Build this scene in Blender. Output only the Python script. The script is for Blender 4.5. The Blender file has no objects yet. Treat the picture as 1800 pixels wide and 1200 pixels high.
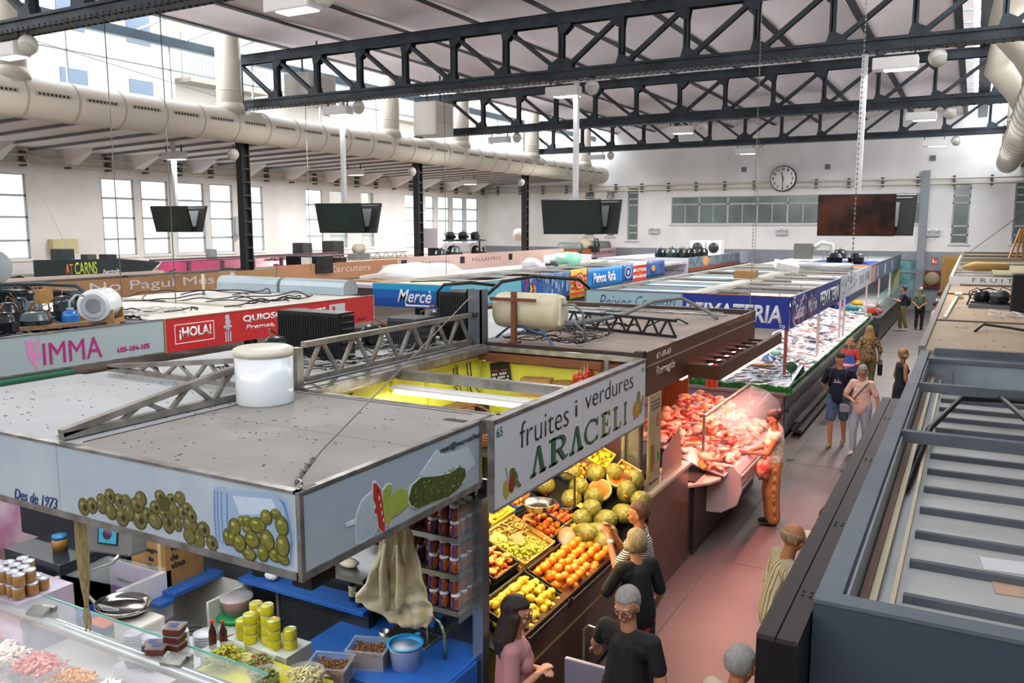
import bpy, bmesh, math, random
from math import pi, sin, cos, radians as R
from mathutils import Vector as V, Matrix, Euler
S = bpy.context.scene
col = S.collection
random.seed(7)

# ---------------------------------------------------------------- camera
cd = bpy.data.cameras.new('camera'); cd.sensor_width = 36.0; cd.lens = 29.28; cd.clip_end = 300; cd.clip_start = 0.05
cam = bpy.data.objects.new('camera', cd); col.objects.link(cam)
cam.location = (0, 0, 4.2); cam.rotation_euler = (R(90 - 7.9), 0, R(28.8)); S.camera = cam
# ---------------------------------------------------------------- sky, colour management, light budget
W = bpy.data.worlds.new('sky'); S.world = W; W.use_nodes = True
nt = W.node_tree; bg = nt.nodes['Background']
tc = nt.nodes.new('ShaderNodeTexCoord'); sx = nt.nodes.new('ShaderNodeSeparateXYZ'); rp = nt.nodes.new('ShaderNodeValToRGB')
nt.links.new(tc.outputs['Generated'], sx.inputs[0]); nt.links.new(sx.outputs['Z'], rp.inputs[0]); nt.links.new(rp.outputs[0], bg.inputs[0])
rp.color_ramp.elements[0].position = 0.0; rp.color_ramp.elements[0].color = (1.0, 0.98, 0.95, 1)
rp.color_ramp.elements[1].position = 0.8; rp.color_ramp.elements[1].color = (0.82, 0.9, 1.0, 1)
bg.inputs[1].default_value = 6.2
S.view_settings.view_transform = 'Standard'; S.view_settings.look = 'None'; S.view_settings.gamma = 1; S.view_settings.use_curve_mapping = False
S.view_settings.exposure = 0.22
S.cycles.max_bounces = 7; S.cycles.diffuse_bounces = 4; S.cycles.glossy_bounces = 2; S.cycles.transmission_bounces = 3; S.cycles.transparent_max_bounces = 14
S.cycles.sample_clamp_indirect = 4; S.cycles.caustics_reflective = False; S.cycles.caustics_refractive = False
S.cycles.use_denoising = True; S.cycles.blur_glossy = 1.0

def area(name, loc, size, power, color=(1, 1, 1), rot=(0, 0, 0), sy=None, spread=None, portal=False):
    l = bpy.data.lights.new(name, 'AREA'); l.energy = power; l.color = color; l.shape = 'RECTANGLE' if sy else 'SQUARE'; l.size = size
    if sy: l.size_y = sy
    if spread: l.spread = R(spread)
    if portal: l.cycles.is_portal = True
    o = bpy.data.objects.new(name, l); col.objects.link(o); o.location = loc; o.rotation_euler = rot; return o
# daylight portals in the clerestory openings and the glazed strips beside the vault
for px, ry in ((-20.15, -90), (2.15, 90)):
    area('window_portal', (px, 20, 8.35), 52, 1, rot=(R(90), 0, R(-90 if px < 0 else 90)), sy=2.0, portal=True)
for px, ry in ((-19.2, 0), (1.2, 0)):
    area('skylight_portal', (px, 20, 9.75), 2.0, 1, sy=52, portal=True)

area('window_portal', (-9, -6.2, 8.2), 20, 1, rot=(R(-90), 0, 0), sy=2.4, portal=True)  # portal for the opening added behind the camera to brighten the front faces

# ---------------------------------------------------------------- materials
def lin(h):
    if isinstance(h, str):
        c = [int(h[i:i+2], 16) / 255 for i in (0, 2, 4)]
        return tuple((x / 12.92 if x <= .04045 else ((x + .055) / 1.055) ** 2.4) for x in c)
    return tuple(h[:3])
MATS = {}
def mat(name, c, rough=.5, metal=0, var=None, vs=3.0, vth=(.4, .6), bump=0, bs=40, emit=0, alpha=None, trans=0, spec=None, stretch=None, kind='noise', coat=0):
    """principled material; var = second colour mixed by noise / wave"""
    if name in MATS: return MATS[name]
    m = bpy.data.materials.new(name); m.use_nodes = True; N = m.node_tree.nodes; L = m.node_tree.links
    b = N['Principled BSDF']; c = lin(c) + (1,)
    b.inputs['Base Color'].default_value = c; b.inputs['Roughness'].default_value = rough; b.inputs['Metallic'].default_value = metal
    m.diffuse_color = c
    if spec is not None: b.inputs['Specular IOR Level'].default_value = spec
    if coat: b.inputs['Coat Weight'].default_value = coat
    if trans: b.inputs['Transmission Weight'].default_value = trans
    if emit:
        b.inputs['Emission Color'].default_value = c; b.inputs['Emission Strength'].default_value = emit
    def coords():
        t = N.new('ShaderNodeTexCoord'); mp = N.new('ShaderNodeMapping'); L.new(t.outputs['Object'], mp.inputs[0])
        if stretch: mp.inputs['Scale'].default_value = stretch
        return mp.outputs[0]
    if var is not None:
        if kind == 'noise':
            n = N.new('ShaderNodeTexNoise'); n.inputs['Scale'].default_value = vs; n.inputs['Detail'].default_value = 6; o = n.outputs[0]
        elif kind == 'wave':
            n = N.new('ShaderNodeTexWave'); n.inputs['Scale'].default_value = vs; n.bands_direction = 'DIAGONAL' if stretch and 0 not in stretch else 'Z' if stretch and stretch[0] == 0 else 'X'; o = n.outputs[1]
        elif kind == 'voronoi':
            n = N.new('ShaderNodeTexVoronoi'); n.inputs['Scale'].default_value = vs; o = n.outputs[0]
        L.new(coords(), n.inputs['Vector'])
        r = N.new('ShaderNodeValToRGB'); r.color_ramp.elements[0].position = vth[0]; r.color_ramp.elements[1].position = vth[1]
        r.color_ramp.elements[0].color = c; r.color_ramp.elements[1].color = lin(var) + (1,)
        L.new(o, r.inputs[0]); L.new(r.outputs[0], b.inputs['Base Color'])
    if bump:
        n2 = N.new('ShaderNodeTexNoise'); n2.inputs['Scale'].default_value = bs; n2.inputs['Detail'].default_value = 4; L.new(coords(), n2.inputs['Vector'])
        bp = N.new('ShaderNodeBump'); bp.inputs['Strength'].default_value = bump; bp.inputs['Distance'].default_value = .01
        L.new(n2.outputs[0], bp.inputs['Height']); L.new(bp.outputs[0], b.inputs['Normal'])
    if alpha is not None:
        t = N.new('ShaderNodeBsdfTransparent'); mx = N.new('ShaderNodeMixShader'); t.inputs[0].default_value = (1, 1, 1, 1)
        mx.inputs[0].default_value = alpha
        out = N['Material Output']; L.new(t.outputs[0], mx.inputs[1]); L.new(b.outputs[0], mx.inputs[2]); L.new(mx.outputs[0], out.inputs[0])
    MATS[name] = m; return m

# ---------------------------------------------------------------- mesh builder
class MB:
    def __init__(s): s.v = []; s.f = []; s.m = []; s.cur = 0; s.sm = []; s.smooth = False
    def add(s, vs, fs):
        o = len(s.v); s.v += [tuple(v) for v in vs]; s.f += [tuple(i + o for i in f) for f in fs]
        s.m += [s.cur] * len(fs); s.sm += [s.smooth] * len(fs); return s
    def box(s, x0, x1, y0, y1, z0, z1):
        x0, x1 = min(x0, x1), max(x0, x1); y0, y1 = min(y0, y1), max(y0, y1); z0, z1 = min(z0, z1), max(z0, z1)
        return s.add([(x, y, z) for z in (z0, z1) for x, y in ((x0, y0), (x1, y0), (x1, y1), (x0, y1))],
                     [(0, 3, 2, 1), (4, 5, 6, 7), (0, 1, 5, 4), (1, 2, 6, 5), (2, 3, 7, 6), (3, 0, 4, 7)])
    def cbox(s, c, d, rot=None):
        mt = (Euler(rot).to_matrix() if rot is not None else Matrix.Identity(3))
        vs = [V(c) + mt @ V((x * d[0] / 2, y * d[1] / 2, z * d[2] / 2)) for z in (-1, 1) for x, y in ((-1, -1), (1, -1), (1, 1), (-1, 1))]
        return s.add(vs, [(0, 3, 2, 1), (4, 5, 6, 7), (0, 1, 5, 4), (1, 2, 6, 5), (2, 3, 7, 6), (3, 0, 4, 7)])
    def bar(s, a, b, w, h, up=(0, 0, 1)):
        a, b = V(a), V(b); d = (b - a).normalized(); u = V(up)
        if abs(d.dot(u)) > .99: u = V((0, 1, 0))
        x = d.cross(u).normalized(); y = x.cross(d)
        vs = [p + x * sx_ * w / 2 + y * sy_ * h / 2 for p in (a, b) for sx_, sy_ in ((-1, -1), (1, -1), (1, 1), (-1, 1))]
        return s.add(vs, [(0, 1, 2, 3), (7, 6, 5, 4), (0, 4, 5, 1), (1, 5, 6, 2), (2, 6, 7, 3), (3, 7, 4, 0)])
    def tube(s, pts, r, n=8, caps=True):
        pts = [V(p) for p in pts]; k = len(pts); rs = r if isinstance(r, (list, tuple)) else [r] * k; vs = []; prev = None
        for i, p in enumerate(pts):
            d = (pts[min(i + 1, k - 1)] - pts[max(i - 1, 0)]).normalized()
            if prev is None: u = d.orthogonal().normalized()
            else:
                u = prev - d * prev.dot(d); u = u.normalized() if u.length > 1e-6 else d.orthogonal().normalized()
            prev = u; w = d.cross(u)
            vs += [p + (u * cos(2 * pi * j / n) + w * sin(2 * pi * j / n)) * rs[i] for j in range(n)]
        fs = [(i * n + j, i * n + (j + 1) % n, (i + 1) * n + (j + 1) % n, (i + 1) * n + j) for i in range(k - 1) for j in range(n)]
        if caps: fs += [tuple(range(n - 1, -1, -1)), tuple((k - 1) * n + j for j in range(n))]
        sm = s.smooth; s.smooth = True; s.add(vs, fs); s.smooth = sm; return s
    def lathe(s, prof, c=(0, 0, 0), n=16, axis='z', sq=1.0, a0=0, a1=2 * pi, hollow=False):
        full = abs(a1 - a0 - 2 * pi) < 1e-6; m = n if full else n + 1; vs = []
        for r, z in prof:
            for j in range(m):
                a = a0 + (a1 - a0) * j / n; p = (r * cos(a), r * sin(a) * sq, z)
                if axis == 'x': p = (p[2], p[0], p[1])
                if axis == 'y': p = (p[0], p[2], p[1])
                vs.append((c[0] + p[0], c[1] + p[1], c[2] + p[2]))
        k = len(prof); fs = []
        for i in range(k - 1):
            for j in range(n if full else m - 1):
                a, b = i * m + j, i * m + (j + 1) % m; fs.append((a, b, b + m, a + m) if axis != 'y' else (a, a + m, b + m, b))
        if full and not hollow:
            if prof[0][0] > 1e-5: fs.append(tuple(range(m - 1, -1, -1)))
            if prof[-1][0] > 1e-5: fs.append(tuple((k - 1) * m + j for j in range(m)))
        sm = s.smooth; s.smooth = True; s.add(vs, fs); s.smooth = sm; return s
    def sph(s, c, r, n=12, k=8, sc=(1, 1, 1), rot=None):
        mt = Euler(rot).to_matrix() if rot is not None else Matrix.Identity(3); vs = []; c = V(c)
        for i in range(k + 1):
            th = pi * i / k
            for j in range(n):
                a = 2 * pi * j / n
                vs.append(c + mt @ V((r * sc[0] * sin(th) * cos(a), r * sc[1] * sin(th) * sin(a), r * sc[2] * cos(th))))
        fs = [(i * n + j, (i + 1) * n + j, (i + 1) * n + (j + 1) % n, i * n + (j + 1) % n) for i in range(k) for j in range(n)]
        sm = s.smooth; s.smooth = True; s.add(vs, fs); s.smooth = sm; return s
    def prism(s, poly, a, b, axis='y'):
        """poly of 2D points extruded from a to b on axis. y: (x,z); x: (y,z); z: (x,y)"""
        def P3(u, v, t): return {'y': (u, t, v), 'x': (t, u, v), 'z': (u, v, t)}[axis]
        n = len(poly); vs = [P3(u, v, a) for u, v in poly] + [P3(u, v, b) for u, v in poly]
        return s.add(vs, [tuple(range(n)), tuple(range(2 * n - 1, n - 1, -1))] + [(j, n + j, n + (j + 1) % n, (j + 1) % n) for j in range(n)])
    def grid(s, fn, nu, nv, both=False):
        vs = [fn(i / nu, j / nv) for j in range(nv + 1) for i in range(nu + 1)]
        return s.add(vs, [(j * (nu + 1) + i, j * (nu + 1) + i + 1, (j + 1) * (nu + 1) + i + 1, (j + 1) * (nu + 1) + i) for j in range(nv) for i in range(nu)])
    def xf(s, mtx, start=0):
        for i in range(start, len(s.v)): s.v[i] = tuple(mtx @ V(s.v[i]))
        return s
    def build(s, name, m, parent=None, W=True, bevel=0, sub=0, solid=0):
        """W: vertices are in world coordinates (parent unrotated)"""
        me = bpy.data.meshes.new(name); off = V((0, 0, 0)); loc = V((0, 0, 0))
        if W:
            if parent is not None: off = V(PL.get(parent.name, (0, 0, 0)))
            else:
                xs = [v[0] for v in s.v]; ys = [v[1] for v in s.v]; zs = [v[2] for v in s.v]
                off = V(((min(xs) + max(xs)) / 2, (min(ys) + max(ys)) / 2, min(zs))); loc = off
        me.from_pydata([tuple(V(v) - off) for v in s.v], [], s.f)
        ms = m if isinstance(m, (list, tuple)) else [m]
        for q in ms: me.materials.append(q)
        me.polygons.foreach_set('material_index', s.m); me.polygons.foreach_set('use_smooth', s.sm)
        bm = bmesh.new(); bm.from_mesh(me); bmesh.ops.recalc_face_normals(bm, faces=bm.faces); bm.to_mesh(me); bm.free(); me.update()
        o = bpy.data.objects.new(name, me); col.objects.link(o); o.location = loc
        if parent is not None: o.parent = parent; PL[o.name] = tuple(off)
        else: PL[o.name] = tuple(loc)
        if bevel:
            md = o.modifiers.new('b', 'BEVEL'); md.width = bevel; md.segments = 2; md.limit_method = 'ANGLE'
        if solid:
            md = o.modifiers.new('s', 'SOLIDIFY'); md.thickness = solid
        if sub:
            md = o.modifiers.new('u', 'SUBSURF'); md.levels = sub; md.render_levels = sub
        return o
PL = {}
def tag(o, label=None, cat=None, group=None, kind=None):
    for k, v in (('label', label), ('category', cat), ('group', group), ('kind', kind)):
        if v: o[k] = v
    return o
def T(name, label, cat, loc=(0, 0, 0), rz=0, group=None):
    o = bpy.data.objects.new(name, None); col.objects.link(o); o.location = loc; o.rotation_euler = (0, 0, rz); o.empty_display_size = .1
    PL[o.name] = tuple(loc); return tag(o, label, cat, group)
def struct(name, mb, m, **k): return tag(mb.build(name, m, **k), kind='structure')
def kids(o): return [c for c in ALLKIDS.get(o.name, [])] if False else list(o.children)
def dup(root, loc=None, rz=None, label=None, group=None, scale=None):
    r = root.copy(); col.objects.link(r)
    if loc is not None: r.location = loc
    if rz is not None: r.rotation_euler = (0, 0, rz)
    if scale: r.scale = (scale,) * 3
    if label: r['label'] = label
    if group: r['group'] = group
    for ch in list(root.children):
        c = ch.copy(); col.objects.link(c); c.parent = r
        for g in list(ch.children):
            d = g.copy(); col.objects.link(d); d.parent = c
    return r
def text(name, s, parent, o, u, v, w, h, m, bold=0.0, shear=0.0, off=.004, depth=.002, sp=1.0, wx=None):
    """lettering as a mesh child: o lower-left corner in world coordinates, u and v unit directions, fitted to w x h"""
    cu = bpy.data.curves.new(name, 'FONT'); cu.body = s; cu.offset = bold; cu.shear = shear; cu.space_character = sp; cu.extrude = 0.0
    cu.resolution_u = 3
    t = bpy.data.objects.new(name, cu); col.objects.link(t)
    dg = bpy.context.evaluated_depsgraph_get(); dg.update(); me = bpy.data.meshes.new_from_object(t.evaluated_get(dg)); bpy.data.objects.remove(t)
    xs = [q.co.x for q in me.vertices]; ys = [q.co.y for q in me.vertices]
    x0, x1, y0, y1 = min(xs), max(xs), min(ys), max(ys); u, v = V(u).normalized(), V(v).normalized(); n = u.cross(v).normalized(); o = V(o)
    off0 = V(PL.get(parent.name, (0, 0, 0)))
    for q in me.vertices:
        a = (q.co.x - x0) / (x1 - x0) * w; b = (q.co.y - y0) / (y1 - y0) * h
        q.co = o + u * a + v * b + n * off - off0
    me.materials.clear(); me.materials.append(m)
    ob = bpy.data.objects.new(name, me); col.objects.link(ob); ob.parent = parent; PL[ob.name] = tuple(off0)
    md = ob.modifiers.new('s', 'SOLIDIFY'); md.thickness = depth; md.offset = 0
    return ob
def decal(name, polys, parent, o, u, v, m, off=.003, t=.0015):
    """flat printed shapes: list of 2D polygons (metres) on a sign face; m list matches polys' index 3rd item"""
    mb = MB(); u, v = V(u).normalized(), V(v).normalized(); n = u.cross(v).normalized(); o = V(o)
    for k, it in enumerate(polys):
        pl, mi = it if isinstance(it, tuple) else (it, 0)
        mb.cur = mi; d = off + t * (k % 24) * .15
        a = [o + u * x + v * y + n * d for x, y in pl]; b = [o + u * x + v * y for x, y in pl]; q = len(pl)
        mb.add(a + b, [tuple(range(q))] + [(j, j + q, (j + 1) % q + q, (j + 1) % q) for j in range(q)])
    return mb.build(name, m, parent)
def ell(cx, cy, a, b, rot=0, n=18, wob=0, seed=0):
    rd = random.Random(seed); out = []
    for j in range(n):
        t = 2 * pi * j / n; k = 1 + wob * (rd.random() - .5); x, y = a * cos(t) * k, b * sin(t) * k
        out.append((cx + x * cos(rot) - y * sin(rot), cy + x * sin(rot) + y * cos(rot)))
    return out
def blob(c, r, seed=0, sc=(1, 1, 1), n=10, k=7, amt=.25):
    rd = random.Random(seed); mb = MB(); mb.sph(c, r, n, k, sc)
    jt = {}
    for i, v in enumerate(mb.v):
        key = tuple(round(x, 4) for x in v)
        if key not in jt: jt[key] = 1 + amt * (rd.random() - .5)
        mb.v[i] = tuple(c[j] + (v[j] - c[j]) * jt[key] for j in range(3))
    return mb

white = mat('white_paint', 'e9e8e6', .6); steel = mat('brushed_steel', 'b9bbbd', .3, .9); alu = mat('aluminium', 'a9a8a4', .42, .75, var='86847f', vs=6)
black = mat('black_plastic', '17181a', .45); dark = mat('dark_steel', '343a40', .5, .3); grey = mat('grey_metal', '6f757a', .5, .3)
glass = mat('clear_glass', 'e8f4f2', .03, alpha=.13); dgl = mat('window_glass', '7f8d8d', .08, alpha=.8)
wood = mat('pine_wood', 'b98b52', .6, var='a0733d', vs=3, stretch=(1, 12, 12)); card = mat('cardboard', 'a57c4b', .8, var='96703f', vs=9)
cable = mat('cable_black', '101112', .5); cableg = mat('cable_grey', '77797a', .6); brownm = mat('brown_metal', '5a3a26', .45, .1)
# ================================================================ hall shell
XL, XR, YB, YF = -27.6, 9.6, 46.6, -6.0
NX0, NX1 = -19.8, 1.8          # column lines of the nave
TY = [0.35, 9.61, 18.87, 28.13, 37.39]
wallm = mat('wall_plaster', 'f0efee', .75, var='e6e4e3', vs=.6, bump=.05, bs=8)
greyw = mat('grey_dado', '8f959d', .6, var='868b92', vs=1.2)
floorm = mat('terrazzo_floor', '6c605c', .45, var='5c524f', vs=1.1, vth=(.3, .7), bump=.03, bs=120)
ceilm = mat('vault_plaster', 'f0e6e5', .8, var='e9dddd', vs=.35)
m = MB(); m.box(XL - .3, XR + .3, YF - .3, YB + .3, -.25, 0)
struct('floor', m, floorm)
# floor joints
m = MB()
for y in range(0, 46, 5): m.box(-2.9, -.6, y + .1, y + .115, 0, .003)
m.box(-2.62, -2.6, YF, YB, 0, .003)
struct('trim_1', m, mat('floor_joint', '5b5a58', .7))
# left wall with window openings
wins = [(15.4, 16.8), (19.52, 20.88), (21.17, 22.38), (22.73, 24.13), (24.42, 25.63), (26.11, 27.36), (30.08, 31.26), (31.75, 33.03), (34.15, 35.17),
        (37.94, 39.29), (39.92, 40.78), (41.2, 42.42), (42.8, 44.02), (44.35, 45.72)]
WZ0, WZ1 = 3.12, 5.9
m = MB(); y = YF
for a, b in wins:
    m.box(XL - .35, XL, y, a, 0, 6.9); y = b; m.box(XL - .35, XL, a, b, 0, WZ0); m.box(XL - .35, XL, a, b, WZ1, 6.9)
m.box(XL - .35, XL, y, YB, 0, 6.9)
struct('wall_left', m, wallm)
frost = mat('frosted_pane', 'e6eff6', .3, emit=.85); clearp = mat('clear_pane', 'cfe0dc', .05, alpha=.2); wfr = mat('window_frame_paint', 'b4b8ba', .5)
for i, (a, b) in enumerate(wins):
    f = MB(); zs = [WZ0, 3.72, 4.49, 5.2, WZ1]
    for z in zs: f.box(XL - .12, XL - .04, a, b, z - .035, z + .035)
    for yy in (a + .03, b - .03): f.box(XL - .12, XL - .04, yy - .035, yy + .035, WZ0, WZ1)
    w = struct('window_%d' % (i + 1), f, wfr)
    p = MB(); p.box(XL - .09, XL - .08, a + .02, b - .02, WZ0, WZ1)
    p.build('pane', clearp if i in (7, 8) else frost, w)
    s_ = MB(); s_.box(XL - .04, XL + .06, a - .06, b + .06, WZ0 - .09, WZ0 - .035); s_.build('sill', wallm, w)
# back wall: grey dado, clerestory gable wall, windows
def holes_wall(mb, x0, x1, z0, z1, hs, y0, y1):
    """wall in the x-z plane between y0 and y1 with rectangular holes (disjoint in x)"""
    x = x0
    for a, b, c, d in sorted(hs):
        mb.box(x, a, y0, y1, z0, z1); mb.box(a, b, y0, y1, z0, c); mb.box(a, b, y0, y1, d, z1); x = b
    mb.box(x, x1, y0, y1, z0, z1)
hs = [(-17.89, -17.22, 3.37, 6.4), (-15.23, -2.4, 4.32, 5.82), (-.99, -.23, 3.34, 6.31), (-20.6, -20.0, 3.6, 6.2), (-19.2, -18.7, 3.6, 6.2), (1.6, 2.3, 3.34, 6.31)]
m = MB(); holes_wall(m, XL, XR, 2.93, 9.6, hs, YB, YB + .35); m.box(XL, XR, YB, YB + .35, 9.6, 10.4)
struct('wall_back', m, wallm)
m = MB(); m.box(XL, -3.7, YB - .02, YB + .35, 0, 2.93); m.box(-3.7, -2.1, YB - .02, YB + .35, 2.62, 2.93); m.box(-2.1, XR, YB - .02, YB + .35, 0, 2.93)
struct('baseboard_back', m, greyw)
k = len(wins)
for a, b, c, d in hs:
    k += 1; f = MB(); big = b - a > 5
    yy0, yy1 = YB + .06, YB + .13
    if big:
        n = 8; zs = [c, 5.4, d]
        for z in zs: f.box(a, b, yy0, yy1, z - .04, z + .04)
        for j in range(n + 1):
            x = a + (b - a) * j / n; f.box(x - .05, x + .05, yy0, yy1, c, d)
            if j < n: x += (b - a) / n / 2; f.box(x - .025, x + .025, yy0, yy1, c, 5.4)
    else:
        for z in (c, c + .42, c + .85, d - 1.0, d - .65, d - .3, d): f.box(a, b, yy0, yy1, z - .04, z + .04)
        for x in (a + .03, b - .03): f.box(x - .035, x + .035, yy0, yy1, c, d)
    w = struct('window_%d' % k, f, wfr)
    p = MB(); p.box(a, b, YB + .09, YB + .1, c, d); p.build('pane', mat('back_pane', '66716f', .12, var='7b8784', vs=.6), w)
    s_ = MB(); s_.box(a - .1, b + .1, YB - .05, YB + .06, c - .12, c - .04); s_.build('sill', wfr, w)
# pilaster, service door, closed right wall, wall behind the camera with an opening added for light
m = MB(); m.box(-2.42, -2.05, YB - .22, YB - .021, 0, 6.9); struct('trim_2', m, greyw)
f = MB(); f.box(-3.7, -3.58, YB, YB + .1, 0, 2.62); f.box(-2.22, -2.1, YB, YB + .1, 0, 2.62); f.box(-3.58, -2.22, YB, YB + .1, 2.5, 2.62)
f.box(-3.58, -2.22, YB, YB + .1, .9, 1.02); f.box(-3.58, -2.22, YB, YB + .1, 1.85, 1.92); f.box(-3.58, -2.22, YB + .02, YB + .08, 0, .9)
d = struct('door_1', f, mat('door_frame_grey', '8b939a', .5)); p = MB(); p.box(-3.58, -2.22, YB + .04, YB + .05, 1.02, 2.5); p.build('pane', mat('door_pane', '56808a', .1, var='7fb0b2', vs=2), d)
m = MB(); m.box(XL, XR, YF - .3, YF, 0, 7.0); m.box(XL, -19, YF - .3, YF, 7.0, 10.4); m.box(1, XR, YF - .3, YF, 7.0, 10.4); m.box(-19, 1, YF - .3, YF, 9.4, 10.4); struct('wall_front', m, wallm)
m = MB(); m.box(XR, XR + .3, YF, YB, 0, 6.9); struct('wall_right', m, wallm)
# side aisle ceilings with ribs
acm = mat('aisle_ceiling', 'ece6e5', .8)
for nm, xa, xb, za, zb in (('ceiling_left', XL, NX0 + .1, 6.75, 7.0), ('ceiling_right', XR, NX1 - .1, 6.75, 7.0)):
    m = MB(); m.add([(xa, YF, za), (xb, YF, zb), (xb, YB, zb), (xa, YB, za), (xa, YF, za + .2), (xb, YF, zb + .2), (xb, YB, zb + .2), (xa, YB, za + .2)],
                    [(0, 1, 2, 3), (7, 6, 5, 4), (0, 4, 5, 1), (1, 5, 6, 2), (2, 6, 7, 3), (3, 7, 4, 0)]); struct(nm, m, acm)
    m = MB(); y = YF + .6
    while y < YB: m.bar((xa, y, za - .03), (xb, y, zb - .03), .1, .1); y += 1.32
    struct('trim_3' if xa < 0 else 'trim_4', m, mat('rib_grey', '7d7f82', .6))
    # haunches where the ribs meet the wall
    m = MB(); y = YF + .6; sg = 1 if xa < 0 else -1
    while y < YB:
        m.add([(xa, y - .25, 6.2), (xa, y + .25, 6.2), (xa + sg * 1.5, y + .06, 6.78), (xa + sg * 1.5, y - .06, 6.78), (xa, y - .5, 6.8), (xa, y + .5, 6.8)],
              [(0, 1, 2, 3), (0, 3, 4), (1, 5, 2), (3, 2, 5, 4)]); y += 2.64
    struct('trim_5' if xa < 0 else 'trim_6', m, acm)
# clerestory walls: sill beam and head beam (steel), glazing bars
stl = mat('blue_black_steel', '2c3339', .45, .35, var='3a444c', vs=2)
glz = mat('clerestory_glass', 'dfeaf0', .05, alpha=.07)
for sd, x in ((0, NX0 - .25), (1, NX1 + .25)):
    m = MB(); m.box(x - .12, x + .12, YF, YB, 6.9, 7.42); struct('trim_%d' % (7 + sd), m, wallm)
    m = MB(); m.box(x - .1, x + .1, YF, YB, 9.15, 9.4); struct('trim_%d' % (9 + sd), m, mat('header_steel', '4b5a63', .5, .3))
    f = MB(); y = -5.0
    while y < YB:
        f.box(x - .03, x + .03, y - .02, y + .02, 7.42, 9.15); y += 3.08
    f.box(x - .03, x + .03, YF, YB, 8.5, 8.54)
    w = struct('window_%d' % (30 + sd), f, wfr); p = MB(); p.box(x - .006, x + .006, YF, YB, 7.42, 9.15); p.build('pane', glz, w)
# vaulted roof: shallow vaults between ribs every 2.24 m, running along the hall
ribs = [-18.6 + 2.237 * i for i in range(9)]; ZC = 9.62
m = MB(); m.smooth = True
for i in range(8):
    a, b = ribs[i], ribs[i + 1]
    m.grid(lambda u, v, a=a, b=b: (a + (b - a) * u, YF + (YB - YF) * v, ZC + .26 * (1 - (2 * u - 1) ** 2)), 10, 1)
m.smooth = False
struct('ceiling', m, ceilm, solid=.12)
m = MB(); m.box(ribs[0] - .3, ribs[-1] + .3, YF, YB, 10.08, 10.14)
struct('roof_deck', m, ceilm)
m = MB()
for x in ribs: m.box(x - .06, x + .06, YF, YB, ZC - .1, ZC + .04); m.box(x - .1, x + .1, YF, YB, ZC - .12, ZC - .1)
struct('trim_11', m, mat('rib_steel', '1f2024', .6))
for sd, (xa, xb) in enumerate(((NX0 - .25, ribs[0]), (NX1 + .25, ribs[-1]))):
    f = MB(); y = YF
    while y < YB + .1: f.bar((xa, y, 9.4), (xb, y, ZC), .05, .06); y += 1.54
    w = struct('window_%d' % (33 + sd), f, wfr)
    p = MB(); p.add([(xa, YF, 9.42), (xb, YF, ZC), (xb, YB, ZC), (xa, YB, 9.42)], [(0, 1, 2, 3)]); p.build('pane', glz, w, solid=.01)
# pipes on the walls (two rails with brackets)
pm = mat('pipe_cream', 'c9c2ae', .5); bk = mat('bracket_dark', '45474a', .5)
for nm, z in (('upper', 6.5), ('lower', 6.24)):
    for wall in ('left', 'back'):
        t = T('wall_pipe', '%s of the two cream pipes along the %s wall' % (nm, wall), 'pipe', (XL + .2, 20, z) if wall == 'left' else (-12, YB - .2, z))
        m = MB(); m.tube([(XL + .17, YF + .2, z), (XL + .17, YB - .3, z)] if wall == 'left' else [(XL + .3, YB - .17, z), (XR - .2, YB - .17, z)], .045)
        m.build('pipe', pm, t)
        m = MB(); q = YF + 1
        if wall == 'left':
            while q < YB: m.box(XL, XL + .2, q - .07, q + .07, z - .1, z + .14); q += 1.55
        else:
            q = XL + 1
            while q < XR: m.box(q - .06, q + .06, YB - .2, YB, z - .1, z + .12); q += 1.6
        m.build('bracket', bk, t)
# street facade across the road seen through the clerestory
fm = mat('facade_stucco', '9d988f', .8, var='908b82', vs=.3); shut = mat('blue_shutter', '46586b', .6); 
t = T('apartment_building', 'cream apartment building outside behind the high windows', 'building', (-36, 24, 0))
m = MB(); m.box(-40, -36, -8, 30, 0, 26); m.box(-40, -36.6, 30, 75, 0, 24); m.build('wall', fm, t)
for i, y in enumerate((3, 8.5, 12.6, 16.1, 20.2, 24.5, 28)):
    for z in (9.3, 12.9, 16.4, 19.9):
        m = MB(); m.box(-36.02, -35.95, y - .65, y + .65, z, z + 1.9); m.build('shutter', shut, t)
for y0, y1 in ((30.5, 36), (38, 44), (48, 55)):
    for z in (8, 11.5, 15, 18.5):
        m = MB(); m.box(-36.6, -35.4, y0, y1, z, z + .2); m.build('balcony_slab', mat('balcony_concrete', '857d6c', .8), t)
        m = MB()
        for y in range(int((y1 - y0) / .25)): m.box(-35.45, -35.42, y0 + y * .25, y0 + y * .25 + .05, z + .2, z + 1.2)
        m.box(-35.46, -35.4, y0, y1, z + 1.18, z + 1.24); m.build('balcony_rail', mat('rail_grey', '77808a', .5), t)
        m = MB(); m.box(-36.62, -36.55, y0 + .5, y1 - .5, z + .2, z + 2.6); m.build('balcony_door', mat('door_glass', '8e9aa5', .2), t)
t = T('street_tree', 'leafy tree outside behind the clerestory glass', 'tree', (-32, 22, 0))
rd = random.Random(3); m = MB()
for i in range(900):
    c = (-32 + max(-2, min(2, rd.gauss(0, 1.0))), 22 + rd.gauss(0, 4.5), 7.2 + rd.gauss(0, .8)); m.cbox(c, (.28, .3, .02), (rd.random() * 3, rd.random() * 3, rd.random() * 3))
m.build('foliage', mat('leaf_yellow_green', '6f7d35', .7, var='8d8a4c', vs=2), t)
m = MB(); m.tube([(-32, 22, 0), (-32, 22, 7.5)], [.2, .1]); m.build('trunk', mat('bark', '5a4a38', .9), t)
m = MB(); m.box(-60, XL - .4, -20, 80, -.3, -.02); struct('ground', m, mat('asphalt', '77736d', .9))
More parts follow.
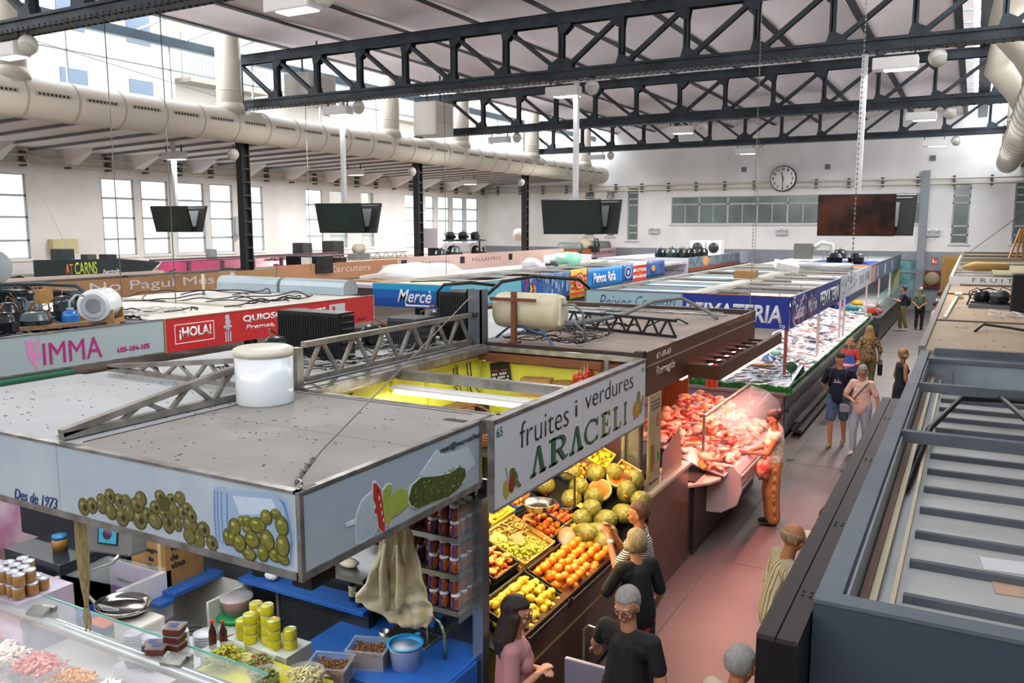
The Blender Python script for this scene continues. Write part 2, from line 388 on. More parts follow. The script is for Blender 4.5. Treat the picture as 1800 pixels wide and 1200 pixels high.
# ================================================================ columns, trusses, ducts, lamps, screens
def truss(y, idx, rivets):
    t = T('roof_truss', ['dark steel roof truss nearest the viewer, above the olive stall', 'large dark steel truss the hanging screens are fixed to',
          'dark steel truss third from the back wall end, behind the screens', 'dark steel truss nearest the white back wall'][idx], 'truss', (-9, y, 7.7))
    zb, zt = 7.78, 9.12; n = 14; dx = (NX1 - NX0) / n; xs = [NX0 + dx * i for i in range(n + 1)]
    m = MB(); m.box(NX0, NX1, y - .2, y + .2, zb - .1, zb - .085); m.box(NX0, NX1, y - .2, y + .2, zb + .085, zb + .1)
    for s in (-1, 1): m.box(NX0, NX1, y + s * .13 - .012, y + s * .13 + .012, zb - .1, zb + .16); m.box(NX0, NX1, y + s * .2 - .01, y + s * .2 + .01, zb - .1, zb - .04)
    m.build('bottom_chord', stl, t)
    m = MB(); m.box(NX0, NX1, y - .2, y + .2, zt + .1, zt + .12)
    for s in (-1, 1): m.box(NX0, NX1, y + s * .13 - .012, y + s * .13 + .012, zt - .14, zt + .1)
    m.build('top_chord', stl, t)
    for i, x in enumerate(xs):
        m = MB()
        for s in (-1, 1): m.box(x - .055, x + .055, y + s * .09 - .01, y + s * .09 + .01, zb + .1, zt - .1)
        m.box(x - .012, x + .012, y - .1, y + .1, zb + .1, zt - .1); m.build('vertical', stl, t)
    for i in range(n):
        left = xs[i] + dx / 2 < -9; a = (xs[i] + .05, y, zt - .1) if left else (xs[i + 1] - .05, y, zt - .1)
        b = (xs[i + 1] - .05, y, zb + .12) if left else (xs[i] + .05, y, zb + .12)
        m = MB()
        for s in (-1, 1): m.bar((a[0], y + s * .07, a[2]), (b[0], y + s * .07, b[2]), .02, .09)
        m.build('diagonal', stl, t)
    g = MB()
    for i, x in enumerate(xs):
        left = x < -8.9; sg = 1 if left else -1
        if i == 0 or i == n: continue
        c = abs(x + 9) < .3
        for s in (-1, 1):
            yy = y + s * .11
            g.prism([(x - sg * .09, zt - .1), (x + sg * .27, zt - .1), (x + sg * .27, zt - .2), (x + sg * .09, zt - .36), (x - sg * .05, zt - .36)], yy - .008, yy + .008)
            if c: g.prism([(x - .34, zb + .12), (x + .34, zb + .12), (x + .3, zb + .28), (x + .06, zb + .42), (x - .06, zb + .42), (x - .3, zb + .28)], yy - .008, yy + .008)
            else: g.prism([(x + sg * .12, zb + .1), (x - sg * .29, zb + .1), (x - sg * .27, zb + .25), (x - sg * .06, zb + .36), (x + sg * .05, zb + .36)], yy - .008, yy + .008)
    g.build('gusset_plate', stl, t)
    if rivets:
        m = MB(); x = NX0
        while x < NX1:
            for zz in (zb - .07,): 
                for s in (-1, 1):
                    m.cbox((x, y + s * .215, zz), (.035, .02, .03)); m.cbox((x + .06, y + s * .15, zb - .108), (.035, .035, .018))
            m.cbox((x, y - .148, zt + .04), (.035, .02, .03)); m.cbox((x, y - .148, zb + .11), (.035, .02, .03))
            x += .16
        tag(m.build('rivet', mat('rivet_steel', '222a30', .5, .3), t), kind='stuff')
    return t
for i, y in enumerate(TY[1:]): truss(y, i, i < 3)
colm = mat('column_paint', '26282b', .5, .2)
for i, y in enumerate(TY):
    for s, x in (('left', NX0), ('right', NX1)):
        if s == 'right' and i < 2: continue
        m = MB(); m.box(x - .13, x + .13, y - .16, y - .12, 0, 7.7); m.box(x - .13, x + .13, y + .12, y + .16, 0, 7.7); m.box(x - .03, x + .03, y - .12, y + .12, 0, 7.7)
        m.box(x - .2, x + .2, y - .2, y + .2, 0, .06)
        for z in [q * .4 + .3 for q in range(18)]:
            m.box(x - .13, x - .11, y - .12, y + .12, z, z + .06); m.box(x + .11, x + .13, y - .12, y + .12, z, z + .06)
        nm = ['front', 'second', 'third', 'fourth', 'last'][i]
        tag(m.build('steel_column', colm), 'dark riveted steel column, %s one in the %s row' % (nm, s), 'column')
duct_m = mat('duct_ivory', 'd8d0c0', .45, .05); hole = mat('duct_slot', '1b1c1d', .8); seam = mat('duct_seam', 'b7ae9f', .5)
def duct(side):
    x = -19.18 if side == 'left' else 1.17; r = .47; z = 7.1
    t = T('air_duct', 'long round cream air duct under the %s clerestory' % side, 'duct', (x, 20, z))
    m = MB(); m.tube([(x, YF + .2, z), (x, YB - .9, z)], r, 28); m.build('tube', duct_m, t)
    m = MB(); y = 0.5
    while y < YB - 1.2: m.lathe([(r + .002, -.03), (r + .014, -.02), (r + .014, .02), (r + .002, .03)], (x, y, z), 28, 'y'); y += 1.235
    m.build('seam_ring', seam, t)
    sg = 1 if side == 'left' else -1
    m = MB(); y = 1.1
    while y < YB - 1.5:
        for j in range(8):
            a = R(8); yy = y - .34 + j * .097
            m.cbox((x + sg * (r + .001) * cos(a), yy, z + (r + .001) * sin(a)), (.012, .05, .05), (0, -sg * a, 0))
        y += 1.235
    tag(m.build('air_slots', hole, t), kind='stuff')
    m = MB(); y = 1.1
    while y < YB - 1.5:
        a = R(8); m.cbox((x + sg * (r - .002) * cos(a), y, z + (r - .002) * sin(a)), (.008, .86, .1), (0, -sg * a, 0)); y += 1.235
    m.build('slot_plate', seam, t)
    for y in (3.2, 11.5, 17.88, 25.5, 30.4, 36.9, 43.2):
        m = MB(); m.tube([(x, y, z + .2), (x, y, z + 1.15), (x, y, z + 2.6)], .36, 22); m.lathe([(.36, 0), (.38, .01), (.38, .04), (.36, .05)], (x, y, z + .95), 22)
        m.lathe([(.44, .38), (.37, .62)], (x, y, z), 22)
        m.build('riser_pipe', duct_m, t)
    return t
duct('left'); t = duct('right')
for y in (15, 20.5, 26):
    m = MB(); pts = [(2.0, y, 9.4), (1.6, y, 9.1), (.9, y, 9.0), (.35, y + .1, 8.75), (.3, y + .3, 8.35), (.8, y + .5, 7.8), (1.1, y + .5, 7.3)]
    m.tube(pts, .38, 14); m.build('bend', duct_m, t)
m = MB(); m.box(-.2, .2, 12, 46, 9.25, 9.5); tag(m.build('roof_beam', stl), 'dark steel beam beside the right roof glazing', 'beam')
# boxed air units beside the left risers
boxm = mat('unit_white', 'd9d5cc', .5)
for i, (x, y) in enumerate(((-18.1, 26.8), (-18.1, 20.1))):
    t = T('air_unit', ['white boxed air unit in front of the left duct, below second big truss', 'pale box unit behind the end of the big truss', 'pale air unit on the right side roof edge'][i], 'air unit', (x, y, 7.4))
    m = MB(); m.box(x - .5, x + .5, y - .6, y + .6, 7.55 if i == 0 else 7.9, 8.75); m.build('cabinet', boxm, t, bevel=.02)
    m = MB(); m.box(x + .5, x + .506, y - .5, y + .5, 7.95, 8.65); m.build('service_panel', mat('unit_panel', 'c9c5bc', .5), t); m = MB(); m.bar((x - .3, y, 8.75), (x - .3, y, 9.75), .04, .04); m.bar((x + .3, y, 8.75), (x + .3, y, 9.75), .04, .04); m.build('hanger', dark, t)
# lamps and ball speakers under the trusses
lampb = mat('lamp_housing', 'e7e7e5', .4); lens = mat('lamp_lens', 'f6f8ff', .3, emit=3); spk = mat('speaker_white', 'dcdad6', .4)
def lamp(label, x, y, z=7.42, far=False):
    t = T('floodlight', label, 'lamp', (x, y, z), 0, 'white box lamps under the trusses')
    m = MB(); m.box(-.42, .42, -.17, .17, -.12, .12); m.build('housing', lampb, t, W=False, bevel=.02)
    m = MB(); m.box(-.2, .4, -.13, .13, -.135, -.121); m.build('lens', lens, t, W=False)
    m = MB(); hh = .3 if z > 7 else .34; m.bar((-.35, 0, .1), (-.35, 0, hh), .03, .03); m.bar((.35, 0, .1), (.35, 0, hh), .03, .03); m.build('bracket', dark, t, W=False)
    area('floodlight_glow', (x, y, z - .16), .6, 180 + max(0, y - 15) * 14, (1, .97, .93), sy=.26)
def speaker(label, x, y, z=7.42):
    t = T('ball_speaker', label, 'speaker', (x, y, z), 0, 'white ball speakers under the trusses')
    m = MB(); m.sph((0, 0, 0), .17, 16, 12, (1, 1, 1.05)); m.build('shell', spk, t, W=False)
    m = MB(); m.sph((.02, -.03, -.05), .15, 14, 10); m.build('grille', mat('speaker_grille', 'bdbab0', .6), t, W=False)
    m = MB(); m.tube([(0, 0, .15), (.03, 0, .25), (0, 0, .3)], .015, 6); m.build('hanger', dark, t, W=False)
tn = ['nearest truss', 'screen truss', 'third truss', 'farthest truss']; xn = {0: 'left', 1: 'middle', 2: 'right'}
for i, y in enumerate(TY[1:]):
    for j, x in enumerate((-16.0, -8.95, -1.6)):
        if i == 0 and j == 2: continue
        lamp('white box lamp hanging at the %s of the %s' % (xn[j], tn[i]), x, y)
        speaker('white ball speaker beside the lamp, %s of the %s' % (xn[j], tn[i]), x + (.75 if i else .62), y, 7.48)
for i, (x, y) in enumerate(((-22.9, 18.9), (-23.2, 28.3), (-23.2, 37.5), (-22.5, 11))):
    lamp('small box lamp under the left side aisle ceiling, %s from the front' % ['second', 'third', 'fourth', 'first'][i], x, y, 6.45)
for i, y in enumerate(TY[2:]):
    speaker('ball speaker fixed to the %s left column' % ['nearest', 'middle', 'farthest'][i], NX0 - .05, y - .32, 6.35)
# hanging screens: pairs of displays tilted apart on a pole
scr = mat('screen_green_black', '2c3833', .18, var='33423c', vs=1.2); bez = mat('screen_bezel', '141516', .4)
def screen_pair(label, x, y, ztop, img=False, w=1.5, h=.86, za=4.42, side=.55):
    t = T('hanging_screen', label, 'screen', (x, y, za))
    m = MB(); m.bar((x, y, za + .42), (x, y, ztop), .11, .11); m.bar((x, y, za - .3), (x, y, za + .42), .07, .07); m.build('pole', mat('pole_white', 'cfd2d4', .4, .3), t)
    def panel(rz, tilt, dy, dxx, m1, nm):
        mt = Matrix.Translation((x + dxx, y + dy, za)) @ Matrix.Rotation(rz, 4, 'Z') @ Matrix.Rotation(tilt, 4, 'X')
        a = MB(); a.box(-w / 2, w / 2, -.035, .035, -h / 2, h / 2); a.xf(mt); o = a.build(nm, bez, t, bevel=.01)
        b = MB(); b.box(-w / 2 + .025, w / 2 - .025, -.039, -.0355, -h / 2 + .03, h / 2 - .03); b.xf(mt); b.build('display', m1, o)
        c = MB(); c.box(-w * .3, w * .3, .035, .06, -h * .3, h * .3); c.box(-w * .45, w * .45, .036, .045, h * .4, h * .43); c.xf(mt); c.build('back_bracket', grey, o)
    if img: panel(0, R(5), -.12, 0, mat('screen_image', '5a3026', .2, var='241512', vs=2.2, vth=(.42, .6)), 'front_panel')
    else: panel(R(8), R(15), -.2, -.0, scr, 'front_panel')
    panel(R(180 - 6), R(15), .25, .35, scr, 'rear_panel')
    return t
screen_pair('largest hanging screen showing a dark red picture, right side', -2.17, 18.87, 7.65, True)
screen_pair('blank green-black screen pair on pole, centre of hall', -8.6, 18.87, 7.65)
screen_pair('blank tilted screen pair, second from left', -15.85, 18.87, 7.65)
screen_pair('tilted screen pair in the left side aisle, leftmost', -22.9, 18.87, 6.9)
# hanging chains and thin wires
for i, (x, y, z0, z1, r) in enumerate(((-3.3, 17.0, 3.0, 9.6, .012), (-1.25, 9.9, 4.0, 9.6, .012))): pass
chm = mat('chain_steel', '8f8f8c', .4, .8)
def chain(label, x, y, z0, z1):
    m = MB(); z = z0; k = 0
    while z < z1:
        if k % 2: m.lathe([(.006, -.003), (.012, 0), (.006, .003)], (x, y, z), 8, 'x')
        else: m.lathe([(.006, -.003), (.012, 0), (.006, .003)], (x, y, z), 8, 'y')
        z += .026; k += 1
    tag(m.build('hanging_chain', chm), label, 'chain')
chain('steel chain hanging above the blue fish stall corner sign', -2.95, 13.0, 2.9, 9.6)
chain('steel chain hanging in front of the largest screen', -1.12, 9.6, 3.6, 9.6)
m_w = mat('thin_wire', '6b6d6f', .5, .5)
def wire(label, pts, r=.008, mt=None, name='wire', cat='wire'):
    mb = MB(); mb.tube(pts, r, 6); return tag(mb.build(name, mt or m_w), label, cat)
for k, (x, y) in enumerate(((-13.2, 9.61), (-11.8, 9.61), (-12.4, 18.87), (-17.2, 18.87), (-6.3, 28.13))):
    wire('thin vertical wire dropping from the %s' % ['nearest truss, left one', 'nearest truss, right one', 'screen truss in the middle', 'screen truss far left', 'third truss'][k], [(x, y, 2.9), (x, y, 7.7)])
wire('thin diagonal stay wire across the clerestory', [(-19.75, 11, 8.7), (-19.75, 18.5, 7.9)])
# wall clock
t = T('wall_clock', 'round white station clock on the back wall', 'clock', (-9.05, YB - .2, 6.68))
m = MB(); m.lathe([(.66, 0), (.68, .04), (.68, .14), (.64, .17)], (-9.05, YB - .34, 6.68), 40, 'y'); m.build('case', black, t)
m = MB(); m.lathe([(0, 0), (.63, 0), (.63, .02), (0, .02)], (-9.05, YB - .365, 6.68), 40, 'y'); m.build('dial', mat('dial_white', 'f0efec', .5), t)
for h in range(1, 13):
    a = R(90 - 30 * h); s_ = str(h); ww = .085 if h < 10 else .15
    text('numeral', s_, t, (-9.05 + .5 * cos(a) - ww / 2, YB - .366, 6.68 + .5 * sin(a) - .07), (1, 0, 0), (0, 0, 1), ww, .14, black, bold=.03, off=.004)
def hand(nm, ang, L_, w):
    a = R(90 - ang); m = MB(); c = V((-9.05, YB - .385, 6.68)); m.bar(c - V((cos(a), 0, sin(a))) * .12, c + V((cos(a), 0, sin(a))) * L_, .012, w, up=(0, 1, 0)); m.v = [(v[0], v[1], v[2]) for v in m.v]; m.build(nm, black, t)
def hand2(nm, ang, L_, w):
    a = R(90 - ang); d = V((cos(a), 0, sin(a))); q = V((-sin(a), 0, cos(a))); c = V((-9.05, YB - .385, 6.68)); e = V((0, .006, 0))
    vs = [c - d * .12 - q * w, c - d * .12 + q * w, c + d * L_ + q * w * .5, c + d * L_ - q * w * .5]; m = MB()
    m.add([v - e for v in vs] + [v + e for v in vs], [(0, 1, 2, 3), (7, 6, 5, 4), (0, 4, 5, 1), (1, 5, 6, 2), (2, 6, 7, 3), (3, 7, 4, 0)]); m.build(nm, black, t)
hand2('hour_hand', -12, .36, .035); hand2('minute_hand', 181, .54, .025)
# small fittings on the back wall
for k, (x, z) in enumerate(((-11.19, 7.23), (-6.88, 7.24), (-2.0, 7.5))):
    m = MB(); m.box(x - .13, x + .13, YB - .04, YB - .005, z - .13, z + .13); tag(m.build('wall_vent', grey), 'small square grey vent high on back wall, %s' % ['left of clock', 'right of clock', 'above the right windows'][k], 'vent')
for k, (x, z, l) in enumerate(((-9.03, 3.8, 'under the long window'), (-1.77, 3.78, 'beside the right wall window'), (-16.2, 3.85, 'left of the long window'))):
    t = T('emergency_light', 'emergency light %s' % l, 'light', (x, YB - .1, z))
    m = MB(); m.box(x - .3, x + .3, YB - .2, YB, z - .1, z + .22); m.build('body', mat('em_grey', 'b9bfc2', .5), t, bevel=.02)
    for s in (-1, 1):
        m = MB(); m.lathe([(.05, -.08), (.1, 0), (.09, .03)], (x + s * .16, YB - .26, z + .2), 12, 'y'); m.build('spot', white, t)
t = T('fire_sign', 'small red fire equipment sign on the grey wall', 'sign', (-1.6, YB - .03, 2.36)); m = MB(); m.box(-1.75, -1.47, YB - .045, YB - .022, 2.3, 2.62); m.build('plate', mat('sign_red', 'c33a2a', .5), t)
decal('pictogram', [([(.04, .05), (.12, .05), (.12, .24), (.04, .24)]), ([(.15, .05), (.24, .05), (.2, .22)])], t, (-1.75, YB - .046, 2.32), (1, 0, 0), (0, 0, 1), white)
t = T('fire_hose', 'red fire hose cabinet with reel beside the door', 'fire hose', (-1.55, YB - .3, 1.2))
m = MB(); m.box(-2.0, -1.32, YB - .3, YB - .03, 1.15, 2.0); m.build('cabinet', mat('fire_red', '7b1e18', .5), t)
m = MB(); m.lathe([(.1, 0), (.34, .02), (.34, .16), (.1, .18)], (-1.66, YB - .42, 1.6), 22, 'y'); m.build('reel', mat('hose_cream', 'a99a7d', .7), t)
t = T('notice_board', 'tan wooden cupboard against the back wall on right', 'cupboard', (-.95, YB - .3, 1)); m = MB(); m.box(-1.25, -.1, YB - .6, YB - .03, 0, 2.75); m.build('body', mat('tan_board', 'b28a4c', .6), t); m = MB(); m.box(-1.2, -.15, YB - .62, YB - .6, 1.0, 2.6); m.build('door', mat('tan_board2', 'a57c40', .6), t)
# ================================================================ olive stall canopy
X3 = (1, 0, 0); Y3 = (0, 1, 0); Z3 = (0, 0, 1)
signw = mat('sign_pale_blue', 'b4c0c8', .22, var='a7b5bf', vs=1.5, coat=.3); roofg = mat('roof_board_grey', '9a9691', .75, var='8d8983', vs=1.3, bump=.2, bs=30)
roofw = mat('roof_board_pale', 'b6babc', .7, var='a7abae', vs=.9, bump=.2, bs=20); ink = mat('ink_black', '1b1c20', .5); inkb = mat('ink_blue', '23447c', .5)
dirt = mat('roof_dirt', '4c463f', .9)
t = T('stall_canopy', 'pale blue canopy with olive and pickle pictures, nearest stall', 'canopy', (-5.2, 4, 2.3))
m = MB(); m.box(-5.0, -3.08, 3.23, 4.235, 2.73, 2.8); m.box(-5.0, -3.08, 4.245, 5.26, 2.73, 2.8); m.build('roof_panel', roofg, t)
m = MB(); m.box(-7.42, -5.01, 3.23, 4.9, 2.73, 2.795); m.box(-7.42, -5.25, 4.91, 8.2, 2.7, 2.78); m.build('rear_roof_panel', roofw, t)
m = MB(); m.box(-5.15, -3.05, 3.2, 3.225, 2.345, 2.79); m.box(-7.42, -5.156, 3.2, 3.225, 2.345, 2.79); m.build('front_sign', signw, t)
m = MB(); m.box(-3.075, -3.05, 3.226, 5.06, 2.345, 2.79); m.build('side_sign', signw, t)
m = MB()
m.box(-7.42, -3.05, 3.19, 3.235, 2.3, 2.345); m.box(-7.42, -3.05, 3.19, 3.24, 2.785, 2.802)
m.box(-3.08, -3.04, 3.19, 5.07, 2.3, 2.345); m.box(-3.085, -3.04, 3.19, 5.07, 2.785, 2.802)
m.box(-3.065, -3.035, 3.185, 3.215, 2.3, 2.8); m.box(-3.08, -3.04, 5.05, 5.075, 2.3, 2.8)
m.box(-7.42, -3.2, 3.3, 3.36, 2.24, 2.3); m.box(-3.2, -3.14, 3.36, 5.07, 2.24, 2.3); m.build('edge_trim', alu, t)
m = MB(); m.box(-7.42, -3.1, 3.26, 5.05, 2.3, 2.32); m.build('soffit', mat('soffit_white', 'c9ced1', .5), t)
m = MB(); m.box(-3.22, -3.08, 3.3, 3.5, 2.2, 2.3); m.build('corner_block', black, t)
text('lettering', 'Des de 1973', t, (-5.665, 3.2, 2.345), X3, (0.02, 0, 1), .485, .075, inkb, bold=.01, shear=.3)
text('lettering', 'mati@mercatlleo.cat', t, (-3.05, 4.54, 2.672), Y3, Z3, .63, .055, ink, bold=.005)
OL = [(-4.905, 2.408, 0.055, 0.058), (-4.818, 2.431, 0.05, 0.054), (-4.721, 2.491, 0.042, 0.035), (-4.716, 2.448, 0.049, 0.053), (-4.63, 2.524, 0.048, 0.048), (-4.63, 2.425, 0.052, 0.053), (-4.545, 2.507, 0.048, 0.047), (-4.527, 2.406, 0.059, 0.06), (-4.475, 2.525, 0.04, 0.035), (-4.451, 2.449, 0.043, 0.055), (-4.371, 2.511, 0.06, 0.049), (-4.336, 2.553, 0.049, 0.049), (-4.361, 2.417, 0.064, 0.062), (-4.287, 2.459, 0.045, 0.049), (-4.217, 2.436, 0.059, 0.051), (-4.205, 2.524, 0.048, 0.042), (-4.158, 2.6, 0.044, 0.038), (-4.119, 2.559, 0.047, 0.045), (-4.061, 2.598, 0.037, 0.033), (-4.102, 2.45, 0.051, 0.072), (-4.05, 2.535, 0.04, 0.043), (-4.128, 2.493, 0.044, 0.024), (-4.019, 2.453, 0.036, 0.048), (-3.986, 2.616, 0.043, 0.042), (-3.968, 2.532, 0.046, 0.047), (-3.926, 2.562, 0.042, 0.035), (-3.909, 2.467, 0.061, 0.049), (-3.889, 2.522, 0.035, 0.042), (-3.918, 2.396, 0.049, 0.045), (-3.843, 2.384, 0.048, 0.05), (-3.798, 2.458, 0.048, 0.047), (-3.733, 2.388, 0.047, 0.044)]
JO = [(-3.542, 2.518, 0.045, 0.052), (-3.482, 2.565, 0.03, 0.029), (-3.442, 2.572, 0.035, 0.031), (-3.364, 2.561, 0.063, 0.046), (-3.292, 2.62, 0.04, 0.042), (-3.22, 2.649, 0.034, 0.03), (-3.179, 2.592, 0.044, 0.056), (-3.506, 2.431, 0.048, 0.052), (-3.606, 2.448, 0.027, 0.05), (-3.569, 2.443, 0.024, 0.041), (-3.445, 2.522, 0.035, 0.022), (-3.408, 2.468, 0.055, 0.049), (-3.294, 2.486, 0.051, 0.061), (-3.178, 2.479, 0.047, 0.065), (-3.329, 2.406, 0.04, 0.047), (-3.432, 2.38, 0.05, 0.034), (-3.244, 2.417, 0.056, 0.044), (-3.182, 2.403, 0.047, 0.033)]
olm = [mat('print_olive', '6f6a3a', .4, var='5f5a30', vs=30), mat('print_olive_dark', '4a4724', .4), mat('print_olive_light', '8f8b5c', .4), mat('print_olive_hole', '26230f', .5)]
pl = []
for k, (x, z, a, b) in enumerate(OL):
    r_ = random.Random(k).uniform(-.3, .3)
    pl += [(ell(x, z, a * 1.04, b * 1.04, r_), 1), (ell(x + .003, z + .004, a * .92, b * .92, r_), 0), (ell(x - a * .3, z + b * .35, a * .3, b * .22, r_), 2)]
    if k % 3 in (0, 1) and k not in (3, 9): pl.append((ell(x + a * .25, z - b * .05, a * .42, b * .42, r_), 1)); pl.append((ell(x + a * .27, z - b * .05, a * .26, b * .28, r_), 3))
decal('olive_picture', pl, t, (0, 3.2, 0), X3, Z3, olm)
jm = [mat('print_jar_blue', '93abc4', .3), mat('print_jar_line', '6485a8', .3), mat('print_jar_light', 'b9cbdb', .3)]
jo = [(-3.686, 2.731), (-3.602, 2.744), (-3.588, 2.73), (-3.211, 2.767), (-3.14, 2.74), (-3.105, 2.65), (-3.092, 2.523), (-3.114, 2.368), (-3.178, 2.35), (-3.553, 2.352), (-3.703, 2.38), (-3.722, 2.54), (-3.705, 2.66)]
pl = [(jo, 0), ([(-3.55, 2.7), (-3.25, 2.73), (-3.2, 2.65), (-3.5, 2.6)], 2)]
for x in (-3.7, -3.675, -3.645, -3.6): pl.append(([(x, 2.4), (x + .008, 2.4), (x + .006, 2.56), (x + .012, 2.71), (x + .003, 2.71), (x - .006, 2.56)], 1))
pl.append(([(-3.2, 2.75), (-3.15, 2.72), (-3.12, 2.62), (-3.105, 2.5), (-3.13, 2.38), (-3.125, 2.52), (-3.14, 2.62), (-3.165, 2.7)], 1))
decal('jar_picture', pl, t, (0, 3.2, 0), X3, Z3, jm, off=.0015)
pl = []
for k, (x, z, a, b) in enumerate(JO):
    r_ = random.Random(k + 50).uniform(-.3, .3)
    pl += [(ell(x, z, a * 1.04, b * 1.04, r_), 1), (ell(x + .002, z + .004, a * .9, b * .9, r_), 0), (ell(x - a * .2, z + b * .35, a * .35, b * .2, r_), 2)]
decal('olive_picture', pl, t, (0, 3.2, 0), X3, Z3, [mat('print_olive_jar', '7a7a30', .4, var='63641f', vs=25), olm[1], mat('print_olive_jar_light', 'a3a45a', .4)], off=.006)
pk = [(4.172, 2.475), (4.211, 2.552), (4.317, 2.579), (4.492, 2.539), (4.655, 2.515), (4.776, 2.531), (4.851, 2.498), (4.863, 2.439), (4.774, 2.38), (4.628, 2.354), (4.444, 2.375), (4.269, 2.382), (4.197, 2.427)]
pkm = [mat('print_pickle', '4f5f2c', .35, var='3a4a20', vs=25), mat('print_pickle_light', '7d8a46', .4), mat('print_red_pepper', 'b9352a', .3), mat('print_pepper_green', 'a7b650', .35, var='93a440', vs=8), mat('print_onion', 'bcc9d0', .35, var='aebcc5', vs=4), mat('print_halo', 'cfd9df', .4), mat('print_cloud', 'c6d0d7', .5)]
def grow(p, k): 
    cx = sum(a for a, b in p) / len(p); cy = sum(b for a, b in p) / len(p); return [(cx + (a - cx) * k, cy + (b - cy) * k) for a, b in p]
pep = [(3.818, 2.673), (3.845, 2.672), (3.89, 2.618), (3.905, 2.518), (3.92, 2.417), (3.923, 2.349), (3.899, 2.345), (3.863, 2.387), (3.847, 2.476), (3.821, 2.496), (3.84, 2.531), (3.815, 2.58)]
g1 = [(4.003, 2.616), (3.956, 2.629), (3.908, 2.601), (3.905, 2.518), (3.919, 2.393), (3.966, 2.366), (3.996, 2.393), (3.959, 2.453), (3.971, 2.534)]
g2 = [(4.169, 2.532), (4.09, 2.567), (4.011, 2.565), (3.961, 2.513), (3.977, 2.411), (4.065, 2.408), (4.166, 2.433)]
on_ = [(3.817, 2.627), (3.718, 2.597), (3.672, 2.542), (3.652, 2.479), (3.656, 2.365), (3.707, 2.352), (3.798, 2.361), (3.864, 2.411), (3.838, 2.479), (3.814, 2.569)]
pl = [([(4.3, 2.6), (4.5, 2.72), (4.6, 2.66), (4.9, 2.64), (5.0, 2.5), (4.7, 2.42)], 6), (grow(on_, 1.08), 5), (on_, 4), ([(3.561, 2.509), (3.653, 2.508), (3.661, 2.476), (3.568, 2.484)], 5), (grow(pk, 1.05), 5), (grow(g1, 1.07), 5), (grow(pep, 1.1), 5), (g2, 3), (g1, 3), (pep, 2), (pk, 0)]
rd = random.Random(5)
for k in range(46):
    a = rd.uniform(4.24, 4.82); b = 2.46 + rd.uniform(-.07, .085) + (.02 if a > 4.5 else 0) * 0; pl.append((ell(a, b, .009, .007), 1))
for k in range(5): pl.append((ell(3.86 + .012 * k, 2.62 - .05 * k, .006, .014), 5))
decal('vegetable_picture', pl, t, (-3.05, 0, 0), Y3, Z3, pkm)
rd = random.Random(11); m = MB()
for k in range(240):
    x, y = rd.uniform(-7.2, -3.2), rd.uniform(3.3, 5.15); s_ = rd.uniform(.003, .012); z = 2.801 if x > -5 else 2.796
    m.cbox((x, y, z), (s_, s_ * rd.uniform(.6, 3), .003), (0, 0, rd.random() * 3))
for x0, y0, x1, y1 in ((-4.95, 5.2, -3.2, 5.21), (-5.02, 3.3, -5.0, 5.1), (-3.3, 4.95, -3.12, 5.02)): m.box(x0, x1, y0, y1, 2.797, 2.803)
tag(m.build('roof_debris', dirt, t), kind='stuff')
wire('grey steel cable running from the canopy corner to the tall grey post', [(-3.1, 3.24, 2.83), (-3.25, 3.6, 2.9), (-5.07, 8.3, 3.42)], .006, mat('cable_steel', '77756f', .5, .6), 'steel_cable', 'cable')
t = T('cable_shackle', 'twisted wire eye and shackle at the nearest canopy corner', 'shackle', (-3.1, 3.26, 2.8)); m = MB(); m.tube([(-3.08 + .025 * cos(a), 3.23, 2.83 + .03 * sin(a)) for a in [i * pi / 5 for i in range(11)]], .006, 6)
m.build('eye_bolt', steel, t); m = MB(); m.tube([(-3.1 - .1 * i / 10 + .008 * sin(i * 2), 3.24 + .24 * i / 10, 2.85 + .045 * i / 10 + .008 * cos(i * 2)) for i in range(11)], .009, 6); m.build('wire_twist', mat('cable_steel', '77756f'), t)
# lattice beams along the roof spine
latm = mat('lattice_galvanised', '9b978f', .45, .6, var='807b73', vs=5)
def lattice(label, p0, p1, h0, h1, n, w=.06, mm=None, parts=True, dz=0):
    t = T('lattice_beam', label, 'beam', p0); p0, p1 = V(p0), V(p1); mm = mm or latm; up = V((0, 0, 1))
    def at(u, top): 
        q = p0.lerp(p1, u); return q + up * ((h0 + (h1 - h0) * u) if top else 0)
    m = MB(); m.bar(at(0, 0), at(1, 0), w, w * .8); m.build('bottom_rail', mm, t)
    m = MB(); m.bar(at(0, 1), at(1, 1), w, w * .8); m.build('top_rail', mm, t)
    for i in range(n):
        a, b, c = i / n, (i + .5) / n, (i + 1) / n
        if (h0 + (h1 - h0) * b) < .06: continue
        for u0, u1, k0, k1 in ((a, b, 0, 1), (b, c, 1, 0)):
            m = MB(); m.bar(at(u0 + .004, k0), at(u1 - .004, k1), w * .55, w * .5); m.build('web_bar', mm, t)
    return t
lattice('tapered galvanised lattice beam sloping down towards the viewer', (-5.17, 3.25, 2.83), (-5.17, 5.35, 2.83), .02, .31, 5)
lattice('long galvanised lattice beam between white drum and grey post', (-5.13, 5.5, 2.85), (-5.13, 8.3, 2.85), .31, .31, 6)
lattice('tapered lattice beam crossing the pale left roof behind white drum', (-7.25, 5.1, 2.83), (-5.3, 5.1, 2.83), .02, .24, 5, .055)
m = MB(); m.box(-5.14, -5.06, 5.34, 5.42, 2.75, 3.15); tag(m.build('steel_post', alu), 'short square aluminium post beside the white drum', 'post')
t = T('tall_post', 'tall dark grey steel post holding cable and beige water heater', 'post', (-5.1, 8.42, 2.8)); m = MB(); m.box(-5.2, -5.0, 8.34, 8.36, 2.8, 3.46); m.box(-5.02, -5.0, 8.34, 8.5, 2.8, 3.46); m.box(-5.2, -5.18, 8.34, 8.5, 2.8, 3.46); m.build('channel', mat('post_blue_grey', '5c646d', .5, .4, var='6d747b', vs=6), t)
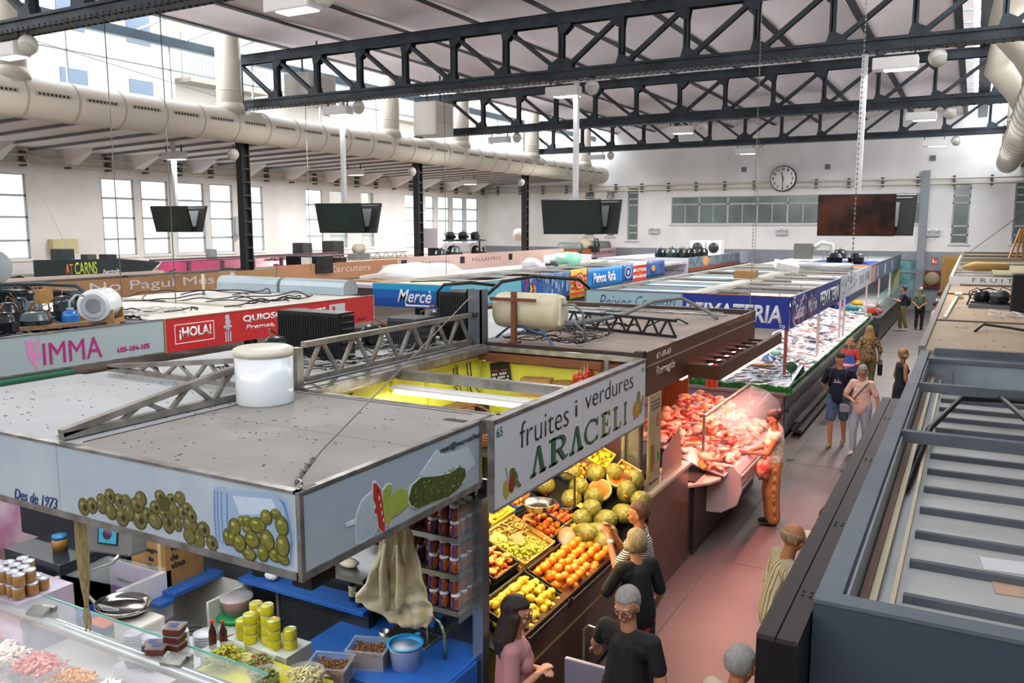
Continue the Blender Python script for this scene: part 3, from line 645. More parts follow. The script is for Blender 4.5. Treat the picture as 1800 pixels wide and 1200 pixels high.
m = MB(); m.box(-5.16, -5.04, 8.31, 8.34, 3.15, 3.19); m.build('bolt_plate', dark, t)
# white drum
t = T('plastic_drum', 'white plastic drum with cream lid standing on grey roof', 'drum', (-4.88, 4.78, 2.8))
m = MB(); m.lathe([(.215, 0), (.225, .02), (.225, .4)], (-4.88, 4.78, 2.8), 36); m.build('body', mat('drum_white', 'dde3e6', .25, coat=.4), t)
m = MB(); m.lathe([(.23, .385), (.233, .44), (.2, .455), (.0, .45)], (-4.88, 4.78, 2.8), 36); m.build('lid', mat('lid_cream', 'd9d5c2', .35), t)
# water heater on brown bracket
t = T('water_heater', 'beige horizontal water heater on brown bracket beside grey post', 'water heater', (-4.6, 8.6, 2.85))
hm = mat('heater_beige', 'cfc8ac', .4, var='c2ba9c', vs=3)
m = MB(); prof = [(0, 0), (.15, .0), (.2, .03), (.215, .09), (.215, .78), (.2, .84), (.15, .87), (0, .87)]; m.lathe(prof, (-5.0, 8.75, 3.2), 28, 'x'); m.build('tank', hm, t)
m = MB(); m.cbox((-4.13, 8.7, 3.22), (.06, .16, .34)); m.build('control_cover', hm, t, bevel=.02)
m = MB(); m.box(-4.68, -4.62, 8.48, 8.53, 2.8, 3.44); m.box(-4.7, -4.6, 8.44, 8.6, 2.8, 2.86); m.box(-4.95, -4.35, 8.46, 8.49, 3.33, 3.37); m.build('bracket', mat('rust_brown', '6b3d25', .55), t)
for k, (dy, z) in enumerate(((-.03, 3.3), (.03, 3.1))):
    m = MB(); m.tube([(-4.12, 8.7 + dy, z), (-3.98, 8.72, z), (-3.9, 8.8, z - .1), (-3.88, 8.85, 2.86)], .016, 8); m.build('hose', cableg, t)
# compressors and condensers on the spine
def fins(label, c, d, name='condenser_unit', cat='condenser', mt=None):
    """black finned condenser block; c base centre, d size"""
    t = T(name, label, cat, c); x, y, z = c; a, b, h = d
    m = MB(); m.box(x - a / 2, x + a / 2, y - b / 2, y + b / 2, z, z + h); m.build('casing', mt or mat('condenser_black', '1d1f21', .45, .3), t, bevel=.006)
    m = MB(); n = int(a / .035)
    for i in range(n): m.box(x - a / 2 + .02 + i * .035, x - a / 2 + .026 + i * .035, y - b / 2 - .01, y - b / 2, z + .04, z + h - .04)
    m.build('fins', mat('fin_dark', '2b2c2c', .5, .5), t)
    m = MB(); k = int(h / .07)
    for i in range(k): m.tube([(x + a / 2, y - b * .3, z + .05 + i * .07), (x + a / 2 + .03, y - b * .3, z + .05 + i * .07), (x + a / 2 + .03, y + b * .3, z + .05 + i * .07), (x + a / 2, y + b * .3, z + .05 + i * .07)], .008, 5)
    m.build('tube_bends', mat('copper_dark', '55463a', .4, .6), t); return t
def compressor(label, c, r=.13, h=.28, mt=None, capm=None, group=None):
    t = T('compressor', label, 'compressor', c, random.random() * 6, group); mt = mt or mat('compressor_black', '1b2227', .35, .2)
    m = MB(); m.lathe([(r * .8, .03), (r, .06), (r, h * .55), (r * 1.04, h * .56), (r * 1.04, h * .6), (r, h * .61), (r * .95, h * .8), (r * .6, h * .97), (0, h)], (0, 0, 0), 20); m.build('shell', mt, t, W=False)
    m = MB(); m.box(-r * 1.2, r * 1.2, -r * .9, r * .9, 0, .03); m.build('base_plate', dark, t, W=False)
    m = MB(); m.tube([(r * .8, 0, h * .3), (r * 1.5, 0, h * .4), (r * 1.5, .05, h * .9), (r * .5, .1, h * 1.2), (0, .05, h * .95)], .01, 6); m.build('pipe', capm or mat('copper_pipe', '7d5a40', .4, .7), t, W=False)
    m = MB(); m.box(-r * .5, r * .5, -r * 1.25, -r * .9, h * .2, h * .55); m.build('terminal_box', black, t, W=False); return t
fins('big black condenser block behind the lattice beam, beside white drum', (-6.2, 6.85, 2.79), (.85, .28, .5))
compressor('black compressor left of the big condenser block', (-6.15, 6.2, 2.79), .14, .3)
fins('grey louvred condenser box standing behind the long lattice beam', (-5.75, 8.0, 2.8), (.42, .4, .34), mt=mat('condenser_grey', '4c5052', .5, .4))
compressor('dark horizontal compressor left of grey louvred box', (-6.15, 7.75, 2.79), .13, .26)
fins('tall black condenser just left of the tall grey post', (-5.55, 8.75, 2.8), (.36, .4, .6))
compressor('black compressor with thick hose left of tall condenser', (-6.0, 8.95, 2.8), .16, .34)
wire('thick black insulated hose arching over the compressors', [(-6.05, 9.0, 3.1), (-6.05, 9.0, 3.35), (-5.95, 9.0, 3.45), (-5.6, 9.1, 3.48), (-5.3, 9.3, 3.44)], .022, cable, 'hose', 'hose')
wire('black hose looping over the beige water heater', [(-5.3, 9.0, 3.35), (-5.2, 9.2, 3.5), (-4.9, 9.5, 3.56), (-4.4, 9.8, 3.52), (-4.3, 9.9, 3.4)], .022, cable, 'hose', 'hose')
rd = random.Random(21)
def cables(label, x0, x1, y0, y1, z, n, amp=.12, mt=cable, r=.007, name='cable_tangle'):
    m = MB()
    for k in range(n):
        p = V((rd.uniform(x0, x1), rd.uniform(y0, y1), z + r)); a = rd.random() * 6.3; pts = [p.copy()]
        for i in range(12):
            a += rd.uniform(-.7, .7); p = p + V((cos(a), sin(a), 0)) * amp; p.z = z + r + abs(rd.gauss(0, amp * .22)); p.x = min(max(p.x, x0), x1); p.y = min(max(p.y, y0), y1); pts.append(p.copy())
        for _ in (0, 1): pts = [pts[0]] + [q for a_, b_ in zip(pts, pts[1:]) for q in (a_.lerp(b_, .25), a_.lerp(b_, .75))] + [pts[-1]]
        m.tube(pts, r, 5)
    return tag(m.build(name, mt), label, 'cables', kind='stuff')
cables('loose black cables lying along the roof spine behind the lattice beam', -6.4, -5.3, 5.6, 8.6, 2.79, 26)
cables('tangle of black and grey cables right of the beige water heater', -4.9, -3.9, 8.7, 10.6, 2.84, 34)
cables('pale cables scattered among the condensers on roof spine', -6.3, -5.4, 6.4, 8.2, 2.8, 12, mt=mat('cable_pale', 'b5b3ae', .5))
wire('blue insulated pipe bending down beside the brown heater bracket', [(-5.0, 8.7, 2.86), (-4.8, 8.65, 3.0), (-4.6, 8.6, 3.02), (-4.3, 8.6, 2.95), (-4.15, 8.5, 2.86)], .014, mat('pipe_blue', '2f5f8f', .5), 'pipe', 'pipe')
t = T('drip_tray', 'long dark gutter beam along the yellow stall inner edge', 'gutter', (-5.0, 6.8, 2.7)); m = MB(); m.box(-5.2, -5.04, 5.3, 8.35, 2.7, 2.76); m.build('channel', dark, t); m = MB(); m.box(-5.03, -4.93, 5.3, 8.35, 2.7, 2.82); m.build('rail', alu, t)

# ================================================================ ARACELI fruit stall
signf = mat('sign_white', 'd6dade', .3, coat=.2); green = mat('letter_green', '1d6b45', .4); green2 = mat('letter_green_faded', '6f9a6c', .5, var='8b8f5a', vs=8)
t = T('stall_sign', 'white fruites i verdures sign over the fruit stall', 'sign', (-2.95, 6.7, 2.1)); FX = -2.95
m = MB(); m.box(-2.985, FX, 5.08, 6.69, 2.13, 2.79); m.box(-2.985, FX, 6.697, 8.3, 2.13, 2.79); m.build('panel', signf, t)
m = MB(); m.box(-2.995, -2.94, 5.08, 8.3, 2.785, 2.81); m.box(-2.995, -2.94, 5.08, 8.3, 2.115, 2.132); m.box(-2.99, -2.94, 5.07, 5.085, 2.115, 2.81); m.build('frame', alu, t)
text('lettering', 'fruites', t, (FX, 5.49, 2.5), Y3, Z3, .885, .21, ink, bold=-.012, off=.003)
text('lettering', 'i', t, (FX, 6.51, 2.545), Y3, Z3, .045, .145, ink, bold=-.01, off=.003)
text('lettering', 'verdures', t, (FX, 6.726, 2.565), Y3, Z3, 1.205, .175, ink, bold=-.012, off=.003)
text('house_number', '65', t, (FX, 5.13, 2.67), Y3, Z3, .09, .07, green, off=.003); text('house_number', '66', t, (FX, 8.175, 2.68), Y3, Z3, .09, .07, green2, off=.003)
def serif(ch, y0, y1, z0, z1):
    """serifed capitals drawn as strokes in the unit square"""
    w, h = y1 - y0, z1 - z0; q = lambda a, b: (y0 + a * w, z0 + b * h); P_ = []
    def st(*pts): P_.append([q(*p) for p in pts])
    if ch == 'A': st((.1, 0), (.2, 0), (.52, 1), (.42, 1)); st((.42, 1), (.6, 1), (.92, 0), (.68, 0)); st((0, 0), (.34, 0), (.34, .09), (0, .09)); st((.58, 0), (1, 0), (1, .09), (.58, .09))
    if ch == 'R':
        st((.12, 0), (.32, 0), (.32, 1), (.12, 1)); st((0, 0), (.44, 0), (.44, .08), (0, .08)); st((0, .92), (.3, .92), (.3, 1), (0, 1))
        arc = [(.55 + .33 * cos(a), .72 + .28 * sin(a)) for a in [pi / 2 - pi * i / 10 for i in range(11)]]; inn = [(.52 + .18 * cos(a), .72 + .19 * sin(a)) for a in [-pi / 2 + pi * i / 10 for i in range(11)]]
        for i in range(10): st(arc[i], arc[i + 1], inn[9 - i], inn[10 - i])
        st((.3, .92), (.56, .92), (.56, 1), (.3, 1)); st((.3, .44), (.56, .44), (.56, .53), (.3, .53)); st((.42, .46), (.62, .46), (.86, .1), (.66, .1)); st((.66, .1), (.78, .0), (1, .08), (1, .14), (.84, .1))
    if ch == 'C':
        for i in range(16):
            a, b = R(48 + i * 16.5), R(48 + (i + 1) * 16.5); ti = lambda u: 1 - (.12 + .12 * max(0, -cos(u)))
            st((.54 + .5 * cos(a), .5 + .5 * sin(a)), (.54 + .5 * cos(b), .5 + .5 * sin(b)), (.54 + .5 * cos(b) * ti(b), .5 + .5 * sin(b) * .84), (.54 + .5 * cos(a) * ti(a), .5 + .5 * sin(a) * .84))
        st((.84, .68), (.93, .68), (.93, .98), (.84, .9)); st((.84, .1), (.93, .05), (.93, .24), (.88, .24))
    if ch in 'ELI':
        c = .5 if ch == 'I' else .28; st((c - .12, 0), (c + .12, 0), (c + .12, 1), (c - .12, 1)); st((c - .26, 0), (c + .26, 0), (c + .26, .08), (c - .26, .08)); st((c - .26, .92), (c + .26, .92), (c + .26, 1), (c - .26, 1))
        if ch in 'EL': st((.4, 0), (.95, 0), (1, .26), (.93, .26), (.86, .08), (.4, .08))
        if ch == 'E': st((.4, .92), (.86, .92), (.88, .78), (.94, .78), (.93, 1), (.4, 1)); st((.4, .46), (.7, .46), (.7, .54), (.4, .54)); st((.68, .38), (.73, .38), (.73, .62), (.68, .62))
    return P_
for ch, a, b in (('A', 5.673, 5.946), ('R', 6.005, 6.367), ('A', 6.407, 6.693), ('C', 6.706, 7.045), ('E', 7.107, 7.33), ('L', 7.412, 7.615), ('I', 7.66, 7.80)):
    z0, z1 = 2.225, 2.452
    decal('letter_' + ch.lower(), [([(p[0] - .008, p[1] - .008) for p in s_], 0) for s_ in serif(ch, a, b, z0, z1)], t, (FX, 0, 0), Y3, Z3, ink, off=.003, t=0)
    decal('letter_' + ch.lower(), [(s_, 0) for s_ in serif(ch, a, b, z0, z1)], t, (FX, 0, 0), Y3, Z3, green if a < 7.1 else green2, off=.005, t=0)
prm = [mat('print_grape_green', '6f8a3f', .4), mat('print_grape_dark', '4a6230', .4), mat('print_pear', 'b4a33d', .4), mat('print_apple', '8c2c22', .4), mat('print_orange', 'c47c30', .4), mat('print_leaf', '7a8c58', .4)]
pl = [(ell(5.27, 2.24, .045, .075, .2), 2)]; rd = random.Random(9)
for k in range(46):
    a, b = rd.uniform(0, 1), rd.uniform(-1, 1); pl.append((ell(5.33 + .16 * a, 2.36 - .13 * a + .055 * b * (1 - abs(a - .4)), .013, .013, 0, 8), k % 2))
pl.append((ell(5.355, 2.265, .04, .07), 3)); pl.append(([(5.29, 2.3), (5.3, 2.3), (5.28, 2.4), (5.26, 2.42)], 5))
decal('fruit_picture', pl, t, (FX, 0, 0), Y3, Z3, prm)
pl = [(ell(8.1, 2.42, .06, .08), 5), (ell(8.0, 2.3, .06, .09, .2), 4), (ell(8.09, 2.3, .05, .08), 2), (ell(8.17, 2.31, .055, .07, -.2), 5), (ell(8.23, 2.37, .035, .06, -.3), 4), (ell(8.0, 2.37, .03, .04), 4), (ell(8.1, 2.45, .03, .04), 0)]
decal('fruit_picture', pl, t, (FX, 0, 0), Y3, Z3, prm)
# stall frame: posts, ceiling frame, yellow walls
yel = mat('yellow_wall', 'e6e455', .5, var='dedc4c', vs=1); t = T('fruit_stall', 'fruit stall shell with yellow walls and open top frame', 'market stall', (-4, 6.8, 0))
m = MB(); m.box(-5.02, -4.98, 5.3, 8.36, .0, 2.7); m.build('back_wall', yel, t)
m = MB(); m.box(-4.98, -3.5, 8.32, 8.36, 0, 2.62); m.build('end_wall', yel, t)
m = MB(); m.box(-4.98, -3.2, 5.3, 5.33, 0, 2.7); m.build('partition', mat('partition_dark', '3b3d3f', .4), t)
for y in (5.95, 6.55, 7.15, 7.75, 8.25):
    m = MB(); m.box(-4.98, -4.95, y - .02, y + .02, .9, 2.66); m.build('shelf_upright', mat('upright_yellow', 'c4c84c', .5), t)
m = MB(); m.box(-4.9, -3.0, 8.28, 8.35, 2.76, 2.81); m.box(-4.93, -4.85, 5.3, 8.3, 2.74, 2.81); m.box(-4.9, -3.0, 6.55, 6.63, 2.7, 2.79); m.box(-3.05, -2.99, 5.1, 8.3, 2.7, 2.8); m.box(-4.9, -3.0, 5.28, 5.33, 2.74, 2.8)
m.box(-3.04, -2.99, 6.57, 6.62, 2.1, 2.75); m.box(-3.42, -3.37, 8.29, 8.34, 2.1, 2.76); m.build('top_frame', alu, t)
m = MB(); m.box(-4.95, -3.42, 8.2, 8.3, 2.66, 2.74); m.build('brown_beam', mat('beam_brown', '6e4123', .5), t)
m = MB(); m.box(-3.14, -3.05, 5.09, 5.19, 0, 2.2); m.build('near_post', mat('post_steel', '8b8f93', .2, .8), t)
m = MB(); m.box(-3.16, -3.02, 8.33, 8.47, 0, 2.15); m.box(-3.2, -3.16, 8.28, 8.34, .9, 2.4); m.build('far_post', mat('post_steel', '8b8f93', .2, .8), t)
m = MB(); m.box(-4.98, -4.72, 6.9, 8.28, 2.06, 2.085); m.build('back_shelf', yel, t)
m = MB(); m.box(-4.5, -3.62, 7.9, 8.31, 2.3, 2.325); m.add([(-3.62, 7.9, 2.3), (-3.62, 8.31, 2.0), (-3.62, 8.31, 2.33), (-3.62, 7.9, 2.33), (-3.6, 7.9, 2.3), (-3.6, 8.31, 2.0), (-3.6, 8.31, 2.33), (-3.6, 7.9, 2.33)], [(0, 1, 2, 3), (4, 5, 6, 7), (0, 4, 5, 1), (1, 5, 6, 2), (2, 6, 7, 3), (3, 7, 4, 0)]); m.build('end_shelf', yel, t)
m = MB(); m.box(-4.95, -3.5, 7.8, 8.31, 1.88, 1.9); m.build('lower_shelf', yel, t)
wd = mat('bench_brown', '45261a', .35, var='38200f', vs=2, stretch=(1, 1, 6), coat=.25)
def zf(x, y): return .98 + .42 * (-2.9 - x) + max(0, y - 7.55) * .75
m = MB(); m.box(-2.93, -2.88, 5.2, 8.3, .08, 1.0); m.box(-2.95, -2.87, 5.2, 8.3, .99, 1.02); m.build('bench_front', wd, t)
m = MB(); m.box(-2.9, -2.865, 5.2, 8.3, .72, .735); m.build('bench_rail', mat('rail_brass', '9a7d55', .35, .6), t)
m = MB(); m.grid(lambda u, v: (-2.93 - 1.6 * u, 5.3 + 3.0 * v, zf(-2.93 - 1.6 * u, 5.3 + 3.0 * v) - .14), 6, 12); m.build('bench_top', mat('bench_dark', '1c1814', .8), t, solid=.02)
# fluorescent tube fixtures in the stall
tube_m = mat('tube_light', 'fff4d6', .4, emit=9)
def tubelight(label, a, b, pw, colr=(1, .93, .78), shade=True):
    t = T('tube_lamp', label, 'lamp', a); m = MB(); m.bar(a, b, .035, .035); m.build('tube', tube_m, t); a, b = V(a), V(b); u = V((0, 0, .05)); m = MB(); m.bar(a + u, b + u, .16, .02); m.build('reflector', white, t)
    d = b - a; l = area('tube_glow', tuple((a + b) / 2 - V((0, 0, .03))), d.length, pw, colr, (0, 0, math.atan2(d.y, d.x)), sy=.08)
tubelight('bright fluorescent tube crossing the yellow fruit stall', (-4.85, 6.45, 2.6), (-3.35, 6.45, 2.6), 55)
tubelight('fluorescent tube behind the white fruit sign, over front crates', (-3.15, 5.5, 2.2), (-3.15, 6.7, 2.2), 20, (1, .64, .2))
tubelight('fluorescent tube behind the white fruit sign, over the melons', (-3.15, 7.0, 2.2), (-3.15, 8.1, 2.2), 20, (1, .64, .2))
# things on the shelves
def boxo(label, c, d, mt, rz=0, name='cardboard_box', cat='box', open_=False, group=None):
    t = T(name, label, cat, c, rz, group); a, b, h = d; m = MB()
    if open_: m.box(-a / 2, a / 2, -b / 2, b / 2, 0, .01); m.box(-a / 2, -a / 2 + .01, -b / 2, b / 2, .01, h); m.box(a / 2 - .01, a / 2, -b / 2, b / 2, .01, h); m.box(-a / 2, a / 2, -b / 2, -b / 2 + .01, .01, h); m.box(-a / 2, a / 2, b / 2 - .01, b / 2, .01, h)
    else: m.box(-a / 2, a / 2, -b / 2, b / 2, 0, h)
    m.build('body', mt, t, W=False); m = MB(); m.box(-.02, .02, -b / 2 - .002, b / 2 + .002, h, h + .002) if not open_ else m.box(-a / 2 - .002, -a / 2, -.05, .05, h * .3, h * .7); m.build('tape', mat('tape_tan', '9a7a4a', .4), t, W=False); return t
boxo('upright cardboard box on the yellow back shelf', (-4.84, 7.55, 2.085), (.2, .42, .17), card)
boxo('black carton with green mark on the yellow back shelf', (-4.84, 7.98, 2.085), (.2, .2, .14), black, name='carton')
boxo('upright cardboard crate leaning on the end wall shelf', (-4.15, 8.12, 2.325), (.34, .16, .2), card, .2)
t = boxo('flat yellow carton on the end wall shelf beside the basket', (-3.88, 8.12, 2.325), (.2, .3, .09), mat('carton_yellow', 'c9b95a', .6))
def basket(label, c, r, h, mt, handle=False, fill=None):
    t = T('wicker_basket', label, 'basket', c); m = MB(); m.lathe([(r * .6, 0), (r * .8, h * .4), (r, h), (r * .94, h), (r * .72, h * .4), (r * .5, .01), (0, .01)], (0, 0, 0), 24); m.build('bowl', mt, t, W=False)
    m = MB(); 
    for i in range(5): m.lathe([(r * (.63 + .09 * i) + .004, h * (i * .22 + .03)), (r * (.63 + .09 * i) + .014, h * (i * .22 + .07)), (r * (.63 + .09 * i) + .004, h * (i * .22 + .12))], (0, 0, 0), 24)
    m.build('weave_bands', mt, t, W=False)
    if handle: m = MB(); m.tube([(r * cos(a), 0, h + r * .9 * sin(a)) for a in [pi * i / 12 for i in range(13)]], .014, 6); m.build('handle', mt, t, W=False)
    return t
wk = mat('wicker', 'a8743a', .7, var='855828', vs=40, vth=(.45, .55)); wkd = mat('wicker_dark', '6e4526', .7, var='4f2f18', vs=40, vth=(.45, .55))
basket('round light wicker basket on the end wall shelf', (-3.78, 8.1, 2.42), .15, .09, wk)
basket('large dark wicker basket with handle near the fruit sign', (-4.45, 7.3, 1.93), .28, .16, wkd, True)
m = MB(); m.box(-4.7, -4.15, 7.05, 7.6, 1.88, 1.925); tag(m.build('stacked_tray', black), 'flat black tray beneath the dark wicker basket', 'tray')
t = T('price_board', 'black price board with white writing on the yellow end wall', 'sign', (-4.65, 8.24, 2.35)); m = MB(); mt_ = Matrix.Translation((-4.68, 8.26, 2.34)) @ Matrix.Rotation(R(-12), 4, 'Y') @ Matrix.Rotation(R(-8), 4, 'X'); m.box(-.12, .14, -.008, .008, 0, .3); m.xf(mt_); m.build('board', black, t)
for k in range(5):
    m = MB()
    for j in range(9):
        if (j * 7 + k * 3) % 5: m.box(-.1 + j * .025, -.084 + j * .025, -.012, -.0085, .03 + k * .04, .055 + k * .04)
    m.xf(mt_); m.build('chalk_line', white if k < 4 else mat('chalk_red', '9b4038'), t)
def pearls(label, base, n, r, mt, seed, sx=.04, name='hanging_tomatoes', cat='tomatoes', h=.3, group=None):
    rd = random.Random(seed); t = T(name, label, cat, base, 0, group); 
    for i in range(n):
        m = MB(); m.sph((rd.uniform(-sx, sx), rd.uniform(-sx, sx), -h * i / n), r, 10, 8, (1, 1, .9)); m.build('tomato', mt, t, W=False)
    m = MB(); m.tube([(0, 0, -h), (0, 0, .07)], .004, 5); m.build('string', mat('twine', 'a89a78', .8), t, W=False)
tomm = mat('tomato_red', 'c2321a', .25, coat=.4)
for k in range(5): pearls('string of red tomatoes hanging beside the yellow end shelf', (-3.56 + .002 * k, 8.24 - .095 * k + .02, 2.66 - .005 * k), 16, .026, tomm, k, .03, group='tomato strings on the end wall')
for k, (y, z) in enumerate(((7.62, 2.64), (7.9, 2.66))):
    m = MB(); 
    for s_ in (0, .07):
        pts = [(-4.93, y + s_, z), (-4.92, y + .02 + s_, z - .15), (-4.92, y + .06 + s_ * 1.5, z - .3), (-4.93, y + .14 + s_ * 2, z - .38)]; m.tube(pts, .006, 5)
        for i in range(12): m.cbox((-4.925, y + s_ + .01, z - .03 * i), (.012, .014, .01))
    tag(m.build('hanging_chain', cable), 'thin black chain hanging on the yellow back wall, %s one' % ('left', 'right')[k], 'chain')
# ================================================================ fruit, crates, scale of the fruit stall
def one_mesh(mb, name, m, sub=0):
    o = mb.build(name, m, None, W=False); return o
orm = mat('orange_peel', 'f08a1c', .4, var='e57d12', vs=6, bump=.15, bs=260, coat=.15); lem = mat('lemon_peel', 'eec32a', .4, var='e2b422', vs=7, bump=.1, bs=200, coat=.15)
peach = mat('peach_skin', 'ef9a3c', .6, var='c8401f', vs=9, vth=(.45, .62)); plum = mat('nectarine_skin', 'c23b1e', .35, var='ec8c2c', vs=12, vth=(.5, .7), coat=.3)
apri = mat('apricot_skin', 'f2ac36', .55, var='e8842a', vs=12, vth=(.4, .7)); yelp = mat('yellow_fruit', 'f0cf3c', .45, var='e8bb2c', vs=8); tomf = mat('tomato_skin', 'd5351c', .25, coat=.4)
mel = mat('melon_skin', '5e5a22', .5, var='84803c', vs=14, stretch=(3, 3, .5), bump=.3, bs=40); melf = mat('melon_flesh', 'd0600f', .5, var='c04e08', vs=8); rind = mat('melon_rind_cut', 'c9a45a', .5)
grp = mat('grape_green', 'b8c13f', .25, coat=.4, var='9fae36', vs=20); grm = mat('grape_muscat', 'b5953e', .3, var='8f8033', vs=20, coat=.4)
def fmesh(kind):
    m = MB()
    if kind == 'orange': m.sph((0, 0, 0), .042, 14, 10, (1, 1, .95)); m.sph((0, 0, .0385), .004, 6, 4)
    if kind == 'lemon':
        pr = [(0, -.046), (.006, -.043), (.017, -.033), (.03, -.018), (.0335, 0), (.03, .018), (.019, .033), (.009, .044), (.004, .05), (0, .052)]; m.lathe(pr, (0, 0, 0), 14)
        m.xf(Matrix.Rotation(pi / 2, 4, 'Y'))
    if kind in ('peach', 'plum', 'apricot', 'tomato', 'yellow'):
        r = {'peach': .036, 'plum': .032, 'apricot': .026, 'tomato': .034, 'yellow': .03}[kind]; m.sph((0, 0, 0), r, 14, 10, (1, 1, .93))
        for i, v in enumerate(m.v):
            d = max(0, v[2] / r - .8); m.v[i] = (v[0] * (1 - .06 * (v[0] > 0 and abs(v[1]) < r * .2)), v[1], v[2] - d * r * 1.1)
    if kind == 'flat': m.lathe([(0, -.008), (.02, -.018), (.036, -.012), (.042, 0), (.036, .014), (.02, .018), (.006, .004), (0, 0)], (0, 0, 0), 14)
    return m
FM = {'orange': orm, 'lemon': lem, 'peach': peach, 'plum': plum, 'apricot': apri, 'tomato': tomf, 'yellow': yelp, 'flat': peach}
proto = {}
def fruit(kind, p, label, grp_, name, cat, sc=1):
    if kind not in proto:
        o = one_mesh(fmesh(kind), name, FM[kind]); proto[kind] = o
    else: o = proto[kind].copy(); o.name = name; col.objects.link(o)
    o.location = p; o.rotation_euler = (random.uniform(-.5, .5) if kind == 'flat' else random.uniform(0, 6), random.uniform(-.5, .5) if kind in ('flat', 'lemon') else random.uniform(0, 6), random.uniform(0, 6)); o.scale = (sc * random.uniform(.93, 1.07),) * 3
    return tag(o, label, cat, grp_)
TL = math.atan(.42)
def frame_at(x, y):
    slx = -.42; sly = .75 if y > 7.55 else 0
    n = V((-slx, -sly, 1)).normalized(); ux = (V((1, 0, slx))).normalized(); uy = n.cross(ux); return Matrix(((ux.x, uy.x, n.x), (ux.y, uy.y, n.y), (ux.z, uy.z, n.z))).to_4x4()
crm = {'black': mat('crate_black', '1d1c1a', .5), 'blue': mat('crate_blue', '22406e', .5), 'wood': mat('crate_wood', 'c9a055', .7, var='b0873e', vs=3, stretch=(1, 10, 10)), 'yellow': mat('crate_yellow', 'cbb43a', .5)}
def crate(label, x, y, w, l, h, mt, fill, group=None, dz=-.1):
    """w along the slope, l along the aisle"""
    F_ = frame_at(x, y); base = V((x, y, zf(x, y) + dz)); t = T('fruit_crate', label, 'crate', base, 0, group); t.rotation_euler = F_.to_euler(); M_ = crm[mt]
    m = MB(); m.box(-w / 2, w / 2, -l / 2, l / 2, 0, .012); m.build('floor_panel', M_, t, W=False)
    for a, b, c, d in ((-w / 2, -w / 2 + .012, -l / 2, l / 2), (w / 2 - .012, w / 2, -l / 2, l / 2), (-w / 2 + .012, w / 2 - .012, -l / 2, -l / 2 + .012), (-w / 2 + .012, w / 2 - .012, l / 2 - .012, l / 2)):
        m = MB(); m.box(a, b, c, d, .012, h * .42); m.box(a, b, c, d, h * .55, h); m.build('side_slat', M_, t, W=False)
    m = MB()
    for a in (-1, 1):
        for b in (-1, 1): m.box(a * (w / 2 - .02), a * (w / 2 - .02) + a * .016, b * (l / 2 - .02), b * (l / 2 - .02) + b * .016, .012, h + .01)
    m.build('corner_post', M_, t, W=False)
    return F_, base
def fillc(F_, base, w, l, kind, r, layers, label, name, cat, z0=.02, heapf=.75):
    n = 0
    for k in range(layers):
        ww, ll = w - .03 - k * r * 2 * heapf, l - .03 - k * r * 2 * heapf; nx, ny = max(1, int(ww / (2 * r))), max(1, int(ll / (2 * r)))
        for i in range(nx):
            for j in range(ny):
                if random.random() < (.06 if k else 0) * (k + 1): continue
                if k < layers - 1 and 1 <= i < nx - 1 and 1 <= j < ny - 1 and min(i, nx - 1 - i) > 1 and min(j, ny - 1 - j) > 1: continue
                x = -ww / 2 + (i + .5) * ww / nx + random.uniform(-.35, .35) * r; y = -ll / 2 + (j + .5 + (.22 if i % 2 else -.22)) * ll / ny + random.uniform(-.3, .3) * r
                p = base + F_ @ V((x, y, z0 + r + k * r * 1.45 + random.uniform(-.2, .3) * r * (k > 0))); fruit(kind, p, label, label, name, cat); n += 1
    return n
C = []
def cf(clabel, x, y, w, l, h, mt, kind, r, layers, flabel, name, cat, dz=-.1):
    F_, b = crate(clabel, x, y, w, l, h, mt, None, dz=dz); return fillc(F_, b, w, l, kind, r, layers, flabel, name, cat, z0=.012)
# front row
cf('long black crate of lemons at the front left corner', -3.13, 5.85, .5, .78, .12, 'black', 'lemon', .034, 3, 'yellow lemon heaped in the front left black crate', 'lemon', 'lemon', -.11)
cf('black crate under the heap of oranges at the front', -3.12, 6.8, .5, 1.05, .12, 'black', 'orange', .041, 3, 'orange heaped high at the front of the fruit bench', 'orange', 'orange', -.11)
cf('black crate of tomatoes in the near left corner', -3.62, 5.55, .4, .5, .12, 'black', 'tomato', .033, 2, 'red tomato in the crate nearest the steel post', 'tomato', 'tomato')
cf('black crate of flat peaches beside the grapes', -3.62, 6.07, .42, .44, .12, 'black', 'flat', .034, 3, 'flat peach in the crate left of the grapes', 'flat_peach', 'peach')
# middle rows
cf('black crate of round peaches behind the steel pan', -3.62, 7.13, .42, .38, .11, 'black', 'peach', .035, 2, 'round peach in the crate right of the grapes', 'peach', 'peach')
cf('yellow crate of apricots beneath the price card', -3.33, 7.36, .3, .3, .11, 'yellow', 'apricot', .026, 3, 'small apricot in the yellow crate by the wrapped papaya', 'apricot', 'apricot')
cf('blue crate of nectarines next to the melons', -3.62, 7.5, .4, .34, .11, 'blue', 'plum', .032, 2, 'dark red nectarine in the blue crate beside the melons', 'nectarine', 'nectarine')
cf('black crate of pale yellow plums behind the scale pan', -4.06, 6.35, .4, .44, .11, 'black', 'yellow', .03, 3, 'pale yellow plum in the crate at far left back', 'yellow_plum', 'plum')
cf('yellow crate of yellow plums second row from back', -4.06, 6.82, .4, .44, .11, 'yellow', 'yellow', .03, 3, 'yellow plum in the yellow crate behind the steel pan', 'yellow_plum', 'plum')
cf('blue crate of mixed peaches behind the nectarines', -4.06, 7.3, .4, .42, .11, 'blue', 'peach', .035, 3, 'peach in the blue crate behind the nectarines', 'peach', 'peach')
cf('black crate of clementines below the green letters', -4.04, 7.74, .4, .32, .11, 'black', 'apricot', .026, 3, 'clementine in the black crate below the green letters', 'clementine', 'clementine')
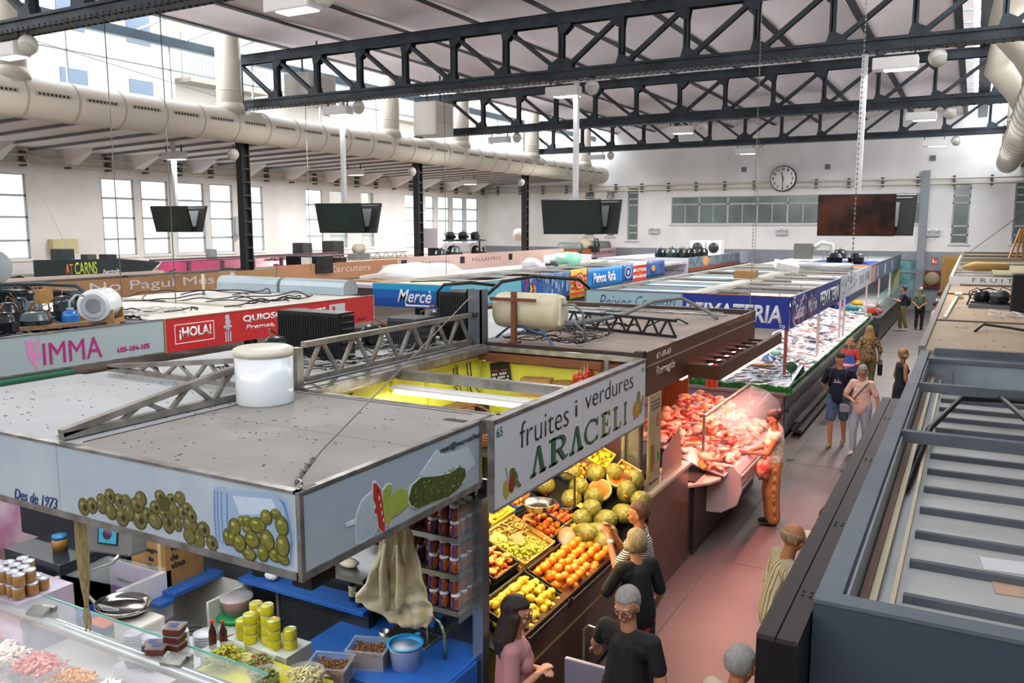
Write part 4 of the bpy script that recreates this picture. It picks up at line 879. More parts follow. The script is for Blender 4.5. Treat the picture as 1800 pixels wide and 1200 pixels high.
cf('blue crate of oranges behind the melons on the slope', -3.62, 7.98, .36, .3, .11, 'blue', 'apricot', .028, 2, 'small orange in the blue crate above the melons', 'small_orange', 'orange', -.05)
cf('yellow crate of yellow fruit in the upper far corner', -3.45, 8.2, .34, .22, .1, 'yellow', 'yellow', .03, 3, 'yellow plum in the upper far corner crate', 'yellow_plum', 'plum', -.02)
cf('wooden crate of peaches by the far post, topmost', -3.1, 8.18, .26, .2, .1, 'wood', 'peach', .03, 2, 'peach in the wooden crate by the far post', 'peach', 'peach', 0.0)
cf('yellow crate of mandarins at the top of the back slope', -3.85, 8.18, .36, .24, .1, 'yellow', 'apricot', .028, 3, 'mandarin in the top crate on the back slope', 'mandarin', 'mandarin', -.02)
# grapes in a wooden tray
F_, b_ = crate('wide wooden tray of green and amber grapes', -3.6, 6.62, .5, .62, .1, 'wood', None, dz=-.08)
def grapes(label, cx, cy, mt, n, seed, sx, sy):
    rd = random.Random(seed); m = MB()
    for i in range(n):
        x, y = cx + rd.gauss(0, sx), cy + rd.gauss(0, sy); x = max(-.23, min(.23, x)); y = max(-.29, min(.29, y))
        p = b_ + F_ @ V((x, y, .04 + rd.random() * .07)); m.sph(p, .0125, 8, 6, (1, 1, 1.15))
    t = T('grape_bunch', label, 'grapes', b_ + F_ @ V((cx, cy, .02))); tag(m.build('berries', mt, t), kind='stuff')
    m = MB(); m.tube([b_ + F_ @ V((cx - sx, cy, .09)), b_ + F_ @ V((cx, cy, .12)), b_ + F_ @ V((cx + sx, cy + .03, .1))], .004, 5); m.build('stem', mat('grape_stem', '6b5a2a', .8), t)
grapes('bright green grapes at the aisle end of the wooden tray', .1, -.1, grp, 150, 1, .07, .1); grapes('green grapes by the card in the near tray corner', -.05, -.22, grp, 80, 2, .06, .05)
grapes('amber muscat grapes in the back half of the tray', -.12, .1, grm, 170, 3, .07, .1); grapes('green grapes spilling towards the oranges', .18, .1, grp, 60, 4, .04, .06)
for k, (x, y, rz) in enumerate(((-.12, -.2, .4), (.0, -.02, -.5))):
    t = T('cardboard_card', ['yellow paper card among the green grapes', 'brown cardboard divider between the two grape colours'][k], 'card', b_ + F_ @ V((x, y, .1))); t.rotation_euler = (F_.to_3x3() @ Euler((.6, .2, rz)).to_matrix()).to_euler()
    m = MB(); m.box(-.07, .07, -.05, .05, 0, .004); m.build('sheet', [mat('card_yellow', 'd8c05a', .6), card][k], t, W=False)
# melons
def melon(label, px_, s=1, rot=(0, 0, 0), up=.09):
    x, y = px_; t = T('green_melon', label, 'melon', (x, y, zf(x, y) + up - .06)); t.rotation_euler = rot; t.scale = (s,) * 3
    m = MB(); m.sph((0, 0, 0), .105, 24, 16, (1, .96, 1.3)); m.build('rind', mel, t, W=False); m = MB(); m.sph((0, 0, .135), .01, 8, 5); m.build('stem_scar', mat('melon_scar', 'a08a4c', .7), t, W=False)
    m = MB(); m.lathe([(0, .0), (.02, .0), (.02, .002), (0, .002)], (0, 0, 0), 12); m.xf(Matrix.Translation((.03, -.098, .03)) @ Matrix.Rotation(R(90), 4, 'X')); m.build('sticker', mat('sticker_orange', 'd77a3a', .4), t, W=False)
L_ = ['whole green melon at the left of the melon heap', 'green melon just below the left one', 'small green melon right of the cut melons', 'green melon beside the woman in stripes', 'green melon under the cut halves', 'green melon nearest the far steel post', 'pale green melon by the raised hands', 'green melon in front of the short-haired woman', 'green melon behind the cut halves', 'green melon at the aisle edge behind the striped woman', 'green melon at the far left of the heap', 'green melon touching the nectarine crate', 'green melon low between the heap and the oranges', 'green melon at the middle of the heap', 'green melon just above the oranges by the hands', 'green melon at the upper left, beside the scale arm', 'green melon under the brown rail at left', 'green melon right of the front heap', 'green melon close to the bench edge by the far post']
for l_, p_, r_ in zip(L_, ((-3.48, 7.8), (-3.5, 7.66), (-3.02, 8.0), (-3.12, 7.66), (-3.3, 7.78), (-2.99, 8.14), (-3.13, 7.48), (-3.05, 7.56), (-3.38, 8.0), (-2.86, 8.0), (-3.62, 7.88), (-3.33, 7.55), (-3.2, 7.33), (-3.28, 7.68), (-3.02, 7.36), (-3.8, 7.64), (-3.82, 7.9), (-2.98, 7.8), (-3.2, 8.1)), ((1.3, .4, .4), (1.4, .2, .2), (.4, .2, 0), (1.2, .5, 1.2), (.7, 0, .5), (.5, .4, 0), (1.4, 0, 1.2), (1.2, .3, .4), (1.5, 0, .6), (1.2, 0, 0), (1.3, .2, .9), (1.2, 0, .2), (1.4, 0, 1.4), (1.1, .3, .3), (1.3, 0, .9), (1.3, .2, .3), (1.2, 0, .8), (1.4, 0, 1.1), (.9, .2, 0))): melon(l_, p_, 1.02, r_, .12)
def cutm(label, p, rot, s=1):
    t = T('cut_melon', label, 'melon', p); t.rotation_euler = rot; t.scale = (s,) * 3
    m = MB(); m.lathe([(0, -.13), (.05, -.118), (.09, -.08), (.11, -.03), (.115, 0), (.105, .001)], (0, 0, 0), 28, hollow=True); m.build('rind', mel, t, W=False)
    m = MB(); m.lathe([(.107, -.004), (.108, .003), (.098, .004)], (0, 0, 0), 28, hollow=True); m.build('pale_edge', rind, t, W=False)
    m = MB(); m.lathe([(.1, .002), (.06, .0), (.045, -.02), (0, -.03)], (0, 0, 0), 28, hollow=True); m.build('flesh', melf, t, W=False)
cutm('cut melon half facing the viewer, orange flesh', (-3.26, 7.84, 1.46), (.75, -.15, .35), 1.15); cutm('second cut melon half behind, tilted right', (-3.14, 8.02, 1.56), (.5, .5, 0), 1.0)
t = T('wrapped_papaya', 'halved papaya in cling film between grapes and apricots', 'papaya', (-3.3, 7.12, 1.18)); t.rotation_euler = (.3, .3, .5)
m = MB(); m.lathe([(0, -.15), (.05, -.12), (.085, -.04), (.08, .04), (.05, .1), (0, .14)], (0, 0, 0), 20, 'y', .6); m.build('fruit', melf, t, W=False); m = MB(); m.lathe([(0, -.16), (.06, -.13), (.1, -.04), (.09, .05), (.06, .11), (0, .16)], (0, 0, .0), 14, 'y', .7); m.build('film', mat('cling_film', 'f0e0d0', .15, alpha=.25), t, W=False)
# price cards
for k, (x, y, dz) in enumerate(((-3.4, 7.62, .1), (-3.62, 6.9, .1), (-4.0, 7.05, .1), (-3.85, 8.0, .12), (-3.3, 8.05, .22), (-3.42, 7.36, .12))):
    t = T('price_card', ['blank yellow price card on the nectarines', 'brown card corner between grapes and peaches', 'brown card lying on the peaches at back', 'card stuck between crates on back slope', 'card among the yellow fruit by the far post', 'yellow card lying on the small apricots'][k], 'card', (x, y, zf(x, y) + dz)); t.rotation_euler = (.35, .35, .4 * k)
    m = MB(); m.box(-.045, .045, -.035, .035, 0, .003); m.build('sheet', [mat('card_yellow', ''), mat('card_brown', 'a9763a', .7)][k % 2] if k else mat('card_yellow', ''), t, W=False)
# hanging scale pan
pm_ = mat('pan_steel', 'c9c2b0', .18, 1.0)
t = T('scale_pan', 'round polished steel weighing pan above the grapes', 'scale', (-3.55, 7.0, 1.45))
m = MB(); m.lathe([(0, 0), (.11, .0), (.15, .02), (.165, .07), (.172, .075), (.172, .08), (.158, .078), (.142, .03), (.1, .012), (0, .01)], (-3.55, 7.0, 1.45), 36); m.build('pan', pm_, t)
m = MB(); m.tube([(-3.4, 7.1, 1.46), (-3.28, 7.16, 1.45), (-3.25, 7.18, 1.5), (-3.25, 7.18, 1.78), (-3.3, 7.1, 1.84), (-3.5, 6.8, 1.86)], .012, 8); m.build('arm', mat('arm_dark', '55524a', .35, .7), t)
m = MB(); m.box(-3.62, -2.98, 8.02, 8.05, 1.55, 1.59); m.v = [(v[0], v[1], v[2] + (.12 if v[0] < -3.3 else 0)) for v in m.v]; tag(m.build('brown_rod', mat('beam_brown', '6e4123')), 'brown rail crossing the upper fruit crates', 'rail')
# onions, lemons, peppers on the inner shelves
def loose(kind, label, name, cat, pts, r):
    for p in pts: fruit(kind, p, label, label, name, cat)
rd = random.Random(8)
loose('apricot', 'onion heaped on the lower end wall shelf', 'onion', 'onion', [(-4.2 + rd.uniform(-.2, .25), 8.08 + rd.uniform(-.15, .12), 1.93 + (k // 12) * .045) for k in range(32)], .03)
loose('lemon', 'pale lemon in the box left of the inner post', 'shelf_lemon', 'lemon', [(-4.45 + (k % 4) * .07 + rd.uniform(-.01, .01), 7.75 + ((k // 4) % 3) * .07, 2.0 + (k // 12) * .06) for k in range(22)], .034)
m = MB(); m.box(-4.52, -4.16, 7.68, 7.95, 1.9, 1.96); tag(m.build('lemon_tray', black), 'black tray under the lemons inside the stall', 'tray')
loose('plum', 'dark red apple by the yellow lower shelf', 'apple', 'apple', [(-3.98 + rd.uniform(-.12, .12), 7.92 + rd.uniform(-.1, .08), 1.93 + (k // 7) * .05) for k in range(15)], .032)
loose('yellow', 'mottled mango on the yellow end shelf', 'mango', 'mango', [(-3.68 - .055 * (k % 2), 7.98 + .06 * (k // 2), 2.36) for k in range(8)], .03)
# ================================================================ inside the olive and salt fish stall (behind the pale blue canopy)
blue = mat('counter_blue', '2b66b8', .35, var='2a5fae', vs=3, coat=.2); offw = mat('laminate_offwhite', 'cfcbc3', .5); darkp = mat('slate_panel', '26282c', .35, var='33363a', vs=3, bump=.1, bs=30)
t = T('serving_counter', 'blue topped counter behind the olive stall glass', 'counter', (-4, 4.6, 0))
m = MB(); m.box(-4.4, -3.1, 4.4, 5.26, .9, .95); m.build('counter_top', blue, t, bevel=.008)
m = MB(); m.box(-4.36, -3.13, 4.44, 5.24, .0, .9); m.build('counter_body', offw, t)
m = MB(); m.box(-3.16, -3.08, 3.2, 5.06, .2, .93); m.build('end_panel', blue, t)
t = T('blue_shelf', 'long blue shelf along the dark wall with bottles', 'shelf', (-4.85, 4.95, 1.05)); m = MB(); m.box(-5.5, -4.1, 4.97, 5.22, 1.08, 1.12); m.box(-4.1, -3.5, 5.1, 5.26, 1.08, 1.12); m.build('board', blue, t, bevel=.006)
m = MB(); m.box(-5.1, -5.07, 5.02, 5.2, 0, 1.08); m.build('support', alu, t)
m = MB(); m.box(-5.65, -3.45, 5.27, 5.29, 0, 2.3); m.box(-4.0, -3.1, 5.24, 5.27, 0.95, 2.3); tag(m.build('dark_back_panel', darkp), 'dark slate back wall panel of the olive stall', 'panel')
m = MB(); m.box(-5.06, -4.1, 5.04, 5.1, 0, 1.08); tag(m.build('dark_front_panel', darkp), 'dark slate panel below the blue shelf', 'panel')
m = MB(); m.box(-7.4, -5.0, 3.65, 4.4, 0, .82); tag(m.build('work_bench', offw, bevel=.01), 'white work bench under the scale and trays', 'bench')
m = MB(); m.box(-7.4, -3.2, 5.3, 5.32, 0, 2.3); tag(m.build('rear_partition', mat('partition_grey', '55585b', .5)), 'grey partition behind the olive stall', 'partition')
m = MB(); m.box(-8.6, -6.9, 4.9, 6.2, 1.0, 2.0); tag(m.build('dark_cooler', mat('cooler_dark', '1c2a30', .4)), 'dark blue-black cooler at the far left behind jars', 'cooler')
# display case with slanted glass
t = T('display_case', 'refrigerated glass display case of the olive stall', 'display case', (-5, 3.0, 0))
m = MB(); m.box(-8.2, -3.1, 2.55, 3.62, 0, .78); m.build('case_body', mat('case_white', 'c7c5c8', .3), t)
m = MB(); m.box(-8.2, -3.1, 3.64, 3.68, 1.13, 1.16); m.tube([(-8.2, 3.55, 1.2), (-3.1, 3.55, 1.2)], .045, 14); m.build('top_rail', mat('rail_satin', 'c2c4c6', .25, .6), t)
m = MB(); m.add([(-8.2, 3.55, 1.23), (-3.05, 3.55, 1.23), (-3.05, 2.72, 1.02), (-8.2, 2.72, 1.02)], [(0, 1, 2, 3)]); m.build('front_glass', glass, t, solid=.008)
m = MB(); m.add([(-7.4, 3.46, 1.26), (-3.9, 3.46, 1.26), (-3.9, 3.75, 1.26), (-7.4, 3.75, 1.26)], [(0, 1, 2, 3)]); m.build('glass_shelf', glass, t, solid=.01)
m = MB(); m.box(-7.4, -3.9, 3.745, 3.752, 1.252, 1.268); m.build('glass_edge', mat('glass_edge_green', '6fb7a4', .2), t)
m = MB(); m.prism([(-3.0 + .0, .9), (-3.0, 1.0)], -3.1, -3.09, 'x') if False else None
m.v, m.f, m.m, m.sm = [], [], [], []
pts = [(2.6, .8), (2.65, 1.0), (2.85, 1.2), (3.15, 1.3), (3.5, 1.3), (4.4, 1.02), (4.4, .9), (3.6, .85)]; m.prism(pts, -3.19, -3.18, 'x'); m.build('end_glass', glass, t)
for k, x in enumerate((-6.1, -4.58, -3.75)):
    m = MB(); m.cbox((x, 3.55, 1.27), (.16, .09, .03), (.3, 0, .25)); m.cbox((x + .02, 3.62, 1.24), (.12, .04, .1), (0, 0, .25)); m.build('glass_clamp', alu, t)
m = MB(); m.box(-8.1, -3.2, 2.62, 3.6, .78, .86); m.build('chilled_floor', mat('tray_white', 'a9a3ab', .4), t)
l_ = area('case_light', (-5.6, 3.45, 1.12), 4.6, 5, (1, .9, .96), (R(-20), 0, 0), sy=.05)
l_ = area('canopy_light', (-5.4, 4.1, 2.28), 3.2, 24, (.93, .97, 1), (0, 0, 0), sy=.25)
for k, x in enumerate((-6.2, -4.6)):
    t = T('canopy_lamp', 'white tube lamp under the olive stall canopy, %s' % ('left', 'right')[k], 'lamp', (x, 4.15, 2.26)); m = MB(); m.box(x - .6, x + .6, 4.05, 4.25, 2.29, 2.3); m.build('reflector', white, t); m = MB(); m.bar((x - .58, 4.35, 2.28), (x + .58, 4.35, 2.28), .03, .03); m.build('tube', tube_m, t)
# food trays in the case
rd = random.Random(31)
foods = [('pink shrimp', 'd4602f', 'e89868'), ('orange surimi', 'd24e18', 'e87c35'), ('pale cod strips', 'e6cfc0', 'f4e8df'), ('pink ham pieces', 'c9655c', 'e09a8e'), ('golden breaded pieces', 'b86f1c', 'd69434'), ('white cod flakes', 'e9e2d8', 'f7f4ee'), ('brown lentils', '8a5a35', 'b07c4c'), ('red anchovies', '9c4a35', 'c27455')]
pos = [(-7.2 + .41 * k, 3.42 + .02 * (k % 2)) for k in range(8)] + [(-7.0 + .45 * k, 3.05) for k in range(7)]
wh = ['farthest left', 'second from left', 'third from left', 'fourth from left', 'fifth from left', 'sixth from left', 'seventh from left', 'rightmost']
for k, (x, y) in enumerate(pos):
    f = foods[k % 8]; row = 'back row' if k < 8 else 'front row'; t = T('food_tray', 'clear tray of %s, %s, %s of the case' % (f[0], wh[k % 8], row), 'tray', (x, y, .861), rd.uniform(-.08, .08))
    w_, l__ = .19, .15; m = MB(); m.box(-w_, w_, -l__, l__, 0, .008)
    for a, b, c, d in ((-w_, -w_ + .006, -l__, l__), (w_ - .006, w_, -l__, l__), (-w_, w_, -l__, -l__ + .006), (-w_, w_, l__ - .006, l__)): m.box(a, b, c, d, .008, .07)
    m.build('tray_shell', mat('clear_plastic', 'e8eef0', .15, alpha=.16), t, W=False)
    m = MB()
    for q in range(230): m.cbox((rd.uniform(-.16, .16), rd.uniform(-.125, .125), .02 + rd.random() * .06), (rd.uniform(.025, .055), .018, .015), (rd.uniform(-.5, .5), rd.uniform(-.5, .5), rd.random() * 3))
    tag(m.build('food', mat('food_%d' % (k % 8), f[1], .4, var=f[2], vs=25, coat=.3), t, W=False), kind='stuff')
# stock fish and hanging salt cod
fsh = mat('dried_fish', '7d6c45', .6, var='a39463', vs=12, stretch=(8, 8, 1), bump=.5, bs=60)
t = T('dried_fish', 'long thin dried fish hanging head up under the canopy', 'dried fish', (-5.42, 3.5, 1.3)); m = MB()
prof = [(.035, 0), (.05, -.03), (.046, -.1), (.05, -.2), (.052, -.35), (.045, -.5), (.032, -.62), (.018, -.72), (.02, -.76)]
m.tube([(-5.42, 3.5, 2.24 + z) for r, z in prof], [r for r, z in prof], 14); m.v = [(-5.42 + (v[0] + 5.42) * 1.25, 3.5 + (v[1] - 3.5) * .6, v[2]) for v in m.v]; m.build('body', fsh, t)
m = MB(); m.prism([(-5.44, 1.5), (-5.4, 1.5), (-5.375, 1.4), (-5.4, 1.3), (-5.42, 1.36), (-5.445, 1.29), (-5.465, 1.4)], 3.495, 3.505); m.build('tail_fin', fsh, t)
m = MB(); m.tube([(-5.42, 3.5, 2.2), (-5.42, 3.5, 2.3)], .004, 5); m.build('string', mat('twine', ''), t)
cod = mat('salt_cod', 'c9b98c', .75, var='ded6b8', vs=7, bump=.9, bs=25); t = T('salt_cod', 'large split salted cod hanging above the blue counter', 'salt cod', (-3.42, 4.5, 1.15)); m = MB()
out = [(0, .10, .10), (.1, .11, .11), (.25, .15, .14), (.45, .19, .19), (.62, .23, .25), (.74, .30, .28), (.8, .30, .3), (.86, .22, .3), (.93, .1, .3), (1.0, .03, .27)]
def codf(u, v):
    k = min(int(v * 9), 8); f = v * 9 - k; o = [out[k][i] + (out[k + 1][i] - out[k][i]) * f for i in range(3)]; xx = -o[1] + (o[1] + o[2]) * u
    n_ = .012 * sin(u * 20 + v * 6) + .03 * sin(u * 3.1) * (1 if v > .3 else .5) + .01 * sin(v * 30 + u * 5)
    zz = 2.15 - o[0] * .74 - (.06 * sin(u * pi) if v > .85 else 0); return (-3.42 + xx * .8 + .02 * sin(v * 9), 4.5 + n_ + xx * .35, zz)
m.smooth = True; m.grid(codf, 26, 40); m.build('split_body', cod, t, solid=.02)
m = MB(); m.smooth = True
for s_ in (-.05, .05): m.tube([(-3.42 + s_, 4.48, 2.0), (-3.42 + s_ * 1.5, 4.47, 1.8), (-3.42 + s_ * 1.4, 4.47, 1.62), (-3.42 + s_, 4.48, 1.5)], [.015, .03, .035, .02], 10)
m.build('back_ridges', cod, t); m = MB(); m.tube([(-3.42, 4.5, 2.12), (-3.42, 4.5, 2.3)], .005, 5); m.build('hook', steel, t)
# jar rack with three shelves of brown jars
t = T('jar_rack', 'three tier steel rack of brown jars by the steel post', 'rack', (-3.35, 5.0, 1.3)); RX0, RX1, RY0, RY1 = -3.62, -3.14, 4.88, 5.18
for z in (1.36, 1.64, 1.92):
    m = MB(); m.box(RX0, RX1, RY0, RY1, z, z + .02); m.box(RX0, RX1, RY0 - .005, RY0, z - .01, z + .03); m.box(RX1, RX1 + .005, RY0, RY1, z - .01, z + .03); m.build('shelf', steel, t)
m = MB()
for x in (RX0 + .01, RX1 - .01):
    for y in (RY1 - .01,): m.bar((x, y, .95), (x, y, 2.3), .015, .015)
m.build('upright', steel, t)
m = MB(); m.box(RX1 + .01, RX1 + .016, RY0, RY1, 1.3, 2.2); m.build('side_glass', glass, t)
jb = mat('jar_sauce', '8f3d18', .2, var='a5521f', vs=9, coat=.6); jl = mat('jar_lid_white', 'e6e6e6', .3); jr = mat('jar_ribbon_blue', '2440a0', .4)
def jar(label, c, group):
    t = T('sauce_jar', label, 'jar', c, random.uniform(-.3, .3), group); m = MB(); m.lathe([(.024, 0), (.034, .006), (.041, .03), (.042, .06), (.036, .085), (.027, .1)], (0, 0, 0), 18); m.build('glass_body', jb, t, W=False)
    m = MB(); m.lathe([(.033, .1), (.036, .104), (.036, .118), (.03, .124), (0, .124)], (0, 0, 0), 18); m.build('lid', jl, t, W=False)
    m = MB(); m.cbox((0, -.041, .055), (.014, .006, .09)); m.build('ribbon', jr, t, W=False); return t
j0 = None
for zi, z in enumerate((1.38, 1.66, 1.94)):
    g = ['brown jars on the bottom rack shelf', 'brown jars on the middle rack shelf', 'brown jars on the top rack shelf'][zi]; lb = 'small brown jar with white lid on the %s rack shelf' % ['bottom', 'middle', 'top'][zi]
    for st_ in range(2):
        for iy in range(3):
            for ix in range(5):
                if ix == 1 and iy == 0 and zi != 0: continue
                p = (RX0 + .05 + ix * .095 + random.uniform(-.006, .006), RY0 + .05 + iy * .095, z + st_ * .126 + .001)
                if j0 is None: j0 = jar(lb, p, g)
                else: dup(j0, p, random.uniform(-.5, .5), lb, g)
m = MB(); m.box(-3.55, -3.505, 4.86, 4.864, 1.545, 1.58); tag(m.build('price_tag', mat('tag_yellow', 'e8c81e', .4)), 'small yellow price tag hanging on the bottom jar shelf', 'price tag')
# steel wall shelf with dark bottles below
t = T('steel_shelf', 'short steel shelf on the dark wall above two bottles', 'shelf', (-4.2, 5.0, 1.45)); m = MB(); m.box(-4.42, -4.0, 4.86, 5.22, 1.45, 1.465); m.box(-4.42, -4.0, 4.855, 4.86, 1.42, 1.465); m.box(-4.42, -4.0, 5.2, 5.215, 1.45, 1.6); m.build('shelf_plate', steel, t)
m = blob((-4.25, 5.0, 1.5), .06, 2, (1.5, 1, .6)); tag(m.build('paper_wrap', mat('paper_cream', 'd8ceb8', .7)), 'crumpled cream paper bundle on the steel shelf', 'paper')
bt = mat('wine_bottle_dark', '120e0e', .12, coat=.6); lbm = mat('bottle_label', 'c8b36a', .6, var='e4dcc0', vs=30)
def bottle(label, c, s=1, mt=bt, lm=lbm, cap=black, group=None):
    t = T('bottle', label, 'bottle', c, 0, group); t.scale = (s,) * 3; m = MB(); m.lathe([(.034, 0), (.037, .01), (.037, .17), (.03, .2), (.014, .235), (.013, .28)], (0, 0, 0), 18); m.build('glass_body', mt, t, W=False)
    m = MB(); m.lathe([(.0375, .04), (.038, .041), (.038, .13), (.0375, .131)], (0, 0, 0), 18); m.build('label', lm, t, W=False); m = MB(); m.lathe([(.015, .255), (.0155, .29), (0, .291)], (0, 0, 0), 12); m.build('cap', cap, t, W=False); return t
bottle('dark bottle with pale label, left of the pair', (-4.32, 5.12, 1.121)); bottle('dark bottle with pale label, right of the pair', (-4.2, 5.06, 1.121)); bottle('dark bottle hidden behind the front pair', (-4.24, 5.17, 1.121), .95)
# scales, steel pan with bent pipe
t = T('hanging_scale', 'grey electronic scale with screen hanging under the canopy', 'scale', (-6.02, 4.2, 1.5)); mt_ = Matrix.Translation((-6.02, 4.2, 1.68)) @ Matrix.Rotation(R(12), 4, 'Z') @ Matrix.Rotation(R(-8), 4, 'X')
m = MB(); m.box(-.24, .22, -.1, .1, -.14, .14); m.xf(mt_); m.build('housing', mat('scale_grey', '7d7d7b', .4, .2), t, bevel=.02); m = MB(); m.box(-.1, .1, -.107, -.101, -.06, .12); m.xf(mt_); m.build('bezel', black, t); m = MB(); m.box(-.085, .085, -.112, -.108, -.045, .105); m.xf(mt_); m.build('display', mat('display_teal', '2f7f98', .3, emit=.6), t)
m = MB(); v0 = len(m.v); m.lathe([(0, 0), (.045, 0), (.045, .003), (0, .003)], (0, 0, 0), 18); m.xf(mt_ @ Matrix.Translation((0, -.113, .03)) @ Matrix.Rotation(R(90), 4, 'X')); m.build('screen_logo', mat('logo_plum', '5c3b5e', .4), t)
m = MB(); m.bar((-6.02, 4.2, 1.82), (-6.02, 4.2, 2.3), .05, .05); m.build('hanger', grey, t)
t = T('weighing_dish', 'oval polished steel weighing dish on a bent steel arm', 'scale', (-5.6, 3.95, 1.0)); m = MB(); m.lathe([(0, 0), (.16, .0), (.22, .025), (.235, .06), (.24, .06), (.228, .03), (.165, .008), (0, .008)], (-5.68, 3.97, 1.2), 32, 'z', .8); m.build('dish', mat('polished_steel', 'd0cdc6', .12, 1.0), t)
m = MB(); m.tube([(-5.8, 4.05, 1.6), (-5.82, 4.0, 1.55), (-5.98, 3.9, 1.48), (-6.0, 3.88, 1.3), (-5.9, 3.9, 1.22), (-5.7, 3.95, 1.2)], .016, 8); m.build('bent_arm', mat('arm_grey', '8d8f90', .35, .7), t)
m = MB(); m.box(-5.65, -5.35, 3.85, 4.1, .83, 1.18); m.build('base_cabinet', offw, t, bevel=.02)
# carton of wine vinegar
t = T('vinegar_carton', 'brown carton lettered vinagre de vino on a blue shelf', 'box', (-5.85, 4.9, 1.05)); m = MB(); m.box(-6.35, -5.9, 4.55, 4.95, 1.1, 1.52); m.build('carton', card, t, bevel=.004)
for k, (s_, w_) in enumerate((('vinagre', .26), ('de', .08), ('vino', .15))): text('lettering', s_, t, (-5.9, 4.6, 1.4 - k * .075), Y3, Z3, w_, .06, ink, bold=.03, off=.002)
text('lettering', 'vinagre', t, (-6.22, 4.55, 1.38), X3, Z3, .24, .055, ink, bold=.03, off=.002); text('lettering', 'de', t, (-6.12, 4.55, 1.31), X3, Z3, .07, .05, ink, bold=.03, off=.002); text('lettering', 'vino', t, (-6.15, 4.55, 1.24), X3, Z3, .14, .05, ink, bold=.03, off=.002)
m = MB(); m.box(-5.99, -5.95, 4.545, 4.549, 1.05, 1.52); m.build('paper_strip', mat('strip_tan', 'cbb47a', .6), t)
m = MB(); m.box(-6.5, -5.75, 4.5, 5.05, 1.06, 1.1); m.box(-5.95, -5.75, 4.35, 4.5, 1.02, 1.06); tag(m.build('blue_side_shelf', blue, bevel=.005), 'blue shelf under the vinegar carton', 'shelf')
t = T('open_cabinet', 'off-white open cabinet with black cables and odds', 'cabinet', (-5.95, 4.95, 0)); m = MB(); m.box(-6.3, -5.45, 5.02, 5.04, .1, 1.05); m.box(-6.3, -5.45, 4.6, 5.02, .5, .53); m.box(-5.48, -5.45, 4.6, 5.02, .1, 1.05); m.box(-6.3, -6.27, 4.6, 5.02, .1, 1.05); m.box(-6.3, -5.45, 4.6, 5.02, .08, .1); m.build('carcass', offw, t)
cables('black cables coiled in the open white cabinet', -6.2, -5.6, 4.65, 4.95, .53, 5, .06, r=.004)
# buckets
t = T('bucket', 'tall white bucket with green lid under the blue shelf', 'bucket', (-5.32, 4.86, .0)); m = MB(); m.lathe([(.13, .42), (.15, .44), (.16, .78)], (-5.34, 4.8, .1), 28); m.build('body', mat('bucket_white', 'cfd3cf', .35), t); m = MB(); m.lathe([(.16, .76), (.172, .77), (.172, .8), (.15, .805), (0, .8)], (-5.34, 4.8, .1), 28); m.build('lid', mat('lid_green', '1e8a4c', .35), t); m = MB(); m.tube([(-5.34 + .16 * cos(a), 4.8 + .16 * sin(a), .86 - .08 * abs(sin(a))) for a in [pi + pi * i / 12 for i in range(13)]], .006, 6); m.build('handle', white, t)
m = MB(); m.box(-5.5, -5.16, 4.64, 4.96, 0, .51); tag(m.build('plinth_box', offw), 'white box the green-lidded bucket stands on', 'box')
t = T('bucket', 'small clear bucket of pink meat on the green lid', 'bucket', (-5.34, 4.8, .905)); m = MB(); m.lathe([(.1, 0), (.13, .13), (.14, .135), (.14, .15), (0, .15)], (-5.34, 4.8, .905), 26); m.build('body', mat('bucket_clear', 'd9dde0', .2, alpha=.45), t); m = MB(); m.lathe([(0, .01), (.095, .01), (.12, .11), (0, .11)], (-5.34, 4.8, .905), 20); m.build('contents', mat('meat_pink', 'a8555a', .4, var='c98a86', vs=20), t)
t = T('water_bottle', 'large clear water jug with yellow cap and handle', 'bottle', (-5.6, 4.85, .3)); m = MB(); m.lathe([(.08, 0), (.09, .02), (.088, .1), (.09, .12), (.088, .2), (.09, .22), (.085, .32), (.03, .38), (.025, .4)], (-5.6, 4.85, .4), 18); m.build('body', mat('jug_clear', 'aab4b4', .1, alpha=.35), t); m = MB(); m.lathe([(.03, .39), (.03, .43), (0, .43)], (-5.6, 4.85, .4), 14); m.tube([(-5.6 + .05 * cos(a) + .03, 4.85, .86 + .03 * sin(a)) for a in [2 * pi * i / 12 for i in range(13)]], .008, 6); m.build('cap', mat('cap_yellow', 'e2b413', .4), t)
m = MB(); m.box(-5.72, -5.51, 4.72, 4.98, 0, .4); tag(m.build('dark_step', black), 'dark step under the clear water jug', 'step')
# tubs, cans, bowls on the glass shelf
clr = mat('clear_plastic', '')
def stackc(label, c, r, n, h, mt, name='tub_stack', cat='tubs'):
    t = T(name, label, cat, c); 
    for i in range(n): m = MB(); m.lathe([(r * .8, i * h), (r, i * h + h * 1.6), (r * 1.05, i * h + h * 1.6), (r * 1.05, i * h + h * 1.7)], (0, 0, 0), 22); m.build('tub', mt, t, W=False)
lil = mat('tub_lilac', 'cfc2d6', .25, alpha=.75); wht = mat('tub_white', 'e6e9ee', .3, alpha=.8)
for k, (x, y, mt_, l_) in enumerate(((-5.26, 3.74, lil, 'stack of lilac plastic tubs, left of three'), (-5.1, 3.78, lil, 'stack of lilac plastic tubs, middle of three'), (-4.98, 3.92, wht, 'stack of clear tubs beside the white lids'))): stackc(l_, (x, y, .961), .068, 11, .022, mt_)
t = T('lid_stack', 'stack of round white plastic lids behind the tubs', 'lids', (-4.96, 4.14, .961)); m = MB(); 
for i in range(8): m.lathe([(0, i * .02), (.085, i * .02), (.09, i * .02 + .012), (0, i * .02 + .014)], (0, 0, 0), 22)
m.build('lids', wht, t, W=False)
m = MB(); m.box(-5.4, -4.83, 3.66, 4.25, .8, .96); tag(m.build('prep_board', mat('prep_white', 'd5d3d6', .3)), 'white prep board under the plastic tubs', 'board')
